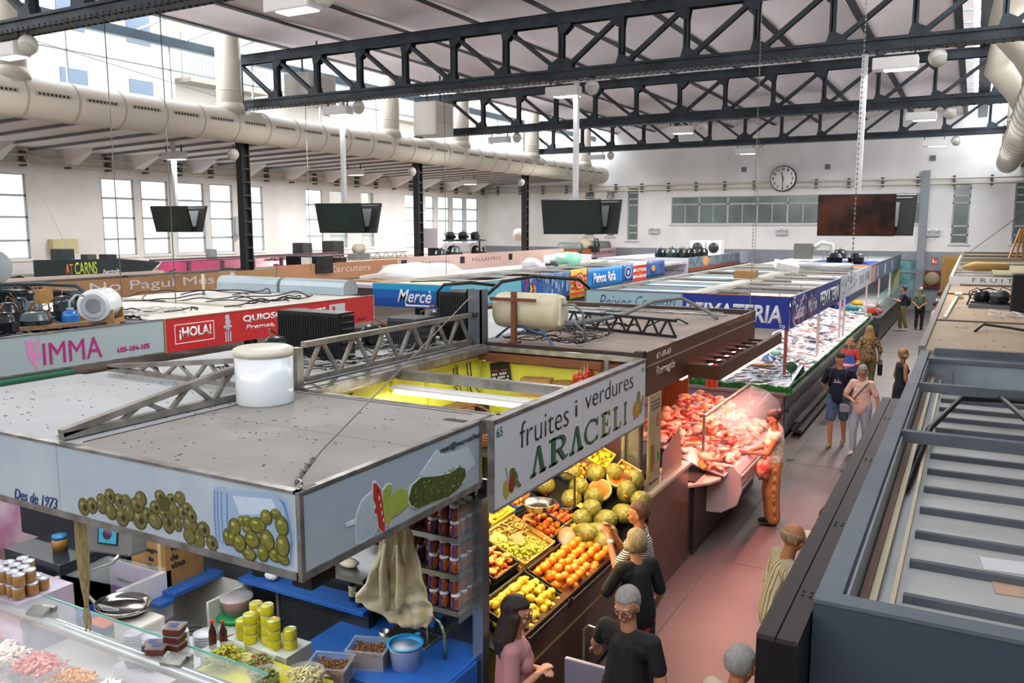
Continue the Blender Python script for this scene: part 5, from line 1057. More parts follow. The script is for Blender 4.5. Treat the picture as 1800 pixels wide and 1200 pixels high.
yc = mat('can_yellow', 'd9cf2a', .35, .2); cl_ = mat('can_lid', 'a8c8b8', .25, .6, var='d84a3a', vs=30, vth=(.55, .6))
def can(label, c, group, h=.07):
    t = T('food_can', label, 'can', c, random.random() * 6, group); m = MB(); m.lathe([(.048, 0), (.05, .004), (.05, h - .004), (.048, h)], (0, 0, 0), 22); m.build('body', yc, t, W=False); m = MB(); m.lathe([(0, h), (.044, h), (.046, h + .004), (.05, h + .002), (.049, h - .004)], (0, 0, 0), 22); m.build('lid', cl_, t, W=False); return t
cn = can('yellow food can stacked behind the bowl of peppers', (-4.62, 4.2, 1.13), 'yellow cans behind the pepper bowl')
for x, y, n in ((-4.62, 4.2, 2), (-4.5, 4.3, 3), (-4.4, 4.24, 4), (-4.52, 4.18, 3), (-4.3, 4.2, 3), (-4.2, 4.26, 2), (-4.62, 4.34, 3)):
    for k in range(n): 
        if (x, y, k) != (-4.62, 4.2, 0): dup(cn, (x, y, 1.27 + k * .075 - .14 + .0), random.random() * 6)
cn.location.z = 1.13
m = MB(); m.box(-4.72, -4.12, 4.13, 4.4, .8, 1.128); tag(m.build('can_riser', mat('riser_clear', 'c8ccc8', .3)), 'pale riser the yellow cans stand on', 'riser')
for k, x in enumerate((-4.74, -4.67)): bottle('small sauce bottle with red cap, %s' % ('left', 'right')[k], (x, 4.02 + .04 * k, 1.1), .75, mat('sauce_brown', '3c1410', .15, coat=.5), mat('label_dark', '5a2018', .5), mat('cap_red', 'c8281c', .4))
m = MB(); m.box(-4.8, -4.63, 3.95, 4.12, .8, 1.1); tag(m.build('bottle_riser', mat('riser_clear', '')), 'pale riser under the two red-capped bottles', 'riser')
def bowl(label, c, r, h, contents, seed, sticks):
    t = T('glass_bowl', label, 'bowl', c); m = MB(); m.lathe([(0, 0), (r * .5, 0), (r * .85, h * .5), (r, h), (r * 1.03, h + .004), (r * .97, h), (r * .8, h * .5), (r * .45, .01), (0, .01)], (0, 0, 0), 26); m.build('bowl', mat('bowl_glass', 'dfe8e4', .08, alpha=.2), t, W=False)
    rd = random.Random(seed); m = MB()
    for q in range(150 if sticks else 170):
        a, d = rd.random() * 6.3, rd.random() ** .6 * r * .85; zz = h * .25 + (1 - (d / r) ** 2) * h * 1.0 * rd.random() ** .5
        if sticks: p = V((d * cos(a), d * sin(a), zz)); e = rd.random() * 6.3; m.tube([p, p + V((cos(e) * .03, sin(e) * .03, .008)), p + V((cos(e) * .06, sin(e) * .06, 0))], [.004, .008, .003], 6)
        else: m.sph((d * cos(a), d * sin(a), zz), .011, 7, 5, (1, 1, .8))
    tag(m.build('contents', contents, t, W=False), kind='stuff')
bowl('glass bowl heaped with yellow-green pickled peppers', (-4.48, 3.9, 1.1), .135, .1, mat('pickled_pepper', 'b9b02c', .3, var='9c9a26', vs=12, coat=.4), 3, True)
bowl('glass bowl of mixed pickles with red pieces', (-4.22, 3.97, 1.1), .115, .09, mat('mixed_pickle', '7d8a3e', .3, var='c0482c', vs=35, vth=(.52, .56), coat=.4), 4, False)
bowl('glass bowl of small green olives near the bottom edge', (-4.04, 3.85, 1.1), .11, .08, mat('green_olives', '7d7f35', .3, coat=.4), 5, False)
bowl('bowl of creamy shredded cod at the bottom edge', (-3.8, 3.98, 1.1), .13, .09, mat('shredded_cod', 'e3d7a4', .5), 6, True)
m = MB(); m.box(-4.62, -3.62, 3.72, 4.12, .8, 1.05); m.box(-4.6, -3.65, 3.74, 4.1, 1.05, 1.1); tag(m.build('bowl_stand', mat('stand_yellow', 'd8cf3c', .4)), 'yellow-topped stand beneath the glass bowls', 'stand')
def tub(label, x, y, z, fm_, mt2, rz=.35):
    t = T('plastic_tub', label, 'tub', (x, y, z), rz); m = MB(); a, b, h = .14, .11, .15
    for p, q, r_, s_ in ((-a, -a + .006, -b, b), (a - .006, a, -b, b), (-a, a, -b, -b + .006), (-a, a, b - .006, b)): m.box(p, q, r_, s_, 0, h)
    m.box(-a, a, -b, b, 0, .006); m.box(-a - .015, a + .015, -b - .015, -b, h - .006, h); m.box(-a - .015, a + .015, b, b + .015, h - .006, h); m.box(-a - .015, -a, -b, b, h - .006, h); m.box(a, a + .015, -b, b, h - .006, h); m.build('shell', clr, t, W=False)
    rd = random.Random(int(x * 100)); m = MB(); m.box(-a + .008, a - .008, -b + .008, b - .008, .008, h * .7)
    for q in range(170): m.sph((rd.uniform(-a + .02, a - .02), rd.uniform(-b + .02, b - .02), h * .7 + rd.random() * .02), .008, 6, 4)
    tag(m.build('beans', mt2, t, W=False), kind='stuff')
tub('clear tub of light brown beans, nearer of the pair', -3.86, 4.3, .951, None, mat('beans_light', 'a8763c', .4, var='6e4522', vs=60, vth=(.4, .5), coat=.4)); tub('clear tub of dark brown beans behind the lighter one', -3.76, 4.62, .951, None, mat('beans_dark', '6e4426', .4, var='8e5e36', vs=60, coat=.4))
t = T('strainer_bucket', 'blue strainer resting on a white bucket on the blue counter', 'bucket', (-3.5, 4.72, .95)); m = MB(); m.lathe([(.1, 0), (.12, .15), (.125, .155)], (-3.5, 4.72, .951), 24); m.build('bucket', wht, t); m = MB(); m.lathe([(0, .09), (.08, .1), (.125, .175), (.14, .18), (.14, .186), (.12, .182)], (-3.5, 4.72, .951), 26, hollow=True); m.box(-3.52, -3.48, 4.84, 4.9, 1.12, 1.135); m.build('strainer', mat('strainer_blue', '2e9bd6', .35), t)
t = T('steel_cup', 'small steel cup near the sink', 'cup', (-3.85, 4.92, .951)); m = MB(); m.lathe([(.035, 0), (.042, .1), (.038, .1), (.03, .01), (0, .01)], (-3.85, 4.92, .951), 20); m.build('cup', steel, t)
t = T('green_bowl', 'green plastic bowl behind the bean tubs', 'bowl', (-3.7, 4.9, .951)); m = MB(); m.lathe([(.05, 0), (.1, .06), (.095, .06), (.045, .008), (0, .008)], (-3.7, 4.9, .951), 22); m.build('bowl', mat('bowl_green', '2aa05a', .3), t)
t = T('sink', 'steel sink basin set in the blue counter', 'sink', (-3.6, 5.08, .951)); m = MB(); m.box(-3.95, -3.5, 4.98, 5.22, .951, .957); m.build('rim', steel, t); m = MB(); m.box(-3.92, -3.53, 5.0, 5.2, .957, .96); m.build('basin', mat('sink_dark', '4c4640', .3, .5), t)
m = MB(); m.tube([(-3.3, 4.95, .95), (-3.3, 4.95, 1.15), (-3.35, 4.97, 1.22), (-3.45, 5.0, 1.24)], .018, 10); tag(m.build('tap', mat('tap_grey', '9aa2a6', .2, .8)), 'curved grey tap beside the hanging cod', 'tap')
t = T('white_dish', 'white round dish below the hanging cod', 'dish', (-3.98, 5.17, 1.121)); m = MB(); m.lathe([(0, 0), (.08, 0), (.085, .035), (.07, .04), (0, .03)], (-3.98, 5.17, 1.1211), 22); m.build('dish', white, t)
def tupper(label, c, rz): 
    t = T('sauce_box', label, 'box', c, rz); m = MB(); m.box(-.06, .06, -.05, .05, 0, .045); m.build('contents', mat('sauce_dark', '5c2418', .4), t, W=False); m = MB(); m.box(-.068, .068, -.058, .058, .045, .055); m.build('lid', clr, t, W=False); m = MB(); m.box(-.025, .025, -.025, .025, .056, .058); m.build('sticker', mat('sticker_navy', '223a78', .4), t, W=False)
for k in range(3): tupper('small clear box of dark sauce, %s in the stack' % ['bottom', 'middle', 'top'][k], (-4.72, 3.68, 1.265 + k * .058), .2 + .1 * k)
for k, (x, y) in enumerate(((-4.85, 3.6), (-4.78, 3.58))): tupper('tilted clear box of dark sauce leaning at left, %s' % ('outer', 'inner')[k], (x, y, 1.266), .5)
# glass jars at the far left
jh = mat('honey_jar', 'a8793c', .2, coat=.6, var='8c6230', vs=10); jg = mat('jar_lid_grey', 'c6ccd4', .3, .4)
def hjar(label, c, group):
    t = T('preserve_jar', label, 'jar', c, 0, group); m = MB(); m.lathe([(.04, 0), (.045, .008), (.045, .08), (.04, .09)], (0, 0, 0), 18); m.build('glass_body', jh, t, W=False); m = MB(); m.lathe([(.046, .088), (.047, .1), (.04, .105), (0, .105)], (0, 0, 0), 18); m.build('lid', jg, t, W=False); return t
h0 = hjar('amber preserve jar in the group at the far left', (-6.75, 3.62, 1.27), 'preserve jars at the far left')
for k in range(1, 22): dup(h0, (-6.75 + (k % 4) * .1 + .02 * (k // 4 % 2), 3.62 + (k // 4 % 3) * .1 - (k % 2) * .01, 1.27 + (k // 12) * .108), 0)
m = MB(); m.box(-7.4, -6.35, 3.55, 4.0, .82, 1.268); tag(m.build('jar_stand', mat('stand_lilac', 'b9aec0', .4)), 'lilac stand under the preserve jars at far left', 'stand')
t = T('preserve_jar', 'taller jar with blue lid behind the preserve jars', 'jar', (-6.9, 4.25, 1.3)); m = MB(); m.lathe([(.06, 0), (.065, .1), (.05, .12)], (-6.9, 4.25, 1.35), 18); m.build('glass_body', jh, t); m = MB(); m.lathe([(.06, .12), (.06, .15), (0, .15)], (-6.9, 4.25, 1.35), 18); m.build('lid', mat('lid_blue', '2a78b0', .4), t)
m = MB(); m.box(-7.4, -6.6, 4.05, 4.6, .82, 1.35); tag(m.build('cooler_block', mat('cooler_dark', '')), 'dark block under the blue-lidded jar', 'block')
# inner glass cases with blue and orange tray
t = T('inner_display', 'inner slanted glass case with lilac sides behind the dried fish', 'display case', (-6.3, 4.3, .82)); m = MB()
m.box(-6.65, -6.6, 4.0, 4.55, .82, 1.25); m.box(-5.95, -5.9, 4.1, 4.6, .82, 1.25); m.build('side_frame', mat('frame_white', 'd8d2da', .35), t); m = MB(); m.box(-6.6, -5.95, 4.5, 4.52, .82, 1.25); m.build('lilac_panel', mat('panel_lilac', 'a98fb5', .3), t); m = MB(); m.add([(-6.6, 4.5, 1.27), (-5.9, 4.55, 1.27), (-5.9, 4.2, 1.24), (-6.6, 4.1, 1.24)], [(0, 1, 2, 3)]); m.build('top_glass', glass, t, solid=.01)
m = MB(); m.box(-6.5, -6.1, 4.05, 4.4, .83, .95); m.build('blue_tray', mat('tray_blue', '1e46b4', .35), t); m = MB(); m.box(-6.2, -5.98, 4.0, 4.25, .955, .97); m.build('orange_sheet', mat('sheet_orange', 'e5673a', .4), t)
# till, crumpled paper and small things on the blue shelf
m = blob((-5.2, 5.08, 1.16), .05, 7, (1.4, .9, .7)); tag(m.build('crumpled_paper', white), 'crumpled white paper on the left end of the blue shelf', 'paper')
m = MB(); m.cbox((-5.35, 5.12, 1.14), (.16, .09, .03), (0, .2, .5)); tag(m.build('dark_device', black), 'small dark handheld device on the blue shelf', 'device')
# ================================================================ butcher stall with brown fascia
bf = mat('fascia_brown', '5b3a27', .4, .1, var='4f3120', vs=2); rb = mat('roof_board_tan', 'a39384', .8, var='94857a', vs=1.2, bump=.2, bs=25)
t = T('stall_canopy', 'brown canopy lettered 67-68-69 over the butcher stall', 'canopy', (-4, 11, 2.3))
m = MB(); m.box(-3.03, -3.0, 8.48, 13.62, 2.362, 2.85); m.build('fascia', bf, t)
m = MB(); m.box(-3.0, -2.995, 8.48, 13.62, 2.68, 2.695); m.build('fascia_strip', mat('strip_silver', 'b9a99a', .3, .6), t)
m = MB(); m.box(-5.0, -3.03, 8.48, 10.4, 2.76, 2.8); m.box(-5.0, -3.03, 10.41, 13.3, 2.76, 2.8); m.build('roof_panel', rb, t)
m = MB(); m.box(-7.4, -3.03, 13.5, 13.62, 2.74, 2.86); m.box(-5.0, -3.03, 8.42, 8.48, 2.7, 2.84); m.box(-3.12, -3.02, 8.4, 8.5, 2.62, 2.86); m.build('edge_beam', mat('beam_dark_brown', '3c2b22', .5), t)
m = MB(); m.box(-2.67, -2.6, 10.0, 13.75, 2.33, 2.5); m.box(-3.0, -2.67, 10.0, 10.05, 2.33, 2.5); m.build('lower_ledge', bf, t)
m = MB(); y = 10.4
while y < 13.6: m.box(-3.0, -2.67, y, y + .03, 2.4, 2.44); y += .4
m.build('ledge_bracket', black, t)
lw = mat('letter_pale', 'd8c8b8', .4)
text('house_number', '67-68-69', t, (-3.0, 8.785, 2.73), Y3, Z3, .5, .07, lw, bold=.02); text('lettering', 'Romagós', t, (-3.0, 8.785, 2.515), Y3, Z3, .67, .13, lw, bold=.015, shear=.15); text('lettering', 'XARCUTERIA-CARNISSERIA', t, (-3.0, 11.75, 2.765), Y3, Z3, 1.6, .06, mat('letter_bronze', '9a7c60', .4), bold=.01)
lattice('black lattice beam crossing the butcher roof behind the heater', (-4.9, 10.5, 2.82), (-3.2, 10.1, 2.82), .2, .2, 7, .045, mat('lattice_black', '25262a', .45, .3))
lattice('thin dark lattice beam under the far brown roof edge', (-6.9, 13.42, 2.6), (-3.2, 13.42, 2.6), .14, .14, 10, .03, mat('lattice_black', ''))
m = MB(); m.box(-6.0, -3.3, 12.9, 13.0, 2.8, 2.83); m.box(-5.5, -3.4, 13.1, 13.16, 2.8, 2.84); tag(m.build('roof_rail', alu), 'thin aluminium rails lying on the far butcher roof', 'rail')
wire('thick grey cable bundle sagging over the butcher roof', [(-4.3, 9.2, 3.0), (-4.1, 10.5, 3.0), (-4.0, 11.5, 3.12), (-3.9, 12.5, 3.1), (-3.5, 12.6, 2.9), (-3.3, 12.4, 2.82)], .03, cableg, 'cable_bundle', 'cable')
wire('dark cable arching on the tan butcher roof', [(-3.9, 10.9, 2.81), (-3.75, 11.2, 2.9), (-3.6, 11.5, 2.88), (-3.5, 11.6, 2.81)], .012, cable, 'cable', 'cable')
m = MB(); m.box(-5.04, -5.0, 8.5, 13.5, 0, 2.7); tag(m.build('butcher_back_wall', mat('butcher_wall', 'c9a28a', .5)), 'back wall of the butcher stall', 'wall panel')
panelb = mat('walnut_panel', '5a3423', .3, var='4a2a1b', vs=3, stretch=(1, .7, 5), coat=.3)
t = T('butcher_counter', 'brown wood panelled end of the butcher counter', 'counter', (-3, 9.4, 0))
m = MB(); m.box(-2.99, -2.94, 8.48, 9.95, .06, 1.24); m.box(-2.99, -2.94, 9.95, 10.75, .06, .93); m.build('wood_panel', panelb, t)
m = MB(); m.box(-3.15, -2.9, 8.48, 9.95, 1.24, 1.28); m.build('pale_ledge', mat('ledge_beige', 'c9b397', .4), t)
m = MB(); m.box(-3.0, -2.93, 5.2, 10.75, 0, .06); m.build('kick_strip', mat('kick_steel', '6a625c', .35, .6), t)
m = MB(); m.prism([(-2.97, 9.95), (-2.94, 9.95), (-2.75, 10.2), (-2.66, 10.45), (-2.7, 10.65), (-2.8, 10.75), (-2.97, 10.75)], .93, .96, 'z'); m.build('pink_shelf', mat('shelf_pink', 'e3b6a4', .35), t)
posterm = mat('poster_beige', 'b7a27c', .6, var='aa946d', vs=3)
t = T('poster', 'tall beige poster board with red seal beside the steel post', 'poster', (-2.96, 8.7, 1.28)); m = MB(); m.box(-2.98, -2.965, 8.49, 8.9, 1.28, 2.36); m.build('board', posterm, t); q = (-2.965, 8.49, 0)
decal('poster_print', [(ell(.3, 2.05, .05, .08), 0), (ell(.3, 2.05, .035, .055), 1), (ell(.3, 2.05, .015, .03), 0)] + [([(.06, 1.5 + .035 * k), (.2, 1.5 + .035 * k), (.2, 1.512 + .035 * k), (.06, 1.512 + .035 * k)], 2) for k in range(9)] + [([(.02, 1.46), (.05, 1.46), (.05, 1.9), (.02, 1.9)], 3), ([(.3, 1.58), (.36, 1.58), (.36, 1.68), (.3, 1.68)], 4)] + [([(.08, 2.28 - .04 * k), (.34 - .05 * (k % 2), 2.28 - .04 * k), (.34, 2.29 - .04 * k), (.08, 2.29 - .04 * k)], 5) for k in range(3)] + [([(.06 + .1 * k, 1.36), (.14 + .1 * k, 1.36), (.14 + .1 * k, 1.372), (.06 + .1 * k, 1.372)], 5) for k in range(3)], t, q, Y3, Z3, [mat('print_red', '9c3325', .5), posterm, mat('print_brown', '7d3f1d', .5), mat('print_yellow', 'd8b83a', .5), mat('print_green', '4c9444', .5), mat('print_dark', '4a4636', .5)])
t = T('steel_screen', 'pinkish steel splash screen left of the meat display', 'screen', (-2.97, 9.3, 1.28)); m = MB(); m.prism([(9.0, 1.28), (9.75, 1.28), (9.6, 1.78), (9.0, 1.6)], -2.975, -2.965, 'x'); m.build('sheet', mat('screen_rose', 'c49a90', .25, .5), t)
# meat display
t = T('meat_case', 'curved glass meat display case glowing pink', 'display case', (-3.2, 12, 0)); cw = mat('case_rose', 'd8b8b4', .3)
body = [(-2.96, .45), (-2.7, .5), (-2.56, .62), (-2.5, .78), (-2.52, .92), (-2.58, 1.0), (-2.96, 1.0)]
m = MB(); m.prism(body, 10.75, 13.5, 'y'); m.build('body', cw, t)
m = MB(); m.prism([(-2.98, .4), (-2.7, .42), (-2.5, .55), (-2.44, .75), (-2.47, .98), (-2.56, 1.08), (-2.98, 1.08)], 10.68, 10.75, 'y'); m.prism([(-2.98, .4), (-2.7, .42), (-2.5, .55), (-2.44, .75), (-2.47, .98), (-2.56, 1.08), (-2.98, 1.08)], 13.5, 13.56, 'y'); m.build('end_cap', cw, t, bevel=.01)
m = MB(); m.box(-2.5, -2.47, 10.75, 13.5, .88, .92); m.box(-2.505, -2.48, 10.75, 13.5, .7, .72); m.build('bumper_rail', mat('rail_satin', ''), t)
m = MB(); m.box(-3.9, -2.9, 10.1, 13.5, .0, .98); m.build('base', mat('base_dark', '2a2422', .5), t)
gp = [(-2.55, 1.02), (-2.48, 1.25), (-2.55, 1.45), (-2.75, 1.6), (-3.0, 1.66)]
m = MB(); m.smooth = True; m.grid(lambda u, v: (gp[min(int(u * 4), 3)][0] + (gp[min(int(u * 4), 3) + 1][0] - gp[min(int(u * 4), 3)][0]) * (u * 4 - min(int(u * 4), 3)), 10.8 + 2.65 * v, gp[min(int(u * 4), 3)][1] + (gp[min(int(u * 4), 3) + 1][1] - gp[min(int(u * 4), 3)][1]) * (u * 4 - min(int(u * 4), 3))), 8, 1); m.build('curved_glass', glass, t, solid=.008)
m = MB(); m.bar((-3.0, 10.8, 1.05), (-3.0, 10.8, 1.7), .03, .03); m.bar((-3.0, 13.45, 1.05), (-3.0, 13.45, 1.7), .03, .03); m.box(-3.02, -2.98, 10.8, 13.45, 1.66, 1.69); m.build('glass_frame', alu, t)
def mf(x, y): return 1.02 + max(0, -2.75 - x) * .38 
m = MB(); m.grid(lambda u, v: (-2.62 - 1.3 * u, 10.5 + 3.0 * v, mf(-2.62 - 1.3 * u, 0) - .03), 4, 4); m.build('tray_bed', mat('tray_pink', 'e6cdc8', .3), t, solid=.02)
meats = [mat('raw_meat_red', '9e2f1e', .3, var='d06a4a', vs=14, coat=.5), mat('raw_meat_pink', 'cf6f55', .3, var='eeb9a0', vs=12, coat=.5), mat('raw_chicken', 'e8a878', .35, var='f6d4ba', vs=12, coat=.4), mat('sausage_orange', 'c8552a', .3, var='dd7f4a', vs=10, coat=.5), mat('raw_meat_dark', '8e2a22', .3, var='c96a55', vs=14, coat=.5)]
kinds = ['steak', 'cutlet', 'chicken_piece', 'sausage', 'roast']; rd = random.Random(77); mpro = {}
for k in range(190):
    x = -2.68 - 1.15 * rd.random(); y = 10.55 + 2.85 * rd.random(); j = rd.choice([0, 1, 1, 2, 2, 3, 4])
    if j not in mpro:
        if j == 3: mb = MB(); mb.tube([(-.12, 0, 0), (-.06, .03, .01), (0, .01, .02), (.06, -.03, .01), (.12, 0, 0)], [.012, .024, .026, .024, .01], 10)
        else: mb = blob((0, 0, 0), .075, j, [(1.3, .9, .35), (1.1, .8, .4), (1.2, .8, .65), 0, (1.4, .9, .7)][j], 14, 10, .2); mb.sm = [True] * len(mb.f)
        o = mb.build(kinds[j], meats[j], None, W=False); mpro[j] = o
    else: o = mpro[j].copy(); col.objects.link(o)
    o.location = (x, y, mf(x, y) + .02 + .1 * rd.random() * (1 if x < -3 else .4)); o.rotation_euler = (rd.uniform(-.5, .5), rd.uniform(-.4, .4), rd.random() * 6); o.scale = (rd.uniform(.8, 1.25),) * 3
    tag(o, ['red steak lying in the pink lit meat case', 'pale pink cutlet lying in the meat case', 'raw chicken piece heaped in the meat case', 'orange sausage lying in the meat case', 'dark red roast joint in the meat case'][j], ['steak', 'cutlet', 'chicken', 'sausage', 'roast'][j], 'meat pieces in the butcher case')
for k in range(9):
    x, y = -3.0 - rd.random() * .6, 10.5 + k * .33; t2 = T('meat_tray', 'white tray of meat in the case, %s from the near end' % ['first', 'second', 'third', 'fourth', 'fifth', 'sixth', 'seventh', 'eighth', 'last'][k], 'tray', (x, y, mf(x, 0)), rd.uniform(-.3, .3)); m = MB(); m.box(-.16, .16, -.11, .11, 0, .03); m.build('tray', mat('tray_white', ''), t2, W=False, bevel=.01)
    m = MB(); [m.sph((rd.uniform(-.1, .1), rd.uniform(-.07, .07), .045), .04, 9, 6, (1.2, 1, .6)) for q in range(7)]; tag(m.build('filling', meats[k % 5], t2, W=False), kind='stuff')
for k in range(5):
    m = MB(); m.tube([(-3.65 + .04 * k, 13.2, 2.3), (-3.65 + .04 * k, 13.2, 1.95), (-3.65 + .04 * k + .01, 13.2, 1.6)], [.008, .02, .018], 8); tag(m.build('cured_sausage', meats[4] if k % 2 else meats[3]), 'thin red cured sausage hanging at the far end of the butcher stall', 'sausage', 'hanging cured sausages')
m = MB(); m.box(-4.6, -4.0, 13.35, 13.4, 0, 2.3); tag(m.build('wood_screen', mat('panel_oak', 'a8683c', .5, var='97582f', vs=3, stretch=(6, 1, 1))), 'orange-brown wooden panel behind the heaped meat', 'panel')
m = MB(); m.cbox((-2.85, 10.25, 1.16), (.07, .3, .03), (0, -.4, .5)); tag(m.build('wooden_board', mat('board_orange', 'd8822c', .5)), 'small orange board standing in the near end of the meat case', 'board')
# warm pink butcher lights
m = MB(); m.bar((-3.15, 10.2, 2.27), (-3.15, 13.3, 2.27), .035, .035); t3 = T('tube_lamp', 'pink tube lamp behind the brown fascia above the meat', 'lamp', (-3.15, 11.7, 2.27)); m.build('tube', mat('tube_pink', 'ffb0a0', .4, emit=6), t3)
area('butcher_glow', (-3.05, 11.7, 2.25), 3.2, 48, (1, .36, .25), (0, R(-14), R(0)), sy=.01).data.size_y = 3.2
bpy.data.objects['butcher_glow'].data.size = .1

m = MB(); m.bar((-2.63, 10.3, 2.3), (-2.63, 13.6, 2.3), .03, .03); t3 = T('tube_lamp', 'red-pink tube lamp under the lower brown ledge', 'lamp', (-2.62, 11.9, 2.31)); m.build('tube', mat('tube_pink', ''), t3)
l_ = area('ledge_glow', (-2.6, 11.4, 2.28), 2.6, 75, (1, .3, .24), (0, R(-25), 0), sy=.06); l_.data.size = .06; l_.data.size_y = 2.8; l_.data.spread = R(150)  # tube and glow added under the ledge to throw pink onto the aisle floor
# ================================================================ fish stall
peixb = mat('sign_deep_blue', '12369a', .35, coat=.2); fishw = mat('letter_white', 'eceff2', .4)
t = T('stall_sign', 'deep blue fishmonger sign ending RIA facing the viewer', 'sign', (-4.2, 17, 2.2)); m = MB(); m.box(-5.26, -3.09, 17, 17.03, 2.16, 2.8); m.build('panel', peixb, t); m = MB(); m.box(-5.26, -3.05, 16.99, 17.03, 2.8, 2.82); m.build('edge', mat('edge_copper', 'a8683e', .4, .5), t)
text('lettering', 'PEIXATERIA', t, (-5.2, 17, 2.27), X3, Z3, 1.98, .36, fishw, bold=.03, shear=.1); text('house_number', '70', t, (-3.28, 17, 2.175), X3, Z3, .12, .07, fishw, bold=.02)
t = T('stall_sign', 'pale blue sign with dark blue script, left of deep blue one', 'sign', (-6.4, 17, 2.2)); m = MB(); m.box(-7.49, -5.27, 17, 17.03, 2.2, 2.8); m.build('panel', mat('sign_light_blue', '9fc3cd', .35), t); m = MB(); m.box(-7.5, -7.46, 16.99, 17.03, 2.2, 2.82); m.box(-7.5, -5.26, 16.99, 17.03, 2.79, 2.82); m.build('edge', grey, t)
text('lettering', 'Peixos', t, (-7.15, 17, 2.4), X3, Z3, .75, .3, inkb, bold=-.01, shear=.3); text('lettering', 'Congelats', t, (-6.3, 17, 2.4), X3, Z3, .9, .3, inkb, bold=-.01, shear=.3)
fb = mat('fish_print_blue', '1c3f92', .4, var='16307a', vs=2); FXX = -3.05
t = T('stall_sign', 'long blue fish print banner along the aisle side', 'sign', (FXX, 20.5, 2.2)); m = MB(); m.box(-3.08, FXX, 17.03, 23.9, 2.18, 2.8); m.build('panel', fb, t); rd = random.Random(4); pl = []
for k in range(60):
    y, z = rd.uniform(.1, 2.6), rd.uniform(.03, .58); a = rd.uniform(-.8, .8); pl.append((ell(y, z, rd.uniform(.06, .2), rd.uniform(.015, .04), a, 10), k % 4))
decal('fish_pattern', pl, t, (FXX, 17.1, 2.18), Y3, Z3, [mat('print_pink', 'c86a92', .4), mat('print_white_blue', 'c4cde2', .4), mat('print_red_coral', 'c24a4e', .4), mat('print_navy', '0f2460', .4)], t=.0005)
text('lettering', 'Salat i Marin', t, (FXX, 17.4, 2.32), Y3, Z3, 2.6, .3, fishw, bold=.0, shear=.15, off=.012); text('lettering', 'PEIXATERIA', t, (FXX, 20.5, 2.3), Y3, Z3, 3.1, .36, fishw, bold=.02, off=.012)
t = T('stall_sign', 'white banner with scattered grey-blue dots along the aisle', 'sign', (FXX, 27.5, 2.2)); m = MB(); m.box(-3.08, FXX, 23.95, 31.5, 2.2, 2.84); m.build('panel', mat('banner_white', 'c9cbd0', .4, var='bfc2c8', vs=2), t); rd = random.Random(6)
decal('dot_pattern', [(ell(rd.uniform(.3, 3.6), rd.uniform(.05, .55), .07, .035, 0, 8), 0) for k in range(22)], t, (FXX, 24, 2.22), Y3, Z3, [mat('dot_slate', '5d6d99', .4)]); text('lettering', 'PEIXOS', t, (FXX, 28.3, 2.35), Y3, Z3, 1.2, .3, mat('letter_slate', '8d93a5', .4)); text('lettering', 'MARISC', t, (FXX, 29.9, 2.4), Y3, Z3, 1.3, .3, mat('letter_slate', ''))
for k, (a, b, mt_, l_) in enumerate(((31.6, 33.2, mat('poster_salmon', 'c98d7d', .5), 'salmon pink poster hanging past the white banner'), (33.4, 36.2, mat('banner_slate', '4d5a70', .4, var='5c6a80', vs=2), 'dark slate banner further along the aisle'), (36.3, 39.6, mat('banner_slate2', '4a5f74', .4), 'second slate blue banner near the far end'), (39.7, 45.2, mat('banner_teal', '4a7083', .4, var='3f6377', vs=1), 'teal blue banner at the far aisle end'))):
    t = T('stall_sign', l_, 'sign', (FXX, a, 2.2)); m = MB(); m.box(-3.08, FXX, a, b, 2.2, 2.82); m.build('panel', mt_, t); m = MB(); m.box(-3.085, -3.04, a, b, 2.82, 2.85); m.build('edge', alu, t)
    decal('print', [([(.3, .1), (.9, .1), (.9, .5), (.3, .5)], 0)], t, (FXX, a, 2.2), Y3, Z3, [mat('print_pale_grey', '9fa6b0', .5)])
# canopy frames of the fish block
galv = mat('frame_pale', 'b3afa3', .5, .2)
def open_frame(label, x0, x1, y0, y1, z, step, w=.07, group=None, skip=0):
    t = T('roof_grid', label, 'frame', ((x0 + x1) / 2, (y0 + y1) / 2, z)); m = MB()
    for x in (x0, x1): m.box(x - w / 2, x + w / 2, y0, y1, z - w, z)
    m.build('side_rail', galv, t); y = y0
    while y <= y1 + .01:
        m = MB(); m.box(x0 + w / 2, x1 - w / 2, y - w / 2, y + w / 2, z - w * .8, z - .005); m.build('cross_bar', galv, t); y += step
    return t
open_frame('open pale frame above the fish counter, nearest part', -4.95, -3.1, 17.1, 30.8, 2.8, 1.5)
m = MB(); m.box(-5.3, -5.02, 17.1, 31, 2.74, 2.8); tag(m.build('spine_channel', mat('channel_grey', 'a8a7a2', .5, .2)), 'pale flat channel running along the fish block spine', 'beam')
paneb = mat('roof_panel_blue', '8fb0cd', .5, var='9ab8d0', vs=1)
open_frame('open frame of the stall behind the pale blue sign', -7.42, -5.35, 17.1, 33, 2.78, 1.9)
for k, (y0, y1) in enumerate(((17.6, 19.2), (20.3, 22.4), (23.6, 25.6), (27, 28.4))):
    m = MB(); m.box(-7.3, -5.4, y0, y1, 2.70, 2.715); tag(m.build('blue_roof_panel', paneb), 'pale blue roof panel on the left fish block, %s one' % ['nearest', 'second', 'third', 'farthest'][k], 'panel')
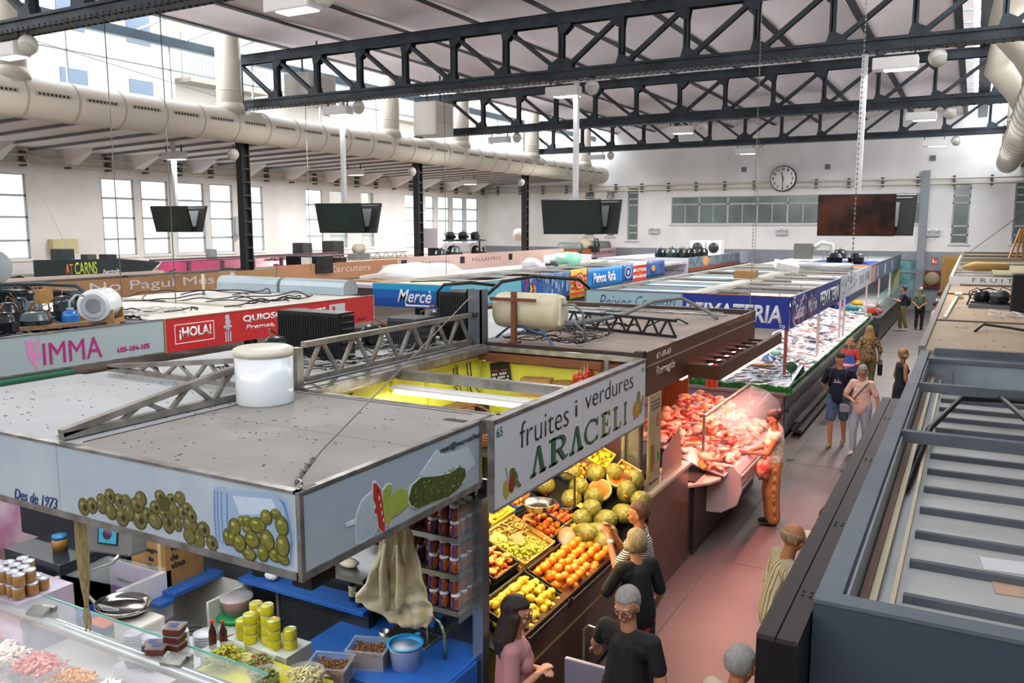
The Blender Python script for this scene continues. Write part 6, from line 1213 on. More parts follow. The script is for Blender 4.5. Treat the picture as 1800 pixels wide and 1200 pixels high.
for k, y in enumerate((18.6, 21.2, 24, 26.6, 29.4)):
    t3 = T('tube_lamp', 'white tube lamp in the open fish stall roof, %s row' % ['first', 'second', 'third', 'fourth', 'fifth'][k], 'lamp', (-3.9, y, 2.5)); m = MB(); m.bar((-4.8, y, 2.5), (-3.3, y, 2.5), .05, .05); m.build('tube', mat('tube_white', 'fff4f4', .4, emit=7), t3); m = MB(); m.bar((-4.85, y, 2.54), (-3.25, y, 2.54), .16, .02); m.build('reflector', white, t3); m = MB(); m.bar((-4.5, y, 2.55), (-4.5, y, 2.76), .02, .02); m.bar((-3.6, y, 2.55), (-3.6, y, 2.76), .02, .02); m.build('hanger', dark, t3)
def pl_area(n, x, y, z, sx, sy, p, c): area(n, (x, y, z), sx, p, c, (0, 0, 0), sy=sy)
pl_area('fish_glow', -3.8, 20.3, 2.42, 1.3, 6.2, 42, (1, .93, .92)); pl_area('fish_glow', -3.8, 27.2, 2.42, 1.3, 6.2, 42, (1, .84, .86)); pl_area('stall_glow', -3.9, 38, 2.4, 1.2, 10, 120, (1, .97, .93)); pl_area('stall_glow', -6.4, 25, 2.5, 1.2, 14, 180, (1, .93, .95))
# poles
redm = mat('pole_rose', 'b06058', .35, .3)
for k, (y, z) in enumerate(((17.15, 1.05), (21.2, 1.1), (25.0, 1.1), (25.4, 1.1), (31.6, 1.1), (36, 1.0), (41, 1.0))):
    m = MB(); m.bar((-3.16 + .05 * (k == 3), y, z - .1), (-3.16 + .05 * (k == 3), y, 2.2), .06, .06); tag(m.build('canopy_pole', redm if k == 0 else mat('pole_pale', 'c9b0aa', .3, .4)), '%s metal pole on the fish counter, %s along the aisle' % ('reddish' if k == 0 else 'pale', ['first', 'second', 'third', 'fourth', 'fifth', 'sixth', 'seventh'][k]), 'pole')
# counter
t = T('fish_counter', 'long fish counter with rose steel front and green edging', 'counter', (-4, 20, 0)); fs = mat('counter_rose_steel', 'b99a9e', .35, .35, var='a88a90', vs=1.5); sd = mat('counter_side_steel', '6b6664', .35, .6, var='55504e', vs=1)
m = MB(); m.box(-7.3, -3.0, 16.3, 16.4, .15, .5); m.box(-7.3, -3.0, 16.25, 16.4, .52, .78); m.box(-7.3, -3.0, 16.18, 16.4, .8, .98); m.box(-7.3, -2.95, 16.14, 16.4, .98, 1.03); m.build('front_panel', fs, t)
m = MB(); m.box(-3.05, -2.98, 16.4, 31.3, .15, .98); m.box(-2.98, -2.9, 16.4, 31.3, .62, .68); m.box(-3.0, -2.86, 16.4, 31.3, .98, 1.03); m.box(-2.95, -2.75, 17, 31.3, .1, .16); m.box(-2.9, -2.8, 17, 31.3, .3, .33); m.build('aisle_side', sd, t)
m = MB(); m.box(-7.2, -3.1, 16.5, 17.9, 0, .95); m.box(-4.4, -3.1, 17.9, 31.2, 0, .95); m.build('plinth', mat('base_dark', ''), t)
def ff(x, y): return 1.06 + min(.5, max(0, -3.1 - x) * .22 + 0) if y > 18.2 else 1.06 + (y - 16.3) * .14 + 0 * x
ice = mat('crushed_ice', 'c9d2d8', .35, var='b4bec8', vs=25, bump=.6, bs=60)
m = MB(); m.grid(lambda u, v: (-4.45 + 1.5 * u, 16.35 + 14.9 * v, ff(-4.45 + 1.5 * u, 16.35 + 14.9 * v)), 10, 60); m.grid(lambda u, v: (-7.2 + 2.6 * u, 16.35 + 1.7 * v, ff(-5, 16.35 + 1.7 * v)), 10, 6); tag(m.build('ice_bed', ice, t), kind='stuff')
gr = mat('plastic_grass', '3fa046', .5, var='2d8437', vs=12)
t = T('grass_edging', 'bright green plastic leaf edging around the fish ice', 'edging', (-4, 20, 1.0)); m = MB(); rd = random.Random(12)
x = -7.2
while x < -2.95: m.add([(x, 16.3, 1.03), (x + .1, 16.3, 1.03), (x + .12, 16.26 + rd.uniform(-.03, .03), 1.1 + rd.random() * .07), (x - .02, 16.25, 1.1 + rd.random() * .07), (x + .05, 16.16, 1.0)], [(0, 1, 2, 3), (0, 1, 4)]); x += .05
y = 16.3
while y < 31.2: m.add([(-2.97, y, 1.03), (-2.97, y + .1, 1.03), (-2.92 + rd.uniform(-.03, .03), y + .12, 1.1 + rd.random() * .06), (-2.92, y - .02, 1.1 + rd.random() * .06), (-2.84, y + .05, 1.0)], [(0, 1, 2, 3), (0, 1, 4)]); y += .05
tag(m.build('leaves', gr, t, solid=.004), kind='stuff')
fms = [mat('fish_silver', 'b9c0c6', .25, .5, var='70777e', vs=10), mat('fish_dark', '5b626a', .3, .4, var='8d949a', vs=8), mat('fish_pink', 'df8d80', .35, var='eeb8ac', vs=8, coat=.3), mat('shrimp_orange', 'e07a4a', .35, var='f09a70', vs=10, coat=.3), mat('fillet_white', 'e9dcd6', .35, var='d9b9b0', vs=8, coat=.3)]
def fishm(L_, w, h):
    mb = MB(); mb.tube([(-L_ / 2, 0, 0), (-L_ * .42, 0, 0), (-L_ * .2, 0, 0), (0, 0, 0), (L_ * .2, 0, 0), (L_ * .34, 0, 0), (L_ * .38, 0, 0)], [w * .15, w * .7, w, w * .95, w * .6, w * .22, w * .2], 10); mb.v = [(a, b * 1.0, c * h) for a, b, c in mb.v]
    mb.add([(L_ * .37, 0, 0), (L_ * .52, w * .9, 0), (L_ * .46, 0, .003), (L_ * .52, -w * .9, 0), (L_ * .46, 0, -.003)], [(0, 1, 2), (0, 2, 3), (0, 4, 1), (0, 3, 4)]); return mb
fpro = {}; rd = random.Random(55); nk = 0
sp = [('sardine', 0, (.2, .018, .7), 'silver sardine'), ('mackerel', 1, (.3, .03, .7), 'dark blue-grey mackerel'), ('red_mullet', 2, (.24, .03, .7), 'pink red mullet'), ('prawn', 3, (.15, .016, .9), 'orange prawn'), ('hake', 1, (.48, .045, .75), 'long grey hake'), ('fish_fillet', 4, (.28, .05, .35), 'pale fish fillet')]
for k in range(560):
    if k < 210: x, y = rd.uniform(-5.0, -3.05), rd.uniform(16.4, 17.9); j = rd.choice([0, 0, 0, 0, 1, 0, 5])
    else: x, y = rd.uniform(-4.4, -3.02), 17.9 + rd.random() ** 1.3 * 13; j = rd.choice([1, 2, 2, 3, 3, 4, 5, 5, 0])
    if j not in fpro: fpro[j] = fishm(*sp[j][2]).build(sp[j][0], fms[sp[j][1]], None, W=False); o = fpro[j]
    else: o = fpro[j].copy(); col.objects.link(o)
    zone = 'front corner' if y < 17.9 else 'middle' if y < 23 else 'far part'
    o.location = (x, y, ff(x, y) + .015 + rd.random() * .03); o.rotation_euler = (rd.uniform(-.2, .2), rd.uniform(-.15, .15), (.5 + rd.uniform(-.5, .5)) if y < 17.9 else rd.random() * 6)
    tag(o, '%s on ice in the %s of the fish counter' % (sp[j][3], zone), 'fish', '%s on ice, %s' % (sp[j][3], zone))
for k, (x, y) in enumerate(((-4.2, 17.6), (-3.7, 17.7), (-4.7, 17.5))):
    t3 = T('seafood_tray', 'shallow wooden tray of shellfish on the ice, %s' % ['middle', 'right', 'left'][k], 'tray', (x, y, ff(x, y) + .02), .3 * k); m = MB(); m.lathe([(0, 0), (.2, 0), (.25, .04), (.24, .04), (.19, .01), (0, .01)], (0, 0, 0), 20, 'z', .6); m.build('tray', wood, t3, W=False)
    m = MB(); [m.sph((rd.uniform(-.15, .15), rd.uniform(-.08, .08), .03), .025, 7, 5) for q in range(24)]; tag(m.build('shellfish', mat('shellfish', 'caa06a', .4, var='a37a48', vs=12), t3, W=False), kind='stuff')
# paddle sign (green disc), blue bags, small items
m = MB(); m.lathe([(0, -.01), (.11, -.01), (.11, .01), (0, .01)], (-3.0, 17.0, 1.42), 20, 'y'); tag(m.build('green_disc', mat('disc_green', '1f5e34', .5)), 'dark green round disc beside the first red pole', 'disc')
m = MB(); m.tube([(-3.0, 17.0, 1.05), (-3.0, 17.0, 1.34)], .008, 6); tag(m.build('disc_stem', dark), 'thin stem holding the dark green disc', 'stem')
for k, (x, y) in enumerate(((-3.75, 18.6), (-3.95, 18.9), (-3.4, 18.5), (-3.8, 19.5))):
    m = blob((x, y, ff(x, y) + .1), .11, k, (1.2, 1, .7)); tag(m.build('plastic_bag', mat('bag_blue', '2a6fb8', .3, coat=.3) if k < 3 else mat('bag_green', '8cc0a4', .3)), ['crumpled blue plastic bag by the fishmonger hands', 'crumpled blue plastic bag left of the scale arm', 'small blue plastic bag near the red pole', 'pale green plastic bag behind the blue ones'][k], 'bag')
t = T('hanging_scale', 'white tubular scale stand on the fish counter', 'scale', (-3.75, 18.3, 1.2)); m = MB(); m.bar((-3.85, 18.0, 1.3), (-3.65, 18.4, 1.9), .03, .03); m.bar((-3.65, 18.4, 1.9), (-3.4, 18.8, 2.0), .03, .03); m.bar((-3.75, 18.2, 1.8), (-3.65, 18.6, 1.3), .02, .02); m.build('frame', white, t)
# far stalls: vegetable ice counter and dark glass cases
t = T('glass_counter', 'dark glass fronted counter beyond the fish stall', 'counter', (-3, 36, 0)); m = MB(); m.box(-4.4, -2.75, 32.2, 44.5, .1, .95); m.build('base', mat('base_graphite', '3a3c3e', .4, .3), t); m = MB(); m.box(-4.4, -2.7, 32.2, 44.5, .95, 1.0); m.build('worktop', steel, t); m = MB(); m.prism([(-2.72, 1.0), (-2.9, 1.35), (-3.3, 1.38), (-3.3, 1.34), (-2.93, 1.31), (-2.76, 1.0)], 32.2, 44.5); m.build('glass_front', mat('case_glass_green', '6d8a86', .1, alpha=.4), t)
rd = random.Random(91); m = MB()
for q in range(160): m.cbox((rd.uniform(-4.2, -3.0), rd.uniform(32.4, 36), 1.03), (.14, .12, .05), (0, 0, rd.random() * 3))
tag(m.build('packed_goods', mat('goods_mixed', 'd8dfe0', .5, var='4f9a96', vs=6)), 'mixed packed goods on the far glass counter', 'goods', kind='stuff')
for k, (x, y, r_, c_) in enumerate(((-2.98, 32.8, .2, 'd8451f'), (-3.3, 35.4, .2, 'b01f24'), (-3.9, 36, .18, 'e0b020'), (-3.8, 33.5, .18, '3f8fa8'))):
    m = blob((x, y, 1.12), r_, k, (1.3, 1, .7)); tag(m.build('produce_heap', mat('heap%d' % k, c_, .5)), '%s heap on the far counter behind the fish stall' % ['bright orange-red', 'deep red', 'yellow', 'teal'][k], 'produce')
m = MB(); m.box(-5.6, -4.45, 37.5, 37.6, 0, 2.5); tag(m.build('blue_partition', mat('partition_blue', '1b4bc0', .4)), 'bright blue partition at the far stalls', 'partition')
m = MB(); m.box(-3.3, -3.05, 44.6, 44.65, 1.0, 2.4); tag(m.build('hanging_cloths', mat('cloth_olive', 'a5a06a', .8, var='7d7c50', vs=20, stretch=(4, 4, .2))), 'olive and cream cloths hanging at the far end', 'cloths')
# far fish block roof clutter
t = T('round_duct', 'curved pale perforated duct lying on the far fish roof', 'duct', (-4.4, 30, 2.8)); m = MB(); m.tube([(-5.6, 29.5, 2.95), (-5.0, 28.8, 2.93), (-4.2, 28.6, 2.9), (-3.4, 29.2, 2.88)], .12, 12); m.build('tube', mat('duct_silver', 'b4bbbc', .4, .3), t)
m = MB(); m.cbox((-5.1, 27.2, 2.95), (.7, .5, .2), (.2, .2, .4)); tag(m.build('foam_box', mat('foam_white', 'd9d9da', .6)), 'white foam slab tilted on the fish block spine', 'box')
m = MB(); m.box(-5.6, -5.1, 22.6, 23.3, 2.8, 3.0); tag(m.build('cardboard_box', card), 'small tan cardboard box on the fish block spine', 'box')
m = MB(); m.box(-5.5, -3.2, 31.8, 36.5, 2.66, 2.8); tag(m.build('blue_roof', mat('roof_blue', '1d3f96', .45)), 'deep blue roof beyond the white banner', 'roof'); m = MB(); m.box(-5.5, -3.2, 31.7, 31.75, 2.7, 2.84); tag(m.build('orange_edge', mat('edge_orange', 'd9925c', .5)), 'orange painted edge in front of the deep blue roof', 'trim')
for k, (x, y) in enumerate(((-4.5, 33.2), (-3.8, 33.6), (-5.0, 38.5), (-7.0, 41))): compressor('dark compressor on the far blue roofs, %s' % ['left of pair', 'right of pair', 'behind the pair', 'farthest left'][k], (x, y, 2.8), .28, .4)
t = T('condenser_unit', 'grey boxed condenser with pale pipes on far roof', 'condenser', (-6.2, 37.5, 2.8)); m = MB(); m.box(-6.7, -6.0, 37.2, 37.8, 2.8, 3.45); m.build('casing', mat('cond_grey', '6d6a66', .5, .3), t); m = MB(); m.tube([(-6.0, 37.5, 3.2), (-5.6, 37.5, 3.5), (-5.2, 37.5, 3.4), (-5.2, 37.5, 2.85)], .1, 10); m.build('pipe', mat('pipe_pale_green', 'b9c4b4', .5), t)
m = MB(); m.box(-7.4, -3.2, 36.7, 45.2, 2.6, 2.7); tag(m.build('pale_roof', roofw), 'pale flat roof at the far end of the middle block', 'roof')
m = MB(); m.box(-7.4, -5.6, 33.1, 36.7, 2.6, 2.7); tag(m.build('pale_roof', roofw), 'pale flat roof left of the deep blue roof', 'roof')
m = MB(); m.box(-7.42, -5.5, 8.6, 13.4, 2.66, 2.74); tag(m.build('pale_roof', roofw), 'pale flat roof left of the butcher stall spine', 'roof')
m = MB(); m.box(-7.42, -7.38, 5.3, 13.4, 2.2, 2.68); tag(m.build('stall_fascia', signw), 'pale fascia on the far side of the olive block', 'fascia')
# ================================================================ second block: IMMA, kiosk, blue stall
mag = mat('letter_magenta', 'b32a7c', .4); pinkl = mat('print_rooster_pink', 'd98fc0', .4); X2 = -10.6
t = T('stall_sign', 'pale sign lettered IMMA with pink rooster', 'sign', (X2, 6, 2.3)); m = MB(); m.box(X2 - .03, X2, .5, 8.38, 2.32, 2.8); m.build('panel', mat('sign_imma', 'a9babd', .3, coat=.2), t); m = MB(); m.box(X2 - .035, X2 + .01, .5, 8.38, 2.8, 2.815); m.box(X2 - .035, X2 + .01, .5, 8.38, 2.3, 2.32); m.build('frame', alu, t)
text('lettering', 'IMMA', t, (X2, 6.5, 2.385), Y3, Z3, .85, .29, mag, bold=0.0, off=.006); text('house_number', '103-104-105', t, (X2, 7.595, 2.405), Y3, Z3, .53, .082, mag, bold=.04)
decal('rooster_picture', [(ell(6.35, 2.55, .06, .1, .2), 0), ([(6.3, 2.6), (6.27, 2.74), (6.33, 2.72), (6.36, 2.76), (6.38, 2.64)], 0), (ell(6.43, 2.66, .03, .05), 0), ([(6.44, 2.7), (6.46, 2.76), (6.48, 2.7)], 0), ([(6.33, 2.48), (6.41, 2.48), (6.43, 2.34), (6.4, 2.34)], 0), (ell(6.44, 2.52, .05, .04), 0)], t, (X2, 0, 0), Y3, Z3, [pinkl])
t = T('stall_roof', 'dark cluttered roof behind the IMMA sign', 'roof', (-12.8, 5, 2.7)); m = MB(); m.box(-15.0, X2 - .03, .5, 8.38, 2.68, 2.76); m.build('roof_panel', mat('roof_slate', '555a5e', .7, var='6c7073', vs=2), t)
red = mat('sign_red_kiosk', 'c02a2c', .35, coat=.2); t = T('stall_sign', 'long red kiosk sign with ¡HOLA! box and white lettering', 'sign', (X2, 11, 2.3)); m = MB(); m.box(X2 - .03, X2, 8.42, 13.42, 2.29, 2.8); m.build('panel', red, t); m = MB(); m.box(X2 - .03, X2 + .008, 8.42, 13.42, 2.8, 2.812); m.box(X2 - .03, X2 + .008, 8.39, 8.42, 2.29, 2.81); m.box(X2 - .03, X2 + .008, 13.42, 13.45, 2.29, 2.81); m.build('frame', mat('frame_gold', 'b9a070', .4, .5), t)
text('lettering', '¡HOLA!', t, (X2, 8.66, 2.45), Y3, Z3, .62, .2, fishw, bold=.03); fr = []
for a, b, c, d in ((8.58, 9.34, 2.4, 2.412), (8.58, 9.34, 2.69, 2.702), (8.58, 8.592, 2.4, 2.7), (9.328, 9.34, 2.4, 2.7)): fr.append(([(a, c), (b, c), (b, d), (a, d)], 0))
decal('hola_frame', fr, t, (X2, 0, 0), Y3, Z3, [fishw]); text('lettering', 'QUIOSC del Mercat', t, (X2, 9.95, 2.585), Y3, Z3, 2.05, .13, fishw, bold=.03); text('lettering', 'Premsa, papereria. Loteria', t, (X2, 10.0, 2.45), Y3, Z3, 2.3, .1, fishw, bold=.01, shear=.25)
gy = mat('print_grey_white', 'b9bcc4', .4); decal('figure_picture', [(ell(9.62, 2.72, .045, .05), 0), (ell(9.63, 2.64, .06, .045), 0), (ell(9.62, 2.57, .09, .03), 0), (ell(9.62, 2.53, .06, .03), 1), (ell(9.62, 2.53, .025, .018), 0)] + [([(9.56 + .05 * k, 2.32), (9.585 + .05 * k, 2.32), (9.585 + .05 * k, 2.49), (9.56 + .05 * k, 2.49)], 0) for k in range(3)], t, (X2, 0, 0), Y3, Z3, [gy, mat('print_mid_grey', '7d8292', .4)])
decal('notice_picture', [([(12.1, 2.4), (12.55, 2.4), (12.55, 2.72), (12.1, 2.72)], 0), ([(12.2, 2.52), (12.5, 2.52), (12.5, 2.54), (12.2, 2.54)], 1), ([(12.2, 2.47), (12.45, 2.47), (12.45, 2.49), (12.2, 2.49)], 1), ([(12.18, 2.6), (12.26, 2.6), (12.26, 2.68), (12.18, 2.68)], 2)], t, (X2, 0, 0), Y3, Z3, [mat('notice_grey', 'c6c8ce', .4), mat('notice_blue', '4a5a90', .4), red]); text('house_number', '106-107', t, (X2, 12.9, 2.33), Y3, Z3, .3, .07, mat('letter_dark_red', '5f2024', .4))
t = T('stall_roof', 'white flat kiosk roof with loose cables', 'roof', (-13, 11, 2.7)); m = MB(); m.box(-15.0, X2 - .03, 8.42, 13.42, 2.7, 2.78); m.build('roof_panel', mat('roof_white', 'd3d2ce', .7, var='c8c6c1', vs=1.2), t); m = MB(); m.box(-14.5, -11.2, 10.5, 10.56, 2.79, 2.82); m.build('loose_batten', mat('batten_cream', 'c9c2ae', .6), t)
cables('loose cables curled on the white kiosk roof', -14.5, -11.2, 9, 12.5, 2.79, 9, .3, r=.012); cables('pale rope heap behind the cardboard cradle', -12.2, -11.2, 8.6, 9.6, 2.79, 8, .12, mt=mat('cable_pale', ''), r=.01)
aw = mat('awning_box_blue', 'a9bac3', .45, .15, var='9fb1bb', vs=2)
for k, (a, b) in enumerate(((-14.9, -13.05), (-13.0, -11.2))):
    t = T('awning_box', 'rounded pale blue awning box at the kiosk roof edge, %s' % ('left', 'right')[k], 'awning box', ((a + b) / 2, 13.5, 2.8)); pr = [(13.25, 2.79), (13.25, 2.95), (13.3, 3.04), (13.4, 3.09), (13.52, 3.09), (13.62, 3.04), (13.67, 2.95), (13.67, 2.79)]
    m = MB(); m.prism(pr, a + .02, b - .02, 'x'); m.build('cover', aw, t); m = MB(); m.prism([(13.46 + (y - 13.46) * 1.04, 2.79 + (z - 2.79) * 1.03) for y, z in pr], b - .02, b, 'x'); m.build('end_plate', mat('end_grey', '8e979c', .5), t)
m = MB(); m.tube([(-14.1, 12.2, 2.78), (-14.1, 12.2, 3.2)], .03, 8); tag(m.build('short_post', mat('batten_cream', '')), 'short cream post standing on the kiosk roof', 'post')
# tank on cardboard cradle, blue flask, compressors
t = T('water_tank', 'white round water tank lying in a cardboard cradle', 'tank', (-11.0, 7.5, 2.8)); A_ = R(-38); mt_ = Matrix.Translation((-11.15, 7.75, 3.06)) @ Matrix.Rotation(R(-55), 4, 'Z')
m = MB(); m.lathe([(0, -.28), (.2, -.28), (.23, -.25), (.235, -.2), (.235, .2), (.23, .25), (.22, .26), (0, .26)], (0, 0, 0), 32, 'x'); m.xf(mt_); m.build('tank', mat('tank_white', 'dce2e4', .25, coat=.5), t)
m = MB(); m.lathe([(.1, .262), (.11, .264), (.11, .266), (.09, .266)], (0, 0, 0), 28, 'x'); m.lathe([(.17, .262), (.18, .264), (.18, .266), (.165, .266)], (0, 0, 0), 28, 'x'); m.xf(mt_); m.build('end_ring', mat('ring_grey', 'b5babd', .4), t)
m = MB()
for xx in (-.2, .2):
    m.prism([(-.25, -.3), (.25, -.3), (.25, -.05), (.2, -.08), (.14, -.18), (0, -.235), (-.14, -.18), (-.2, -.08), (-.25, -.05)], xx - .02, xx + .02, 'x')
m.box(-.22, .22, -.26, -.24, -.3, -.2); m.box(-.22, .22, .24, .26, -.3, -.2); m.xf(mt_); m.build('cradle', card, t)
t = T('pressure_flask', 'bright blue pressure flask beside the white tank', 'flask', (-10.95, 7.15, 2.78)); m = MB(); m.lathe([(.07, 0), (.1, .02), (.11, .06), (.11, .2), (.1, .24), (.05, .27), (0, .275)], (-10.95, 7.15, 2.77), 24); m.build('body', mat('flask_blue', '1668b8', .25, coat=.5), t); m = MB(); m.tube([(-10.95, 7.15, 3.04), (-10.95, 7.15, 3.16), (-10.95, 7.25, 3.24), (-11.0, 7.4, 3.22)], .018, 8); m.lathe([(.045, 0), (.045, .03), (0, .03)], (-10.95, 7.15, 3.04), 14); m.build('valve', mat('valve_grey', '9aa4ac', .4), t)
cg = [mat('comp_blue_black', '1c2e38', .3, .2), mat('comp_grey', '4d5a60', .4, .3), mat('compressor_black', ''), mat('comp_black2', '141b20', .3)]
cl = [(-11.75, 7.6, .14, .34), (-11.15, 6.75, .17, .28), (-11.3, 6.35, .12, .34), (-11.05, 6.3, .12, .32), (-12.4, 8.0, .15, .36), (-12.3, 7.45, .13, .32), (-13.4, 8.1, .15, .38), (-12.0, 6.9, .14, .36), (-12.9, 7.6, .13, .34), (-11.5, 7.1, .11, .24), (-13.9, 8.2, .15, .4)]
nm_ = ['black compressor with blue-grey cap behind the flask', 'round lidded compressor in the middle front', 'upright compressor left of the lidded one', 'compressor with small white label at left', 'rear compressor behind the flask', 'rear compressor behind the lidded one', 'far left rear compressor with tall shell', 'front left compressor near the picture edge', 'small compressor at the back of the row', 'squat compressor beside the wooden plank', 'leftmost tall compressor on IMMA roof']
for (x, y, r_, h), l_, k in zip(cl, nm_, range(20)): compressor(l_, (x, y, 2.765), r_, h, cg[k % 4])
for k, (x, y, a, b, h) in enumerate(((-12.0, 8.2, .5, .2, .4), (-12.7, 8.25, .45, .16, .42), (-13.2, 7.7, .45, .2, .44), (-14.4, 8.2, .4, .2, .46))): fins('dark finned condenser on IMMA roof, %s' % ['behind the white tank', 'behind the lidded compressor', 'back row left', 'front row left'][k], (x, y, 2.765), (a, b, h), mt=cg[k % 2])
m = MB(); m.box(-11.9, -11.78, 7.25, 7.4, 3.08, 3.28); tag(m.build('tan_carton', card), 'small tan carton held among the IMMA compressors', 'box')
m = MB(); m.bar((-11.25, 5.9, 2.82), (-10.75, 7.3, 2.86), .12, .05); tag(m.build('wooden_plank', mat('plank_brown', '7d5a3c', .7, var='94704c', vs=3, stretch=(8, 1, 8))), 'long brown wooden plank lying along the IMMA roof edge', 'plank')
m = MB(); m.box(-11.9, -11.0, 6.9, 7.4, 2.765, 2.79); tag(m.build('steel_tray', grey), 'grey steel tray under the lidded compressor', 'tray')
cables('black cable mess among the compressors of IMMA', -14.3, -10.9, 6, 8.35, 2.77, 46, .16, r=.012); cables('grey wire coils near the front edge of the IMMA roof', -11.6, -10.9, 5.5, 7.6, 2.77, 16, .1, mt=cableg, r=.007)
wire('thick grey insulated hose running over the compressors', [(-14, 7.2, 3.3), (-13.2, 7.5, 3.3), (-12.5, 7.7, 3.32), (-11.9, 7.9, 3.3), (-11.6, 8.0, 3.05)], .03, mat('hose_slate', '2f3d46', .6), 'hose', 'hose')
t = T('exhaust_disc', 'round grey fan housing at the far left edge', 'fan', (-14.6, 8.2, 2.77)); m = MB(); m.lathe([(0, 0), (.28, 0), (.3, .05), (.28, .1), (0, .1)], (-14.6, 8.2, 3.5), 26, 'x'); m.build('housing', mat('fan_grey', '97a1a6', .4), t); m = MB(); m.lathe([(0, .1), (.04, .1), (.04, .12), (0, .12)], (-14.6, 8.2, 3.5), 12, 'x'); m.build('hub', mat('hub_dark_red', '4a2028', .5), t); m = MB(); m.bar((-14.55, 8.2, 2.76), (-14.55, 8.2, 3.25), .05, .05); m.build('stand', dark, t)
# glimpses under the signs
m = MB(); m.box(-14.9, -10.9, 1, 13.2, 0, .95); tag(m.build('low_counter', mat('counter_pink', 'c98fb4', .4, var='e9d5e2', vs=2)), 'pink lit counter under the IMMA and kiosk signs', 'counter'); pl_area('imma_glow', -11.3, 6, 2.25, .5, 6, 60, (1, .55, .85))
m = MB(); m.tube([(-10.62, 2, 2.24), (-10.62, 6.9, 2.24)], .05, 10); tag(m.build('rolled_awning', mat('awning_green', '1c6a4c', .6)), 'rolled dark green awning under the IMMA sign', 'awning')
# blue Merce stall
bl1 = mat('sign_cyan', '1f9ccb', .35, coat=.2); bl2 = mat('sign_blue_mid', '1763b4', .35, coat=.2); bl3 = mat('sign_blue_dark', '10499c', .35, coat=.2); X4 = -10.65
t = T('stall_sign', 'blue striped sign lettered Mercè in white script', 'sign', (-11.8, 16.4, 2.2))
for a, b, mt_, nm in ((2.66, 2.8, bl1, 'cyan_band'), (2.45, 2.66, bl2, 'blue_band'), (2.24, 2.45, bl3, 'dark_band')): m = MB(); m.box(-12.95, X4, 16.4, 16.43, a, b); m.build(nm, mt_, t)
text('lettering', 'Mercè', t, (-12.2, 16.4, 2.36), X3, Z3, 1.0, .32, fishw, bold=.015, shear=.35); decal('underline', [([(.0, .0), (.75, .02), (.85, .06), (.75, .05), (.05, .045), (-.03, .1)], 0)], t, (-11.95, 16.4, 2.27), X3, Z3, [fishw])
t = T('stall_sign', 'light blue long sign on the aisle side of the blue stall', 'sign', (X4, 20, 2.2)); m = MB(); m.box(X4 - .03, X4, 16.43, 31, 2.26, 2.82); m.build('panel', mat('sign_sky_blue', '6db3c9', .35), t); m = MB(); m.box(X4 - .035, X4 + .01, 16.43, 31, 2.82, 2.84); m.build('edge', white, t)
def banner(label, a, b, z0, z1, mt_, pl=None, ms=None, txt=None, wav=.02, name='banner', cat='banner'):
    t = T(name, label, cat, (X4 + .03, a, z0)); m = MB(); m.smooth = True; m.grid(lambda u, v: (X4 + .02 + wav * sin(u * 14 + v), a + (b - a) * u, z0 + (z1 - z0) * v), 24, 4); m.build('cloth', mt_, t, solid=.006)
    if pl: decal('print', pl, t, (X4 + .03 + wav, a, z0), Y3, Z3, ms, t=.0008)
    if txt: text('lettering', txt[0], t, (X4 + .045 + wav, a + txt[1], z0 + txt[2]), Y3, Z3, txt[3], txt[4], fishw, bold=.03)
rd = random.Random(2)
banner('blue and yellow scarf drape at the left of the flag row', 19.9, 21.0, 2.2, 2.84, mat('drape_blue', '2458a8', .6), [(ell(rd.uniform(.1, 1), rd.uniform(.1, .6), .12, .05, rd.random() * 3, 8), k % 2) for k in range(10)], [mat('print_gold', 'd9b43a', .5), mat('print_crimson', '9c2a3c', .5)])
banner('mottled blue banner with pale swirls beside the scarf', 21.05, 22.95, 2.1, 2.85, mat('banner_mottled', '2f5f9c', .6, var='4a78b0', vs=5), [(ell(rd.uniform(.1, 1.8), rd.uniform(.1, .65), .05, .12, rd.uniform(-.4, .4), 8), 0) for k in range(18)], [mat('print_pale_blue', '8fabcb', .5)])
st = [([(0, .1 + .17 * k), (1.15, .1 + .17 * k), (1.15, .18 + .17 * k), (0, .18 + .17 * k)], 0) for k in range(4)]
banner('yellow flag with red stripes and round crest', 23.0, 24.2, 2.0, 2.88, mat('flag_yellow', 'e8b820', .6), st + [(ell(.65, .5, .33, .27, 0, 24), 0), (ell(.65, .5, .28, .22, 0, 24), 1), (ell(.65, .5, .24, .18, 0, 24), 0)] + [(ell(.65 + .12 * cos(a), .5 + .1 * sin(a), .05, .03, a, 8), 1) for a in (0, 1.2, 2.5, 3.7, 5)], [mat('flag_red', 'c8281f', .6), mat('print_cream', 'e8d8c8', .6)], name='flag', cat='flag')
banner('bright blue banner with white lettering among the flags', 24.25, 27.3, 2.2, 2.85, mat('banner_azure', '1a7fd0', .5), None, None, ('Peixos Rafa', .45, .16, 1.9, .34), .008)
banner('blue banner with pale round emblem right of the lettering', 27.35, 28.3, 2.26, 2.85, mat('banner_steel_blue', '3a64a0', .6), [(ell(.45, .32, .34, .22, 0, 20), 0), (ell(.45, .32, .26, .16, 0, 20), 1), (ell(.45, .32, .15, .09, 0, 14), 0)], [mat('print_silver_blue', '9fb4cf', .5), mat('print_navy', '')])
banner('red and white striped flag with small crest', 28.35, 29.7, 2.2, 2.88, mat('flag_white', 'e6e2e2', .6), [([(0, .02 + .23 * k), (1.3, .02 + .23 * k), (1.3, .13 + .23 * k), (0, .13 + .23 * k)], 0) for k in range(3)] + [(ell(.65, .33, .14, .13), 1), (ell(.65, .33, .1, .09), 0)], [mat('flag_red', ''), mat('print_gold', '')], name='flag', cat='flag')
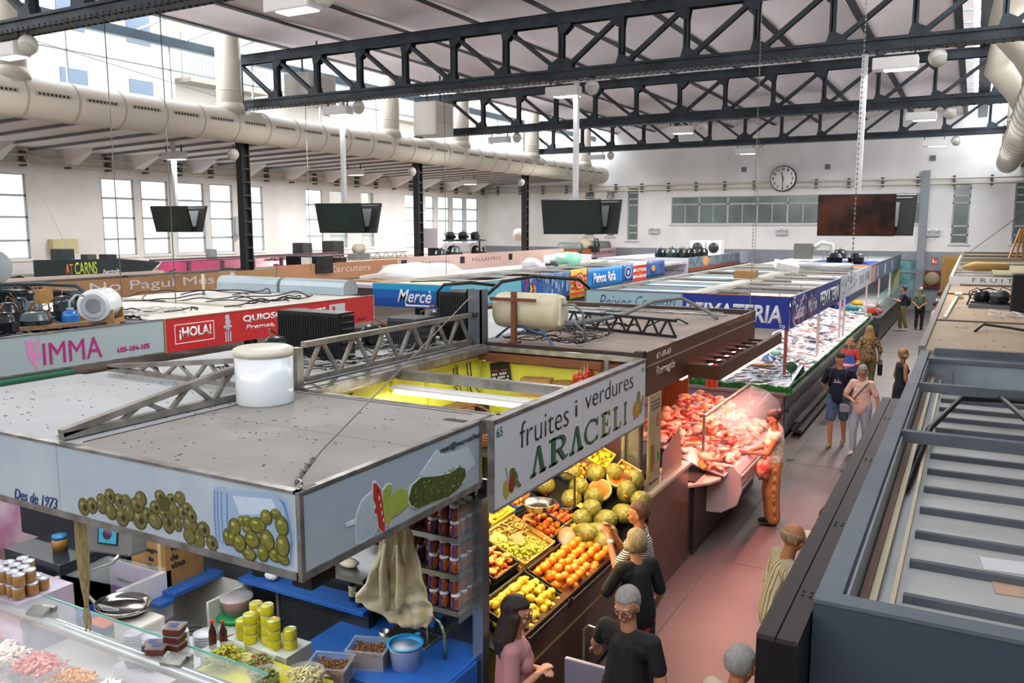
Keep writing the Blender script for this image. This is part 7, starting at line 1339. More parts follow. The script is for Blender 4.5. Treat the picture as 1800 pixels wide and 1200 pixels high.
banner('navy banner with orange mark at the right end of flags', 29.75, 31.8, 2.26, 2.88, mat('banner_navy', '2a4f90', .6, var='3d629f', vs=3), [(ell(.7, .35, .22, .12), 0)], [mat('print_orange_gold', 'd89a4a', .5)])
open_frame('open roof frame of the blue stall behind the flags', -12.9, -10.75, 16.5, 31.5, 2.82, 1.9)
t = T('stall_roof', 'cream panel roof just behind the Mercè sign', 'roof', (-12, 17, 2.7)); m = MB(); m.box(-12.9, -10.8, 16.6, 19.0, 2.72, 2.76); m.build('roof_panel', mat('roof_cream', 'd8d6c8', .6), t); m = MB(); m.tube([(-12.6, 17.5, 2.78), (-11.8, 18, 2.8), (-11.0, 17.6, 2.78)], .015, 6); m.build('cable', cable, t)
m = MB(); m.box(-14.9, -12.95, 16.5, 34, 2.66, 2.74); tag(m.build('stall_roof', mat('roof_lilac_grey', 'b9b5bd', .7, var='a7a3ab', vs=1)), 'lilac-grey roof left of the blue stall frame', 'roof')
pl_area('blue_stall_glow', -11.6, 24, 2.6, 1.2, 13, 170, (.95, 1, 1))
m = MB(); m.box(-12.8, -10.9, 17.7, 31, 0, 1.0); tag(m.build('stall_counter', mat('counter_white_ice', 'dfe3e6', .4, var='b9c8d0', vs=3)), 'white counter inside the blue stall', 'counter')
sty = mat('foam_white', ''); t = T('foam_stack', 'large bundle of white foam boxes wrapped in plastic', 'foam boxes', (-14.6, 20.5, 2.74)); m = MB(); m.smooth = True
m.grid(lambda u, v: (-15.3 + 1.9 * u, 19.4 + 2.2 * v, 2.74 + .34 * min(1, 6 * u, 6 * (1 - u), 6 * v, 6 * (1 - v)) * (1 + .08 * sin(u * 12) * cos(v * 9))), 26, 26); m.build('wrapped_bundle', sty, t)
m = MB(); m.box(-16.0, -14.6, 17.5, 17.6, 2.6, 2.62) if False else m.box(-14.5, -13.2, 17.3, 18.3, 2.74, 2.78); tag(m.build('tan_sheet', card), 'flat tan cardboard sheets left of the blue stall', 'cardboard')
m = MB(); m.cbox((-14.2, 18.0, 2.85), (.7, .25, .1), (0, -.15, .6)); tag(m.build('foam_offcut', sty), 'white foam offcut tilted on the tan sheets', 'foam')
for k, (x, y, c_, s_) in enumerate(((-13.6, 26.2, 'd8dadd', .3), (-13.2, 25.4, 'e2e3e6', .3), (-13.9, 26.8, 'b25a32', .22), (-13.0, 28.0, '8fcfb4', .45), (-13.6, 28.6, 'dfe4ea', .4), (-13.0, 26.6, '1e2a34', .2))):
    m = blob((x, y, 2.74 + s_ * .5), s_, k + 30, (1.2, 1, .6), 12, 8, .35); tag(m.build('plastic_bag', mat('rbag%d' % k, c_, .4)), ['crumpled white bag on roof, left of group', 'crumpled white bag on roof, second of group', 'brown paper bundle among the roof bags', 'pale green plastic bag on the roof', 'large white bag behind the green one', 'dark bundle between the roof bags'][k], 'bag')
m = MB(); m.box(-14.8, -13.6, 29.5, 31.5, 2.74, 3.05); tag(m.build('foam_box', sty, bevel=.03), 'stacked white foam boxes right of the bags', 'foam boxes')
# white stall further back
t = T('stall_sign', 'white sign with tiny lettering behind the flag row', 'sign', (-12, 35, 2.3)); m = MB(); m.box(-12.6, X4, 35.0, 35.04, 2.0, 2.84); m.box(X4 - .04, X4, 35.04, 46, 2.25, 2.84); m.build('panel', mat('sign_lilac_white', 'cfcfe0', .4), t); text('lettering', 'Carns de Girona', t, (-12.4, 35, 2.25), X3, Z3, 1.6, .1, ink)
t = T('glass_fascia', 'mirrored glass fascia with tan oval, centre distance', 'fascia', (-9.9, 36, 2.2)); m = MB(); m.box(X4, -9.0 - 1.6, 33, 33.04, 2.3, 2.85) if False else m.box(X4 + .01, X4 + .03, 35.1, 44, 2.4, 2.84); m.build('glass', mat('fascia_mirror', '9fb1ba', .15, .5, var='6f8290', vs=3), t); m = MB(); m.box(X4, X4 + .06, 35.1, 44, 2.25, 2.38); m.build('copper_strip', mat('strip_copper', '9a4e2c', .4, .3), t); decal('oval', [(ell(2.6, .25, .5, .22, 0, 8), 0)], t, (X4 + .03, 35.1, 2.38), Y3, Z3, [mat('oval_tan', 'c98f52', .5)])
m = MB(); m.box(-14.9, X4 - .05, 35.05, 45.5, 2.66, 2.76); tag(m.build('stall_roof', roofw), 'pale roof behind the small lettered white sign', 'roof')
m = MB(); m.box(-14.9, X4 - .05, 31.9, 34.9, 2.6, 2.68); tag(m.build('stall_roof', mat('roof_speckled', 'c2c0bc', .7, var='8d8f92', vs=5)), 'cluttered pale roof between flags and white sign', 'roof')
for k in range(8):
    x, y = -12.4 + .5 * (k % 4), 36.5 + 1.6 * (k // 4); compressor('dark compressor on the white stall roof, %s of the %s row' % (['first', 'second', 'third', 'fourth'][k % 4], ['front', 'rear'][k // 4]), (x, y, 2.77), .24, .42, cg[k % 4])
for k, x in enumerate((-11.8, -11.0)): 
    t = T('fan_unit', 'white double fan unit at back of the roof, %s' % ('left', 'right')[k], 'fan', (x, 40.5, 2.77)); m = MB(); m.box(x - .36, x + .36, 40.3, 40.9, 2.77, 3.5); m.build('housing', white, t); m = MB(); m.lathe([(0, 0), (.25, 0), (.25, -.03), (0, -.03)], (x, 40.29, 3.15), 18, 'y'); m.build('fan', black, t)

# ================================================================ third block beyond, along the left side
X5 = -18.4; brn = mat('fascia_ochre', 'a57d50', .5, var='99724a', vs=1); terra = mat('fascia_terracotta', 'b07c58', .5)
t = T('stall_sign', 'ochre sign with pale lettering behind the kiosk roof', 'sign', (X5, 14, 2.4)); m = MB(); m.box(X5 - .03, X5, 11.4, 18.6, 2.42, 2.92); m.build('panel', brn, t); text('lettering', 'i No Pagui Més', t, (X5, 12.2, 2.55), Y3, Z3, 4.1, .3, mat('letter_lilac', 'c8c2c8', .4)); decal('crest', [(ell(4.95, .25, .18, .1), 0), (ell(4.95, .4, .1, .08), 0), (ell(5.1, .1, .09, .06), 0), (ell(4.8, .1, .09, .06), 0)], t, (X5, 12.0, 2.42), Y3, Z3, [mat('letter_lilac', '')])
t = T('stall_sign', 'terracotta sign lettered Xarcutería further back', 'sign', (X5, 21, 2.4)); m = MB(); m.box(X5 - .03, X5, 18.7, 24.8, 2.45, 3.0); m.build('panel', terra, t); text('lettering', 'Xarcuters', t, (X5, 21.0, 2.68), Y3, Z3, 2.2, .22, mat('letter_rose', 'e0c6b8', .4)); decal('crest', [(ell(0, 0, .16, .09), 0)], t, (X5, 24.0, 2.72), Y3, Z3, [mat('letter_rose', '')])
pk_ = mat('fascia_pale_pink', 'c9ada4', .5, var='c2a49b', vs=1); t = T('stall_sign', 'pale pink fascia lettered hamburgueses and pollastres', 'sign', (X5, 30, 2.4)); m = MB(); m.box(X5 - .03, X5, 24.9, 39.0, 2.35, 3.05); m.build('panel', pk_, t); text('lettering', 'HAMBURGUESES', t, (X5, 25.6, 2.7), Y3, Z3, 2.6, .14, inkb, sp=1.5); text('lettering', 'POLLASTRES', t, (X5, 30.0, 2.72), Y3, Z3, 2.4, .14, mat('letter_wine', '6d3a44', .4), sp=1.4); decal('square_mark', [([(a, .32), (a + .35, .32), (a + .35, .6), (a, .6)], 0) for a in (.05, 4.1, 8.2)], t, (X5, 24.95, 2.35), Y3, Z3, [ink])
t = T('stall_sign', 'orange fascia beyond the pink one', 'sign', (X5, 41, 2.6)); m = MB(); m.box(X5 - .03, X5, 37.0, 41.5, 2.86, 3.1) if False else m.box(X5 - .03, X5, 39.05, 42.5, 2.5, 2.95); m.build('panel', mat('fascia_orange', 'b8663a', .5), t); m = MB(); m.box(X5 - .035, X5 + .01, 39.05, 42.5, 2.95, 2.98); m.build('edge', brownm, t)
t = T('stall_sign', 'pink sign with red capitals near the back wall', 'sign', (X5, 44, 2.5)); m = MB(); m.box(X5 - .03, X5, 42.6, 46.2, 2.45, 2.95); m.build('panel', mat('sign_rose', 'd8b4bc', .5), t); text('lettering', "L'ART DEL BON FORMATGE", t, (X5, 42.8, 2.62), Y3, Z3, 3.2, .2, mat('letter_crimson', '8c2a44', .4), bold=.02)
m = MB(); m.box(-22.6, X5 - .04, 11.4, 24.8, 2.6, 2.68); tag(m.build('stall_roof', mat('roof_brown_dirty', '75695c', .8, var='8f8375', vs=1)), 'dirty brown roof behind the ochre sign', 'roof')
m = MB(); m.box(-22.6, X5 - .04, 24.9, 46.2, 2.66, 2.76); tag(m.build('stall_roof', mat('roof_brown_dusty', '9b8874', .8, var='857462', vs=1)), 'dusty brown roof of the pink fascia stalls', 'roof')
for k, (x0, y0, x1, y1, z, w, c_, l_) in enumerate(((-19.5, 6.5, -19.5, 15.5, 2.95, .16, 'c8b8b0', 'long pale pinkish batten on the dirty brown roof'), (-20.2, 10, -20.2, 19, 2.85, .12, '6c675e', 'dark batten behind the pale one'), (-20.8, 12, -19.2, 18.6, 2.8, .1, '5d5348', 'brown plank lying across the dirty roof'), (-18.9, 12, -18.9, 18.4, 2.75, .1, '7c7468', 'grey-brown batten behind the ochre sign'), (-19.5, 34, -18.7, 38, 2.86, .2, 'a0603c', 'orange-brown timber on the dusty roof'), (-20.4, 29, -18.9, 32, 2.82, .2, '85604a', 'brown timber lying near the fan pile'))):
    m = MB(); m.bar((x0, y0, z), (x1, y1, z), w, .07); tag(m.build('batten', mat('batten%d' % k, c_, .7)), l_, 'timber')
cables('cables strewn over the dirty brown roof', -21.5, -18.7, 11.6, 18.4, 2.68, 26, .4, r=.02)
fins('black condenser group right of the nearest left column', (-19.0, 20.8, 2.68), (1.3, .8, .55)); fins('dark condenser beside the black group', (-19.4, 22.4, 2.68), (.7, .6, .45)); m = MB(); m.box(-18.9, -18.5, 20.3, 20.36, 2.9, 3.2); tag(m.build('square_stand', white), 'small white square frame in front of the black condensers', 'frame')
# machinery on the dusty roof
for k, (x, y, r_, h) in enumerate(((-19.2, 28.8, .25, .5), (-19.0, 29.7, .22, .6), (-19.6, 30.4, .28, .6), (-18.9, 31.2, .25, .6), (-19.3, 32.3, .22, .5))): compressor('black compressor in the tall machine pile, %s from left' % ['first', 'second', 'third', 'fourth', 'fifth'][k], (x, y, 2.76), r_, h, cg[k % 4])
m = MB(); m.box(-19.9, -19.2, 28.6, 29.0, 3.3, 4.1); tag(m.build('lilac_cabinet', mat('cab_lilac', 'cfc8d2', .5)), 'pale lilac cabinet fixed beside the second column', 'cabinet'); m = MB(); m.box(-19.75, -19.35, 28.7, 28.95, 2.76, 3.3); tag(m.build('cabinet_stand', dark), 'dark stand under the pale lilac cabinet', 'stand')
m = MB(); m.box(-20.1, -18.8, 29.7, 31.8, 3.55, 3.6); m.bar((-19.9, 29.9, 2.76), (-19.9, 29.9, 3.55), .05, .05); m.bar((-19, 31.6, 2.76), (-19, 31.6, 3.55), .05, .05); tag(m.build('machine_rack', dark), 'dark rack above the machine pile', 'rack')
for k in range(3): compressor('small compressor on top of the dark rack, %s' % ['left', 'middle', 'right'][k], (-19.5 + .2 * k, 30.0 + .7 * k, 3.6), .2, .35)
for k, (x, y, l_) in enumerate(((-19.0, 41.0, 'grey cylinder lying left of the far column'), (-19.2, 45.4, 'grey-green cylinder at the far right of roof'))):
    m = MB(); m.lathe([(0, 0), (.26, 0), (.28, .1), (.28, 1.2), (.24, 1.3), (0, 1.3)], (x - .6, y, 3.05), 18, 'x'); tag(m.build('lying_cylinder', mat('cyl_grey', '6e7472', .4)), l_, 'cylinder')
t = T('beige_tank', 'beige round tank with small pump on the far roof', 'tank', (-19, 42.5, 2.76)); m = MB(); m.sph((-19, 43, 3.15), .42, 18, 12, (1.1, .8, .9)); m.build('tank', mat('tank_beige', 'b9ae96', .5), t); m = MB(); m.box(-18.6, -18.1, 42.6, 43, 2.76, 3.1); m.tube([(-18.3, 42.8, 3.1), (-18.3, 42.8, 3.5), (-18.2, 42.9, 3.5), (-18.1, 42.9, 3.1)], .05, 8); m.build('pump', black, t)
m = MB(); m.lathe([(0, 0), (.3, 0), (.32, .05), (.32, .6), (0, .62)], (-20.6, 37.9, 3.75), 20, 'x'); tag(m.build('wall_boiler', mat('boiler_white', 'd2d0cc', .4)), 'small white boiler fixed to the third column', 'boiler')
# stalls along the left wall
t = T('wall_stall', 'wall side stall with black lettered board and magenta canopy', 'market stall', (-25, 18, 0)); m = MB(); m.box(-27.4, -23.8, 8, 46.2, 2.5, 2.62); m.build('roof', mat('roof_beige_old', 'a89c90', .8, var='94897e', vs=1), t)
m = MB(); m.box(-27.3, -24.2, 8, 46.2, 0, 2.5); m.build('body', mat('wall_stall_body', '99938d', .7), t)
m = MB(); m.prism([(-24.15, 14.7), (-24.15, 18.3)], 0, 1, 'z') if False else None
m.v, m.f, m.m, m.sm = [], [], [], []
m.add([(-24.2, 14.8, 2.35), (-24.2, 18.6, 2.55), (-24.2, 19.2, 2.98), (-24.2, 17.6, 3.15), (-24.2, 14.8, 3.2), (-24.26, 14.8, 2.35), (-24.26, 18.6, 2.55), (-24.26, 19.2, 2.98), (-24.26, 17.6, 3.15), (-24.26, 14.8, 3.2)], [(0, 1, 2, 3, 4), (9, 8, 7, 6, 5), (0, 5, 6, 1), (1, 6, 7, 2), (2, 7, 8, 3), (3, 8, 9, 4), (4, 9, 5, 0)]); m.build('black_board', mat('board_black', '1d2b2c', .4), t)
text('lettering', 'AT', t, (-24.2, 15.75, 2.72), Y3, Z3, .25, .32, mat('letter_orange', 'd8782c', .5), bold=.02); text('lettering', 'CARNS', t, (-24.2, 16.05, 2.7), Y3, Z3, .75, .38, mat('letter_lime', 'b8cc3a', .5), bold=.01); text('lettering', 'bertolt', t, (-24.2, 17.0, 2.66), Y3, Z3, .6, .18, fishw, shear=.3)
mg = mat('canopy_magenta', 'a33a60', .4, var='93305a', vs=2); m = MB(); m.add([(-24.1, 18.7, 2.5), (-24.1, 28.5, 2.62), (-24.4, 28.5, 3.0), (-24.4, 19.4, 2.98)], [(0, 1, 2, 3)]); m.build('magenta_canopy', mg, t, solid=.03)
m = MB(); y = 20.2
while y < 28: m.box(-24.15, -24.05, y, y + .12, 2.5, 2.95); y += 1.5
m.box(-24.42, -24.36, 18.9, 28.5, 3.0, 3.07); m.build('canopy_rib', mat('rib_brown', '5d4048', .5), t)
m = MB(); m.box(-24.2, -24.15, 28.6, 46, 2.2, 2.62); m.build('plain_fascia', mat('fascia_grey_beige', 'b5aea6', .6), t)
lattice('long thin lattice beam on the far wall side stall roof', (-24.3, 24.2, 2.68), (-24.3, 33.5, 2.68), .28, .28, 14, .05)
for k, (y, a, h, c_) in enumerate(((16.6, .5, .5, '26383a'), (17.5, .35, .3, '4a4a48'), (18.2, .4, .28, '20282c'), (22.6, .3, .35, '8d9398'), (27.6, .6, .5, '2a2c2e'), (29.6, .7, .55, '1f2123'))):
    m = MB(); m.box(-25.6 - a / 2, -25.6 + a / 2, y - a / 2, y + a / 2, 2.62, 2.62 + h + .35); tag(m.build('roof_box', mat('rbox%d' % k, c_, .5), bevel=.02), ['dark green box above the black lettered board', 'small brown-grey box left of the dark green one', 'dark box right of the dark green one', 'small grey box below the windows', 'black machine left of the first column', 'black machine right of the first column'][k], 'box')
t = T('wall_boiler', 'white upright boiler hung between the left windows', 'boiler', (XL + .35, 25.8, 3.9)); m = MB(); m.lathe([(.06, -.12), (.22, -.04), (.25, .04), (.25, .7), (.2, .78), (0, .8)], (XL + .32, 25.8, 3.85), 20); m.build('tank', mat('boiler_white', ''), t); m = MB(); m.tube([(XL + .32, 25.8, 3.75), (XL + .32, 25.8, 2.7)], .03, 6); m.build('pipe', grey, t)
m = MB(); m.box(XL + .01, XL + .3, 17.4, 18.3, 3.25, 3.75); tag(m.build('wall_box', mat('box_cream_yellow', 'cfc695', .5)), 'pale yellow box on the wall above the black board', 'box')
t = T('pump', 'beige motor pump on the wall side roof by the column', 'pump', (-25.5, 31.5, 2.62)); m = MB(); m.lathe([(0, 0), (.22, .02), (.24, .1), (.24, .5), (0, .55)], (-25.8, 31.4, 3.1), 16, 'y'); m.build('motor', mat('motor_beige', 'a89f90', .5), t); m = MB(); m.box(-26.1, -25.5, 31.2, 32.1, 2.62, 2.86); m.build('base', grey, t)
wire('thin pole leaning over the black lettered board', [(-25.3, 16.9, 2.7), (-25.8, 15.7, 6.4)], .014, white, 'pole', 'pole')
# ================================================================ right hand block
gm = mat('frame_slate_grey', '62696f', .65, 0, var='596067', vs=2, spec=.25); gb = mat('panel_slate', '4a5460', .4, .25); bkp = mat('panel_near_black', '1b1a1c', .3, .2); bkt = mat('panel_charcoal', '383230', .6, 0, spec=.2)
t = T('stall_canopy', 'slate grey open-topped stall canopy at right, nearest', 'canopy', (1, 6.5, 2.2))
m = MB(); m.box(-.44, -.35, 3.2, 10.5, 2.72, 2.8); m.box(-.44, -.415, 3.2, 10.5, 2.35, 2.72); m.build('side_rail', gm, t)
m = MB(); m.box(-.44, 3.0, 3.17, 3.2, 1.9, 2.79); m.build('front_panel', gb, t); m = MB(); m.box(-.44, 3.0, 3.165, 3.26, 2.79, 2.805); m.build('front_lip', gm, t)
m = MB(); m.box(-.36, -.34, 3.26, 10.2, 2.5, 2.74); m.build('inner_wall', mat('inner_pale', '9da1a3', .5), t)
for y in (6.3, 8.35):
    m = MB(); m.box(-.36, 3.0, y, y + .07, 2.7, 2.78); m.build('cross_beam', gm, t)
m = MB(); m.box(-.3, -.27, 3.26, 10.2, 2.52, 2.56); m.box(-.22, -.2, 3.26, 10.2, 2.5, 2.54); m.build('cable_channel', mat('channel_cream', 'b9aa8c', .5), t); m = MB(); m.box(-.33, -.3, 3.26, 10.2, 2.45, 2.6); m.build('wood_strip', brownm, t)
m = MB(); m.box(-.34, 3.0, 3.26, 10.2, 2.42, 2.43); m.build('ceiling_sheet', mat('sheet_ribbed', 'b9b8b4', .55, var='adaca8', vs=1.5), t)
y = 3.7
while y < 10:
    m = MB(); m.box(-.18, 3.0, y, y + .04, 2.43, 2.47); m.build('ceiling_bar', gm, t); y += .47
m = MB(); m.box(-.36, 3.0, 10.15, 10.2, 2.45, 2.72); m.build('end_panel', mat('end_panel_blue_grey', '98a3ac', .5, var='848e97', vs=1.5), t); m = MB(); m.box(-.36, 3.0, 10.12, 10.5, 2.72, 2.76); m.box(-.3, 3.0, 10.4, 10.5, 2.76, 2.84); m.build('end_cap', gm, t)
m = MB(); m.box(-.28, -.1, 10.08, 10.15, 2.5, 2.64); m.build('junction_box', mat('box_grey', '80878c', .5), t)
for k, (x, y, c_) in enumerate(((.15, 4.6, 'c9a58c'), (.35, 4.5, 'c9bf6a'), (.1, 4.9, 'd9dada'))): m = MB(); m.cbox((x + .2, y, 2.434), (.3, .18, .004), (0, 0, .1)); m.build('sheet_reflection_card', mat('card_r%d' % k, c_, .6), t)  # flat tinted cards laid on the ceiling sheet
wire('thick black cable crossing the right stall canopy', [(-.28, 5.9, 2.5), (-.2, 7.2, 2.62), (.0, 8.2, 2.7), (.5, 8.3, 2.7), (1.6, 8.3, 2.7)], .025, cable, 'cable', 'cable')
m = MB(); m.tube([(.75 + .22 * cos(a), 7.1 + .5 * sin(a), 2.78 - .1 * cos(a)) for a in [i * pi / 8 for i in range(17)]], .022, 8); m.tube([(.3, 8.3, 2.72), (.45, 7.4, 2.72), (.6, 6.8, 2.75)], .022, 8); tag(m.build('cable_loop', cable), 'looped black cable at the right picture edge', 'cable')
t = T('dark_awning_housing', 'near-black boxed awning housing along the right stall', 'awning', (-.5, 5, 2.2)); m = MB(); m.box(-.59, -.445, 2.9, 7.66, 2.15, 2.73); m.build('casing', bkp, t); m = MB(); m.box(-.59, -.525, 2.9, 7.66, 2.73, 2.75); m.box(-.52, -.445, 2.9, 7.66, 2.73, 2.748); m.build('top_plates', bkt, t)
m = MB()
for y in (3.3, 4.2, 5.5, 6.8):
    for dx in (0, .03): m.cbox((-.5 + dx, y, 2.752), (.008, .008, .006)); m.cbox((-.5 + dx, y + .04, 2.752), (.008, .008, .006))
tag(m.build('screws', black, t), kind='stuff')
m = MB(); m.box(-.5, 3.0, 3.3, 10.1, 0, 1.0); tag(m.build('right_counter', mat('counter_dim', '4b4a48', .6)), 'dark counter hidden under the right stall canopy', 'counter')
ply = mat('plywood_roof', 'b29b80', .75, var='a58c70', vs=1.2, stretch=(1, .5, 1), bump=.15, bs=20)
t = T('stall_roof', 'tan plywood roof of the right block behind the grey canopy', 'roof', (1, 16, 2.7))
for y0, y1 in ((10.55, 13.9), (13.93, 19.4), (19.45, 22.6)): m = MB(); m.box(-.4, 1.4, y0, y1, 2.74, 2.8); m.box(1.41, 3.2, y0, y1, 2.74, 2.8); m.build('plywood_sheet', ply, t)
m = MB(); m.box(-.47, -.4, 10.55, 22.6, 2.6, 2.84); m.build('edge_strip', mat('edge_steel', '75726d', .7), t); m = MB(); m.box(-.4, 3.2, 13.88, 13.95, 2.8, 2.82); m.box(-.4, 3.2, 19.38, 19.48, 2.8, 2.83); m.box(-.2, 3.2, 22.3, 22.4, 2.8, 2.84); m.build('joint_batten', mat('batten_brown', '6b5644', .7), t)
m = MB(); rd = random.Random(14)
for k in range(70): m.cbox((rd.uniform(-.3, 1.5), rd.uniform(10.8, 22), 2.802), (rd.uniform(.01, .05), rd.uniform(.01, .03), .004), (0, 0, rd.random() * 3))
tag(m.build('roof_debris', dirt, t), kind='stuff')
m = MB(); m.box(-.45, 1.5, 10.6, 44.5, 0, 2.58); tag(m.build('right_block_body', mat('block_body', '8a8580', .6)), 'closed back wall of the right hand stall block', 'wall panel')
fins('tall black condenser on the right plywood roof', (.78, 16.0, 2.8), (.34, .5, .62))
compressor('black compressor on right roof, left of pair', (.2, 16.6, 2.87), .13, .22); compressor('ribbed grey compressor on right roof, right of pair', (.46, 16.5, 2.87), .15, .24, cg[1])
m = MB(); m.box(.0, .7, 16.3, 16.8, 2.8, 2.87); tag(m.build('steel_tray', grey), 'grey tray under the compressor pair on right roof', 'tray')
wire('black pipe looping around the right compressor pair', [(-.02, 16.4, 2.85), (.05, 16.7, 3.05), (.3, 16.8, 3.12), (.55, 16.7, 3.05), (.68, 16.4, 2.95)], .014, cable, 'pipe', 'pipe'); wire('black cable curling on the tan plywood roof', [(.1, 12.6, 2.81), (.2, 12.9, 2.88), (.5, 12.8, 2.86), (1.2, 12.3, 2.81)], .018, cable, 'cable', 'cable')
cables('pale wires bunched beside the tall right condenser', .3, .8, 14.8, 15.6, 2.8, 8, .1, mt=white, r=.008)
m = MB(); m.bar((-.3, 14.2, 2.82), (-.2, 18.5, 2.84), .05, .03); m.box(-.25, -.12, 18.2, 18.8, 2.8, 2.9); tag(m.build('loose_wood', mat('batten_cream', '')), 'loose cream wood strips near the right roof edge', 'wood')
t = T('stall_sign', 'white sign lettered FRUITA facing the viewer at right', 'sign', (1, 22.7, 2.8)); m = MB(); m.box(-.45, 3.2, 22.7, 22.74, 2.78, 3.0); m.build('panel', mat('sign_plain_white', 'd6d6d8', .4), t); text('lettering', 'FRUITA', t, (.05, 22.7, 2.87), X3, Z3, 1.05, .1, dark, sp=1.5, bold=-.01); text('lettering', 'i Verdura', t, (.5, 22.7, 2.79), X3, Z3, .6, .05, dark)
open_frame('open timber and steel roof frame beyond the FRUITA sign', -.42, 3.0, 22.9, 45, 2.95, 1.7)
m = MB(); m.box(.5, 2.6, 24, 33, 2.96, 3.0); tag(m.build('canvas_sheet', mat('canvas_olive', '9a957a', .8, var='8c876c', vs=1)), 'olive-beige canvas sheet on the far right roof', 'canvas')
m = MB(); m.tube([(-.2, 26.5, 3.06), (.1, 26.6, 3.08), (.9, 26.8, 3.06)], [.05, .14, .1], 8); tag(m.build('rolled_mat', mat('mat_straw', 'b9955a', .8)), 'rolled straw mat on the far right roof', 'mat')
for k in range(6):
    y = 30 + 2.3 * k; m = MB(); m.bar((-.3, y, 3.0 + .04 * (k % 2)), (2.4, y + (.8 if k % 2 else -.4), 3.02), .1, .08); tag(m.build('timber', mat('timber%d' % (k % 3), ['6b6a5c', '8d7a5a', '55564e'][k % 3], .8)), 'timber lying across the far right roof, %s from the front' % ['first', 'second', 'third', 'fourth', 'fifth', 'sixth'][k], 'timber')
t = T('wooden_trestle', 'wooden trestle standing on the far right roof', 'trestle', (1.6, 36, 3)); m = MB()
for a, b in ((-.35, -.1), (.35, .1), (-.12, .0), (.12, .02)): m.bar((1.55 + a, 36, 2.96), (1.55 + b * .4, 36.2, 4.1), .06, .06)
m.build('legs', wood, t)
wire('thin dark stay cable rising towards the right column', [(-.3, 38, 2.98), (1.7, 28.5, 5.0)], .012, dark, 'cable', 'cable')
# floor drains and markings
for k, (x, y, n) in enumerate(((-1.75, 14.9, 3), (-1.6, 14.3, 1), (-1.4, 19.3, 3), (-2.7, 15.2, 1))):
    m = MB()
    for i in range(n):
        for j in range(3): m.box(x + i * .2, x + i * .2 + .12, y + j * .05, y + j * .05 + .025, 0, .004)
    tag(m.build('floor_drain', black), 'small dark drain grille in the aisle floor, %s' % ['beside the walking couple', 'nearer than the couple', 'behind the couple', 'at the fish counter corner'][k], 'drain')
# ================================================================ people
skinA = mat('skin_light', 'c98f6e', .5, var='c08463', vs=6); skinB = mat('skin_tan', 'b3764f', .5, var='a86c47', vs=6); eyew = mat('eye_white', 'e8e2da', .3); eyed = mat('eye_dark', '2a1c14', .3); lipm = mat('lip', 'a0564a', .5)
def cap(mb, a, b, ra, rb):
    a, b = V(a), V(b); n = 12; mb.sph(a, ra, n, 8); mb.sph(b, rb, n, 8); mb.tube([a, b], [ra, rb], n)
def fuse(name, mb, m, parent, vox, sm=2, M_=None):
    if M_ is not None: mb.xf(M_)
    o = mb.build(name + '_src', m, None, W=False); md = o.modifiers.new('r', 'REMESH'); md.mode = 'VOXEL'; md.voxel_size = vox; md.use_smooth_shade = True
    md = o.modifiers.new('s', 'SMOOTH'); md.iterations = sm; md.factor = .6
    dg = bpy.context.evaluated_depsgraph_get(); dg.update(); me = bpy.data.meshes.new_from_object(o.evaluated_get(dg)); me.name = name; bpy.data.objects.remove(o)
    me.materials.clear(); me.materials.append(m); me.polygons.foreach_set('use_smooth', [True] * len(me.polygons)); q = bpy.data.objects.new(name, me); col.objects.link(q); q.parent = parent; return q
def hand(mb, w, h, s, side, curl=.5):
    """w wrist, h point the palm aims at; five fingers and a thumb on the side of the palm"""
    d = (h - w).normalized(); u = d.cross(V((0, 0, 1))); u = V((1, 0, 0)) if u.length < .1 else u.normalized(); n = u.cross(d).normalized() * -1
    pc = w + d * .045 * s
    for k in (-1, 0, 1): cap(mb, w + d * .012 * s + u * k * .012 * s, w + d * .085 * s + u * k * .024 * s, .014 * s, .012 * s)
    for k, L_ in enumerate((.062, .075, .07, .054)):
        o_ = u * (k - 1.5) * .019 * s; a = w + d * .088 * s + o_; b = a + (d * .55 + n * curl * .5) * L_ * s; c = b + (d * (.4 - curl * .4) + n * (curl * .7)) * L_ * .7 * s; cap(mb, a, b, .0088 * s, .008 * s); cap(mb, b, c, .008 * s, .007 * s)
    t0 = w + d * .03 * s + u * side * .028 * s; t1 = t0 + (d * .6 + u * side * .6 + n * .3) * .042 * s; t2 = t1 + (d * .8 + n * .5) * .03 * s; cap(mb, t0, t1, .012 * s, .01 * s); cap(mb, t1, t2, .01 * s, .008 * s)
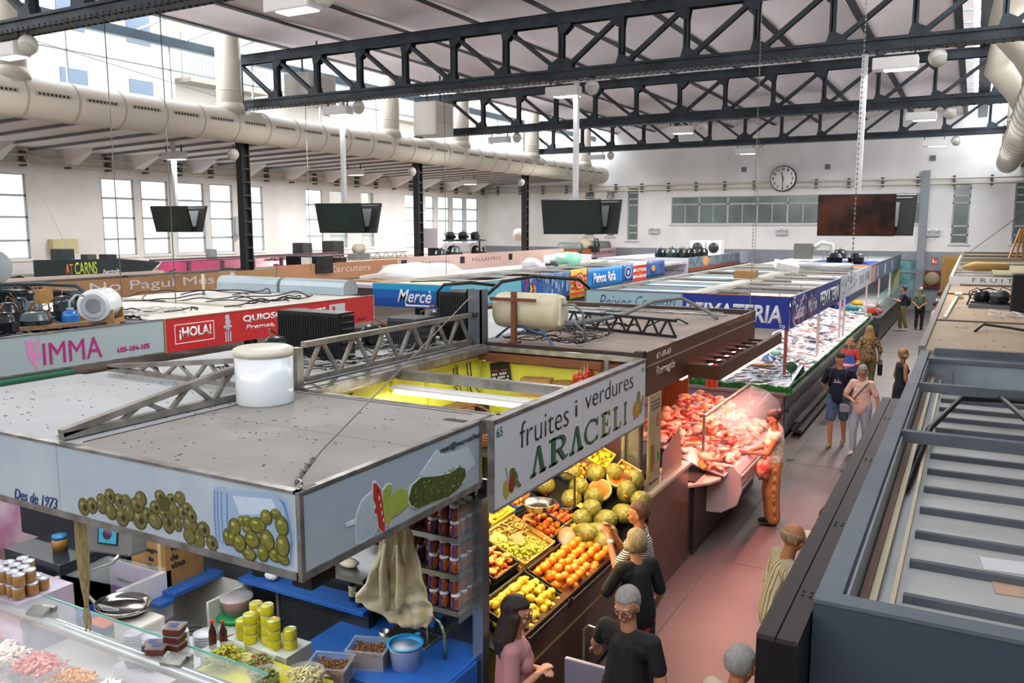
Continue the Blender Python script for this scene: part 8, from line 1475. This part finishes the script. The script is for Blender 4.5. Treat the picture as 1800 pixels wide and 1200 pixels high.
def person(label, x, y, rz, H=1.7, fat=1.0, near=False, skin=skinA, top=None, bottom=None, sleeve=.6, legs='trousers', armR=None, armL=None, step=0, head=(0, 0), hair=None, style='short', lean=0, bald=False, shoe=None, glasses=False, long_sleeve=False, zoff=0, dress=False, female=False):
    s = H / 1.7; t = T('person', label, 'person', (x, y, zoff), rz); vox = .0075 if near else .013
    LN = Matrix.Translation((0, 0, .95 * s)) @ Matrix.Rotation(-lean, 4, 'X') @ Matrix.Translation((0, 0, -.95 * s))
    def U(p): return LN @ (V(p) * s)
    pel = V((0, 0, .95)) * s; sw = .165 if female else .185
    body = MB()
    legp = {}
    for sd in (-1, 1):
        st = step * sd; hip = V((sd * .09, 0, .9)) * s; kn = V((sd * .095, .02 + st * .16, .49)) * s; an = V((sd * .09, -.02 + st * .24 - (.05 if st < 0 else 0), .09 + (.03 if st < 0 else 0))) * s; legp[sd] = (hip, kn, an)
        cap(body, hip, kn, .075 * s * fat, .052 * s); cap(body, kn, an, .05 * s, .034 * s); cap(body, an + V((0, 0, -.04)) * s, an + V((0, .13, -.055)) * s, .035 * s, .028 * s)
    cap(body, U((0, 0, .95)), U((0, 0, 1.15)), .12 * s * fat, .115 * s * fat); cap(body, U((0, 0, 1.15)), U((0, 0, 1.28)), .11 * s, .105 * s)
    nk = U((0, -.005, 1.42)); hd = U((0, .02, 1.6)); cap(body, U((0, -.01, 1.36)), hd, .06 * s, .05 * s)
    arms = {}
    for sd, ar in ((1, armR), (-1, armL)):
        sh = U((sd * sw, -.005, 1.38)); el, wr = ar if ar else ((sd * .25, -.03, 1.1), (sd * .25, .08, .88)); el, wr = U(el), U(wr); arms[sd] = (sh, el, wr)
        cap(body, U((0, 0, 1.35)), sh + V((0, 0, -.012)), .058 * s, .046 * s); cap(body, sh, el, .05 * s * (fat * .5 + .5), .038 * s); fo = el + (wr - el) * .88; cap(body, el, fo, .038 * s, .025 * s); hand(body, fo, wr, s * 1.0, -sd, .5)
    HM = Matrix.Translation(hd) @ Matrix.Rotation(R(head[0]), 4, 'Z') @ Matrix.Rotation(R(-head[1]) , 4, 'X')
    hb = MB(); hb.sph((0, -.008, .02), .098 * s, 22, 16, (.8, .98, 1.0)); hb.sph((0, .022, -.045), .066 * s, 16, 12, (.84, .98, 1.05)); hb.sph((0, .06, -.075), .026 * s, 12, 8, (1.1, .9, .9))
    cap(hb, (0, .083 * s, .012 * s), (0, .108 * s, -.024 * s), .009 * s, .0125 * s); hb.sph((0, .088 * s, -.055 * s), .016 * s, 10, 8, (1.5, .7, .6)); hb.sph((0, .075 * s, .03 * s), .03 * s, 10, 8, (1.9, .6, .35))
    for sd in (-1, 1): hb.sph((sd * .076 * s, -.005, -.012 * s), .024 * s, 10, 8, (.4, .75, 1.3)); hb.sph((sd * .04 * s, .06 * s, -.03 * s), .024 * s, 10, 8)
    hb.xf(HM); body.add(hb.v, hb.f); body.sm[-len(hb.f):] = [True] * len(hb.f)
    fuse('body', body, skin, t, vox if not near else .0062, 1)
    if near:
        for sd in (-1, 1):
            e = MB(); e.sph((sd * .031 * s, .077 * s, .006 * s), .0125 * s, 10, 8, (1.1, .6, .65)); e.xf(HM); e.build('eye', eyew, t, W=False); e = MB(); e.sph((sd * .031 * s, .0845 * s, .006 * s), .0056 * s, 8, 6, (1, .6, 1)); e.xf(HM); e.build('iris', eyed, t, W=False)
            e = MB(); e.tube([HM @ V((sd * .016 * s, .093 * s, .03 * s)), HM @ V((sd * .033 * s, .092 * s, .034 * s)), HM @ V((sd * .052 * s, .078 * s, .028 * s))], [.003, .004, .002], 6); e.build('eyebrow', hair or eyed, t, W=False)
        e = MB(); e.sph((0, .094 * s, -.055 * s), .0125 * s, 12, 8, (1.7, .55, .5)); e.xf(HM); e.build('lips', lipm, t, W=False)
    if glasses:
        g = MB()
        for sd in (-1, 1): g.tube([HM @ V((sd * .033 * s + .026 * s * cos(a), .104 * s, .002 * s + .019 * s * sin(a))) for a in [i * pi / 6 for i in range(13)]], .0026, 5); g.tube([HM @ V((sd * .058 * s, .1 * s, .006 * s)), HM @ V((sd * .082 * s, .04 * s, .006 * s)), HM @ V((sd * .08 * s, -.02 * s, 0))], .0026, 5)
        g.build('glasses', black, t, W=False)
    if hair:
        hm_ = MB(); K = {'short': 1.07, 'cropped': 1.03, 'bob': 1.12, 'long': 1.1, 'bun': 1.06, 'curly': 1.13}[style]; n0 = 24
        hm_.sph((0, -.016 * s, .03 * s), .1 * s * K, n0, 18, (.83, 1.0, 1.0))
        for i, v in enumerate(hm_.v):
            a, b, c = v[0], v[1] + .016 * s, v[2] - .03 * s; lim = .035 if not bald else -.03
            if b > .02 * s and c < lim * s: k = .72 if b > .035 * s or c < -.02 * s else .9; hm_.v[i] = (a * k, b * k - .016 * s, c * (.9 if c > 0 else .7) + .03 * s)
            elif c < -.055 * s and style in ('short', 'cropped', 'bun'): hm_.v[i] = (a * .8, v[1] * .8, -.04 * s)
            if bald and c > .03 * s: hm_.v[i] = (a * .7, v[1] * .7, v[2] * .6)
        if style == 'bun': hm_.sph((0, -.12 * s, .06 * s), .042 * s, 12, 8)
        rd = random.Random(int(abs(x * 100)))
        if style in ('bob', 'curly'):
            for q in range(14): a = pi + pi * q / 13; hm_.sph((.08 * s * cos(a), .02 + .095 * s * sin(a) * .9, -.035 * s + rd.uniform(-.02, .01)), (.036 if style == 'bob' else .045) * s, 9, 7)
        if style == 'long':
            for q in range(13): a = pi + pi * q / 12; p = V((.078 * s * cos(a), .01 + .09 * s * sin(a), 0)); cap(hm_, p, p + V((.3 * p.x, -.03, -.2 * s)), .03 * s, .036 * s); cap(hm_, p + V((.3 * p.x, -.03, -.2 * s)), p + V((.35 * p.x, -.02, (-.3 + .02 * rd.random()) * s)), .036 * s, .02 * s)
        fuse('hair', hm_, hair, t, .008 if near else .013, 2, HM)
    if top:
        c = MB(); f = fat; cap(c, U((0, 0, .93 if not dress else .9)), U((0, 0, 1.12)), .148 * s * f, .14 * s * f); cap(c, U((-.045, 0, 1.0)), U((.045, 0, 1.0)), .128 * s * f, .128 * s * f); cap(c, U((0, 0, 1.12)), U((0, 0, 1.3)), .14 * s * f, .13 * s)
        cap(c, U((-sw + .06, -.005, 1.33)), U((sw - .06, -.005, 1.33)), .085 * s, .085 * s)
        if female: cap(c, U((-.06, .07, 1.24)), U((.06, .07, 1.24)), .07 * s, .07 * s)
        for sd in (-1, 1):
            sh, el, wr = arms[sd]
            if sleeve > 0:
                cap(c, U((0, 0, 1.355)), sh, .078 * s, .064 * s); e = sh + (el - sh) * min(1, sleeve); cap(c, sh, e, .062 * s, .056 * s * (f * .5 + .5))
                if sleeve > 1: cap(c, el, el + (wr - el) * (sleeve - 1), .054 * s, .042 * s)
        if dress: cap(c, V((0, 0, .9)) * s, V((0, 0, .35)) * s, .16 * s, .19 * s)
        for i, v in enumerate(c.v):
            if v[2] > 1.455 * s and not lean: c.v[i] = (v[0], v[1], 1.455 * s)
        fuse('shirt' if not dress else 'dress', c, top, t, vox, 3)
    if bottom and not dress:
        c = MB(); cap(c, V((-.05, 0, .93)) * s, V((.05, 0, .93)) * s, .128 * s * fat, .128 * s * fat)
        for sd in (-1, 1):
            hip, kn, an = legp[sd]; wd_ = {'trousers': .062, 'wide': .1, 'shorts': .08, 'slim': .05}[legs]; cap(c, hip, kn + (hip - kn) * (.12 if legs == 'shorts' else 0), .1 * s * fat, (.085 if legs == 'shorts' else wd_ * 1.15) * s)
            if legs != 'shorts': cap(c, kn, an + V((0, 0, .03)), wd_ * 1.1 * s, wd_ * s)
        fuse('trousers' if legs != 'shorts' else 'shorts', c, bottom, t, vox, 2)
    if shoe:
        for sd in (-1, 1):
            hip, kn, an = legp[sd]; c = MB(); cap(c, an + V((0, -.02, -.045)) * s, an + V((0, .13, -.06)) * s, .042 * s, .034 * s); cap(c, an + V((0, .13, -.06)) * s, an + V((0, .16, -.062)) * s, .034 * s, .028 * s); zf_ = min(v[2] for v in c.v); c.v = [(v[0], v[1], max(v[2], zf_ + .012)) for v in c.v]; c.build('shoe', shoe, t, W=False)
    return t, HM, s, U
def extra(t, name, mb, m, **k): return mb.build(name, m, t, W=False, **k)
hairm = lambda n, a, b: mat(n, a, .55, var=b, vs=9, stretch=(6, 6, 1), bump=.5, bs=60)
hbr, hdk, hgr, hbl, hwh = hairm('hair_brown', '4a2c1a', '6b4526'), hairm('hair_dark', '1f1512', '33231b'), hairm('hair_grey', '8f8b85', 'a09c95'), hairm('hair_blond', 'a88450', '8f6c3c'), hairm('hair_grey_blond', '8d7a58', 'ac9872')
blackc = mat('cloth_black', '151517', .8); navy = mat('cloth_navy', '141c30', .8); pinkc = mat('cloth_dusty_pink', 'b07a7c', .8, bump=.3, bs=12); jeans = mat('denim', '4a6486', .8, var='3c5474', vs=8); ljeans = mat('denim_light', 'a3b3c6', .8)
stripes = mat('cloth_striped', '1d1c1e', .8, var='d9d4cc', vs=16, kind='wave', vth=(.45, .55), stretch=(0, 0, 1)); floral = mat('cloth_floral', '121418', .8, var='b52a4a', vs=16, vth=(.58, .62))
# woman in dusty pink
t, HM, s, U = person('woman in dusty pink top with long dark hair and glasses, bottom edge', -2.6, 4.76, R(-66), 1.66, 1.0, True, skinA, pinkc, jeans, .75, 'trousers', ((.24, .0, 1.1), (.06, .19, 1.2)), ((-.23, .02, 1.08), (.0, .2, 1.18)), 0, (-4, 8), hdk, 'long', 0, glasses=True, shoe=black, female=True)
# man in black t-shirt
t, HM, s, U = person('older man in black t-shirt with glasses and short grey hair', -1.9, 5.12, R(166), 1.74, 1.12, True, skinA, blackc, jeans, .55, 'trousers', ((.36, -.12, 1.15), (.48, -.3, 1.0)), ((-.27, -.02, 1.08), (-.28, .05, .82)), 0, (6, 18), hgr, 'cropped', 0, glasses=True, shoe=black)
# woman with short ash hair, floral hem
t, HM, s, U = person('woman from behind in black blouse with pink floral hem', -2.36, 6.52, R(52), 1.6, 1.15, True, skinA, blackc, floral, .9, 'wide', None, ((-.26, .1, 1.12), (-.12, .3, 1.1)), 0, (0, -5), hwh, 'bob', 0, shoe=black, female=True)
# woman in stripes
t, HM, s, U = person('woman with short brown hair in striped shirt, hands raised', -2.55, 7.12, R(104), 1.64, 1.1, True, skinB, stripes, jeans, .8, 'trousers', ((.22, .18, 1.12), (.05, .3, 1.42)), ((-.2, .2, 1.12), (-.03, .32, 1.4)), 0, (0, 0), hbr, 'short', 0, shoe=black, female=True)
m = MB(); m.lathe([(.03, 0), (.032, .01), (.032, .02), (.03, .03)], (0, 0, 0), 14); m.xf(Matrix.Translation(U((-.08, .28, 1.31))) @ Matrix.Rotation(.4, 4, 'Y')); extra(t, 'wrist_watch', m, white)
# woman at the meat case
t, HM, s, U = person('woman in beige top and striped wide trousers holding red wallet', -2.26, 11.75, R(112), 1.63, 1.0, True, skinB, mat('cloth_lace_beige', 'b0a68c', .8, var='d6cdb4', vs=30), mat('cloth_stripe_ochre', '8a5a30', .8, var='c98f55', vs=50, kind='wave', stretch=(1, 1, 0)), .12, 'wide', ((.22, .1, 1.12), (.08, .34, 1.08)), ((-.2, .12, 1.12), (-.02, .36, 1.08)), 0, (0, 22), hdk, 'bun', 0, shoe=black, female=True)
redb = mat('wallet_red', 'd2372a', .4); m = MB(); m.cbox((.03, .44, 1.05), (.18, .11, .04), (.2, 0, .3)); extra(t, 'red_wallet', m, redb, bevel=.01)
m = blob((-.16, .16, .84), .14, 3, (.8, .8, 1.1)); extra(t, 'shopping_bag', m, mat('bag_patterned', 'c9a07c', .7, var='b5352c', vs=14)); m = MB(); m.tube([(-.14, .16, .95), (-.17, .0, 1.38), (-.16, .05, 1.4)], .01, 6); extra(t, 'bag_strap', m, redb)
m = MB(); 
for sd in (-1, 1): m.tube([HM @ V((sd * .034 + .024 * cos(a), .1, .02 * sin(a))) for a in [i * pi / 5 for i in range(11)]], .005, 5)
extra(t, 'sunglasses', m, black)
# walking couple
t, HM, s, U = person('man walking in navy t-shirt and denim shorts with backpack', -2.06, 16.7, R(176), 1.8, 1.12, True, skinA, navy, mat('denim_shorts', '44607c', .8, var='56728e', vs=8), .75, 'shorts', ((.3, -.1, 1.1), (.2, -.16, .95)), ((-.3, -.1, 1.1), (-.2, -.16, .95)), .5, (10, 22), hdk, 'cropped', 0, shoe=mat('shoe_tan', 'a58c6c', .6))
m = MB(); m.sph(U((0, -.19, 1.18)), .15, 12, 10, (1, .6, 1.3)); extra(t, 'backpack', m, blackc); m = MB()
for sd in (-1, 1): m.tube([U((sd * .11, -.13, 1.36)), U((sd * .12, .0, 1.43)), U((sd * .13, .12, 1.33)), U((sd * .15, .1, 1.1))], .018, 6)
extra(t, 'shoulder_strap', m, black); m = MB()
for k in range(6): m.bar(U((-.06 + k * .02, .158, 1.2)), U((-.05 + k * .02, .158, 1.22 + .02 * (k % 3))), .006, .006, (0, 1, 0))
m.bar(U((-.07, .158, 1.195)), U((.07, .158, 1.195)), .006, .006, (0, 1, 0)); extra(t, 'shirt_print', m, white)
t, HM, s, U = person('woman walking in peach top and pale jeans with crossbody bag', -1.62, 16.35, R(172), 1.64, 1.2, True, skinA, mat('cloth_peach', 'e6c3b2', .8, bump=.3, bs=14), ljeans, .75, 'trousers', ((.3, .02, 1.12), (.1, .24, 1.08)), ((-.28, -.05, 1.1), (-.3, .04, .86)), .4, (8, 20), hgr, 'bob', 0, shoe=white, female=True, glasses=True)
m = MB(); m.tube([U((-.14, .08, 1.42)), U((0, .2, 1.22)), U((.16, .17, 1.0)), U((.24, .12, .93))], .016, 6); extra(t, 'bag_strap', m, grey); m = MB(); m.cbox(U((.25, .14, .88)), (.19, .09, .15), (0, 0, .3)); extra(t, 'crossbody_bag', m, mat('bag_grey', '8f929c', .5), bevel=.02)
# fishmonger and blonde woman
t, HM, s, U = person('fishmonger in red shirt, blue apron and pink gloves', -2.34, 20.6, R(172), 1.6, 1.05, False, skinA, mat('cloth_red', 'b02a28', .8), mat('apron_dark_blue', '22406e', .7), .6, 'wide', ((.24, .08, 1.12), (.03, .26, 1.05)), ((-.24, .08, 1.12), (-.05, .26, 1.05)), 0, (15, 5), hbl, 'bob', 0, shoe=black, female=True)
m = MB(); m.prism([(-.13, 1.32), (.13, 1.32), (.19, 1.05), (.2, .5), (-.2, .5), (-.19, 1.05)], .165, .185, 'y'); m.v = [(v[0] * s, v[1] * s, v[2] * s) for v in m.v]; extra(t, 'apron', m, mat('apron_blue', '2f5aa0', .6)); m = MB(); cap(m, (.12, .2, 1.0), (.0, .27, 1.0), .04, .05); cap(m, (-.12, .2, 1.0), (-.04, .28, 1.0), .04, .05); extra(t, 'rubber_gloves', m, mat('glove_pink', 'd98296', .4))
t, HM, s, U = person('blonde woman from behind in leopard print blouse, carrying black bag', -2.1, 22.3, R(8), 1.72, 1.1, False, skinA, mat('cloth_leopard', '8a6a44', .8, var='2f2114', vs=22, vth=(.52, .56)), mat('cloth_khaki', '6d6338', .8), 1.3, 'trousers', ((.26, -.02, 1.12), (.24, .04, .85)), None, .15, (-20, 0), hbl, 'long', 0, shoe=black, female=True)
m = MB(); m.cbox((.28, .05, .7), (.1, .3, .3), (.3, 0, 0)); m.tube([(.26, .05, .86), (.27, .0, 1.0)], .012, 6); extra(t, 'handbag', m, blackc)
# woman in dark sleeveless dress
t, HM, s, U = person('woman with curly light hair in sleeveless dark dress, facing right', -1.12, 18.9, R(-62), 1.66, .9, False, skinB, mat('cloth_charcoal', '202228', .8), None, 0, 'slim', None, None, 0, (0, 0), hbl, 'curly', 0, shoe=black, dress=True, female=True)
# far figures
t, HM, s, U = person('man in dark top and khaki trousers with backpack at far counter', -2.3, 36.9, R(100), 1.78, 1.0, False, skinB, navy, mat('cloth_khaki', ''), .7, 'trousers', ((.2, .1, 1.15), (.1, .32, 1.2)), ((-.2, .12, 1.15), (-.05, .34, 1.22)), .3, (0, 0), hdk, 'short', 0, shoe=white); m = MB(); m.sph(U((0, -.19, 1.15)), .15, 10, 8, (1, .6, 1.4)); extra(t, 'backpack', m, blackc)
person('man from behind in green shirt, hands clasped behind him', -1.72, 37.6, R(-8), 1.72, 1.1, False, skinB, mat('cloth_olive_green', '4a5c46', .8), blackc, .7, 'trousers', ((.26, -.1, 1.1), (.04, -.17, .93)), ((-.26, -.1, 1.1), (-.04, -.17, .93)), .15, (0, 0), hgr, 'cropped', 0, shoe=black)
plaid = mat('cloth_plaid', 'b9b1a0', .8, var='7d7340', vs=9, kind='wave', vth=(.6, .75), stretch=(1, .0, 1.6))
person('person in pale plaid shirt half hidden by the right roof edge', -.95, 31.0, R(-90), 1.7, 1.1, False, skinB, mat('cloth_plaid_pale', 'c9bfc0', .8, var='a08a90', vs=18, kind='wave', stretch=(1, 0, 1)), jeans, .7, 'trousers', None, None, 0, (0, 0), hdk, 'short', 0, shoe=black)
person('person in light blue shirt at the far right aisle', -.98, 35.5, R(-70), 1.72, 1.0, False, skinB, mat('cloth_sky', '86a6c6', .8), jeans, 1.5, 'trousers', None, None, 0, (0, 0), hdk, 'short', 0, shoe=black)
# near right: plaid shirt, elbow, grey hair at the bottom
t, HM, s, U = person('balding man in yellow plaid shirt beside the black housing', -1.24, 6.95, R(-60), 1.72, 1.15, True, skinB, plaid, jeans, .9, 'trousers', None, None, 0, (0, 14), hwh, 'cropped', .12, bald=True, shoe=black, glasses=True)
person('person in white sleeve with elbow raised, mostly behind housing', -.98, 7.75, R(-20), 1.66, 1.0, False, skinB, mat('cloth_offwhite', 'cfc8b8', .8), jeans, .55, 'trousers', None, ((-.42, .0, 1.32), (-.2, .2, 1.4)), 0, (0, 0), hdk, 'short', 0, shoe=black)
t, HM, s, U = person('grey haired person in striped cream shirt at bottom edge', -1.1, 4.72, R(-30), 1.68, 1.15, True, skinB, mat('cloth_cream_stripe', 'd2c4a8', .8, var='a8997e', vs=30, kind='wave', stretch=(1, 0, 0)), jeans, .8, 'trousers', None, None, 0, (0, 10), hgr, 'short', .1, shoe=black)
# stall staff
person('fish stall worker in red top and blue apron, bending', -4.66, 18.5, R(-80), 1.62, 1.1, False, skinA, mat('cloth_red', ''), mat('apron_dark_blue', ''), .6, 'wide', ((.2, .2, 1.2), (.0, .42, 1.12)), ((-.2, .2, 1.2), (-.1, .42, 1.12)), 0, (0, 20), hdk, 'bob', .35, shoe=black, female=True)
person('dark haired seller reaching out at the far stall', -4.7, 34.3, R(-100), 1.7, 1.0, False, skinB, blackc, blackc, .5, 'trousers', ((.2, .2, 1.25), (.1, .48, 1.25)), ((-.2, .15, 1.2), (-.1, .35, 1.1)), 0, (0, 0), hdk, 'short', 0, shoe=black)
for k, (x, y) in enumerate(((-12.2, 16.9), (-11.9, 17.2))): person('shopper glimpsed under the Mercè sign, %s one' % ['left brown-haired', 'right red-haired'][k], x, y, R(20 * k), 1.62, 1.0, False, skinA, blackc, blackc, .6, 'trousers', None, None, 0, (0, 0), [hbl, hbr][k], 'bob', 0)
# shopping trolley held by the man in black
t = T('shopping_trolley', 'grey two wheeled shopping trolley with open flap', 'trolley', (-2.4, 5.75, 0)); g2 = mat('trolley_grey', '85808c', .7); m = MB(); m.box(-2.58, -2.26, 5.62, 5.86, .18, .66); m.build('bag', g2, t, bevel=.03); m = MB(); m.box(-2.6, -2.24, 5.58, 5.62, .5, .84); m.xf(Matrix.Translation((0, 0, 0))); m.build('flap', mat('trolley_flap', '9c96a6', .7), t, bevel=.01)
m = MB(); m.tube([(-2.56, 5.87, .1), (-2.56, 5.87, .95), (-2.5, 5.83, 1.02), (-2.34, 5.8, 1.02), (-2.28, 5.83, .95), (-2.28, 5.87, .1)], .012, 8); m.build('frame', alu, t)
for x in (-2.6, -2.25): m = MB(); m.lathe([(0, -.02), (.09, -.02), (.09, .02), (0, .02)], (x, 5.88, .09), 20, 'x'); m.build('wheel', black, t)
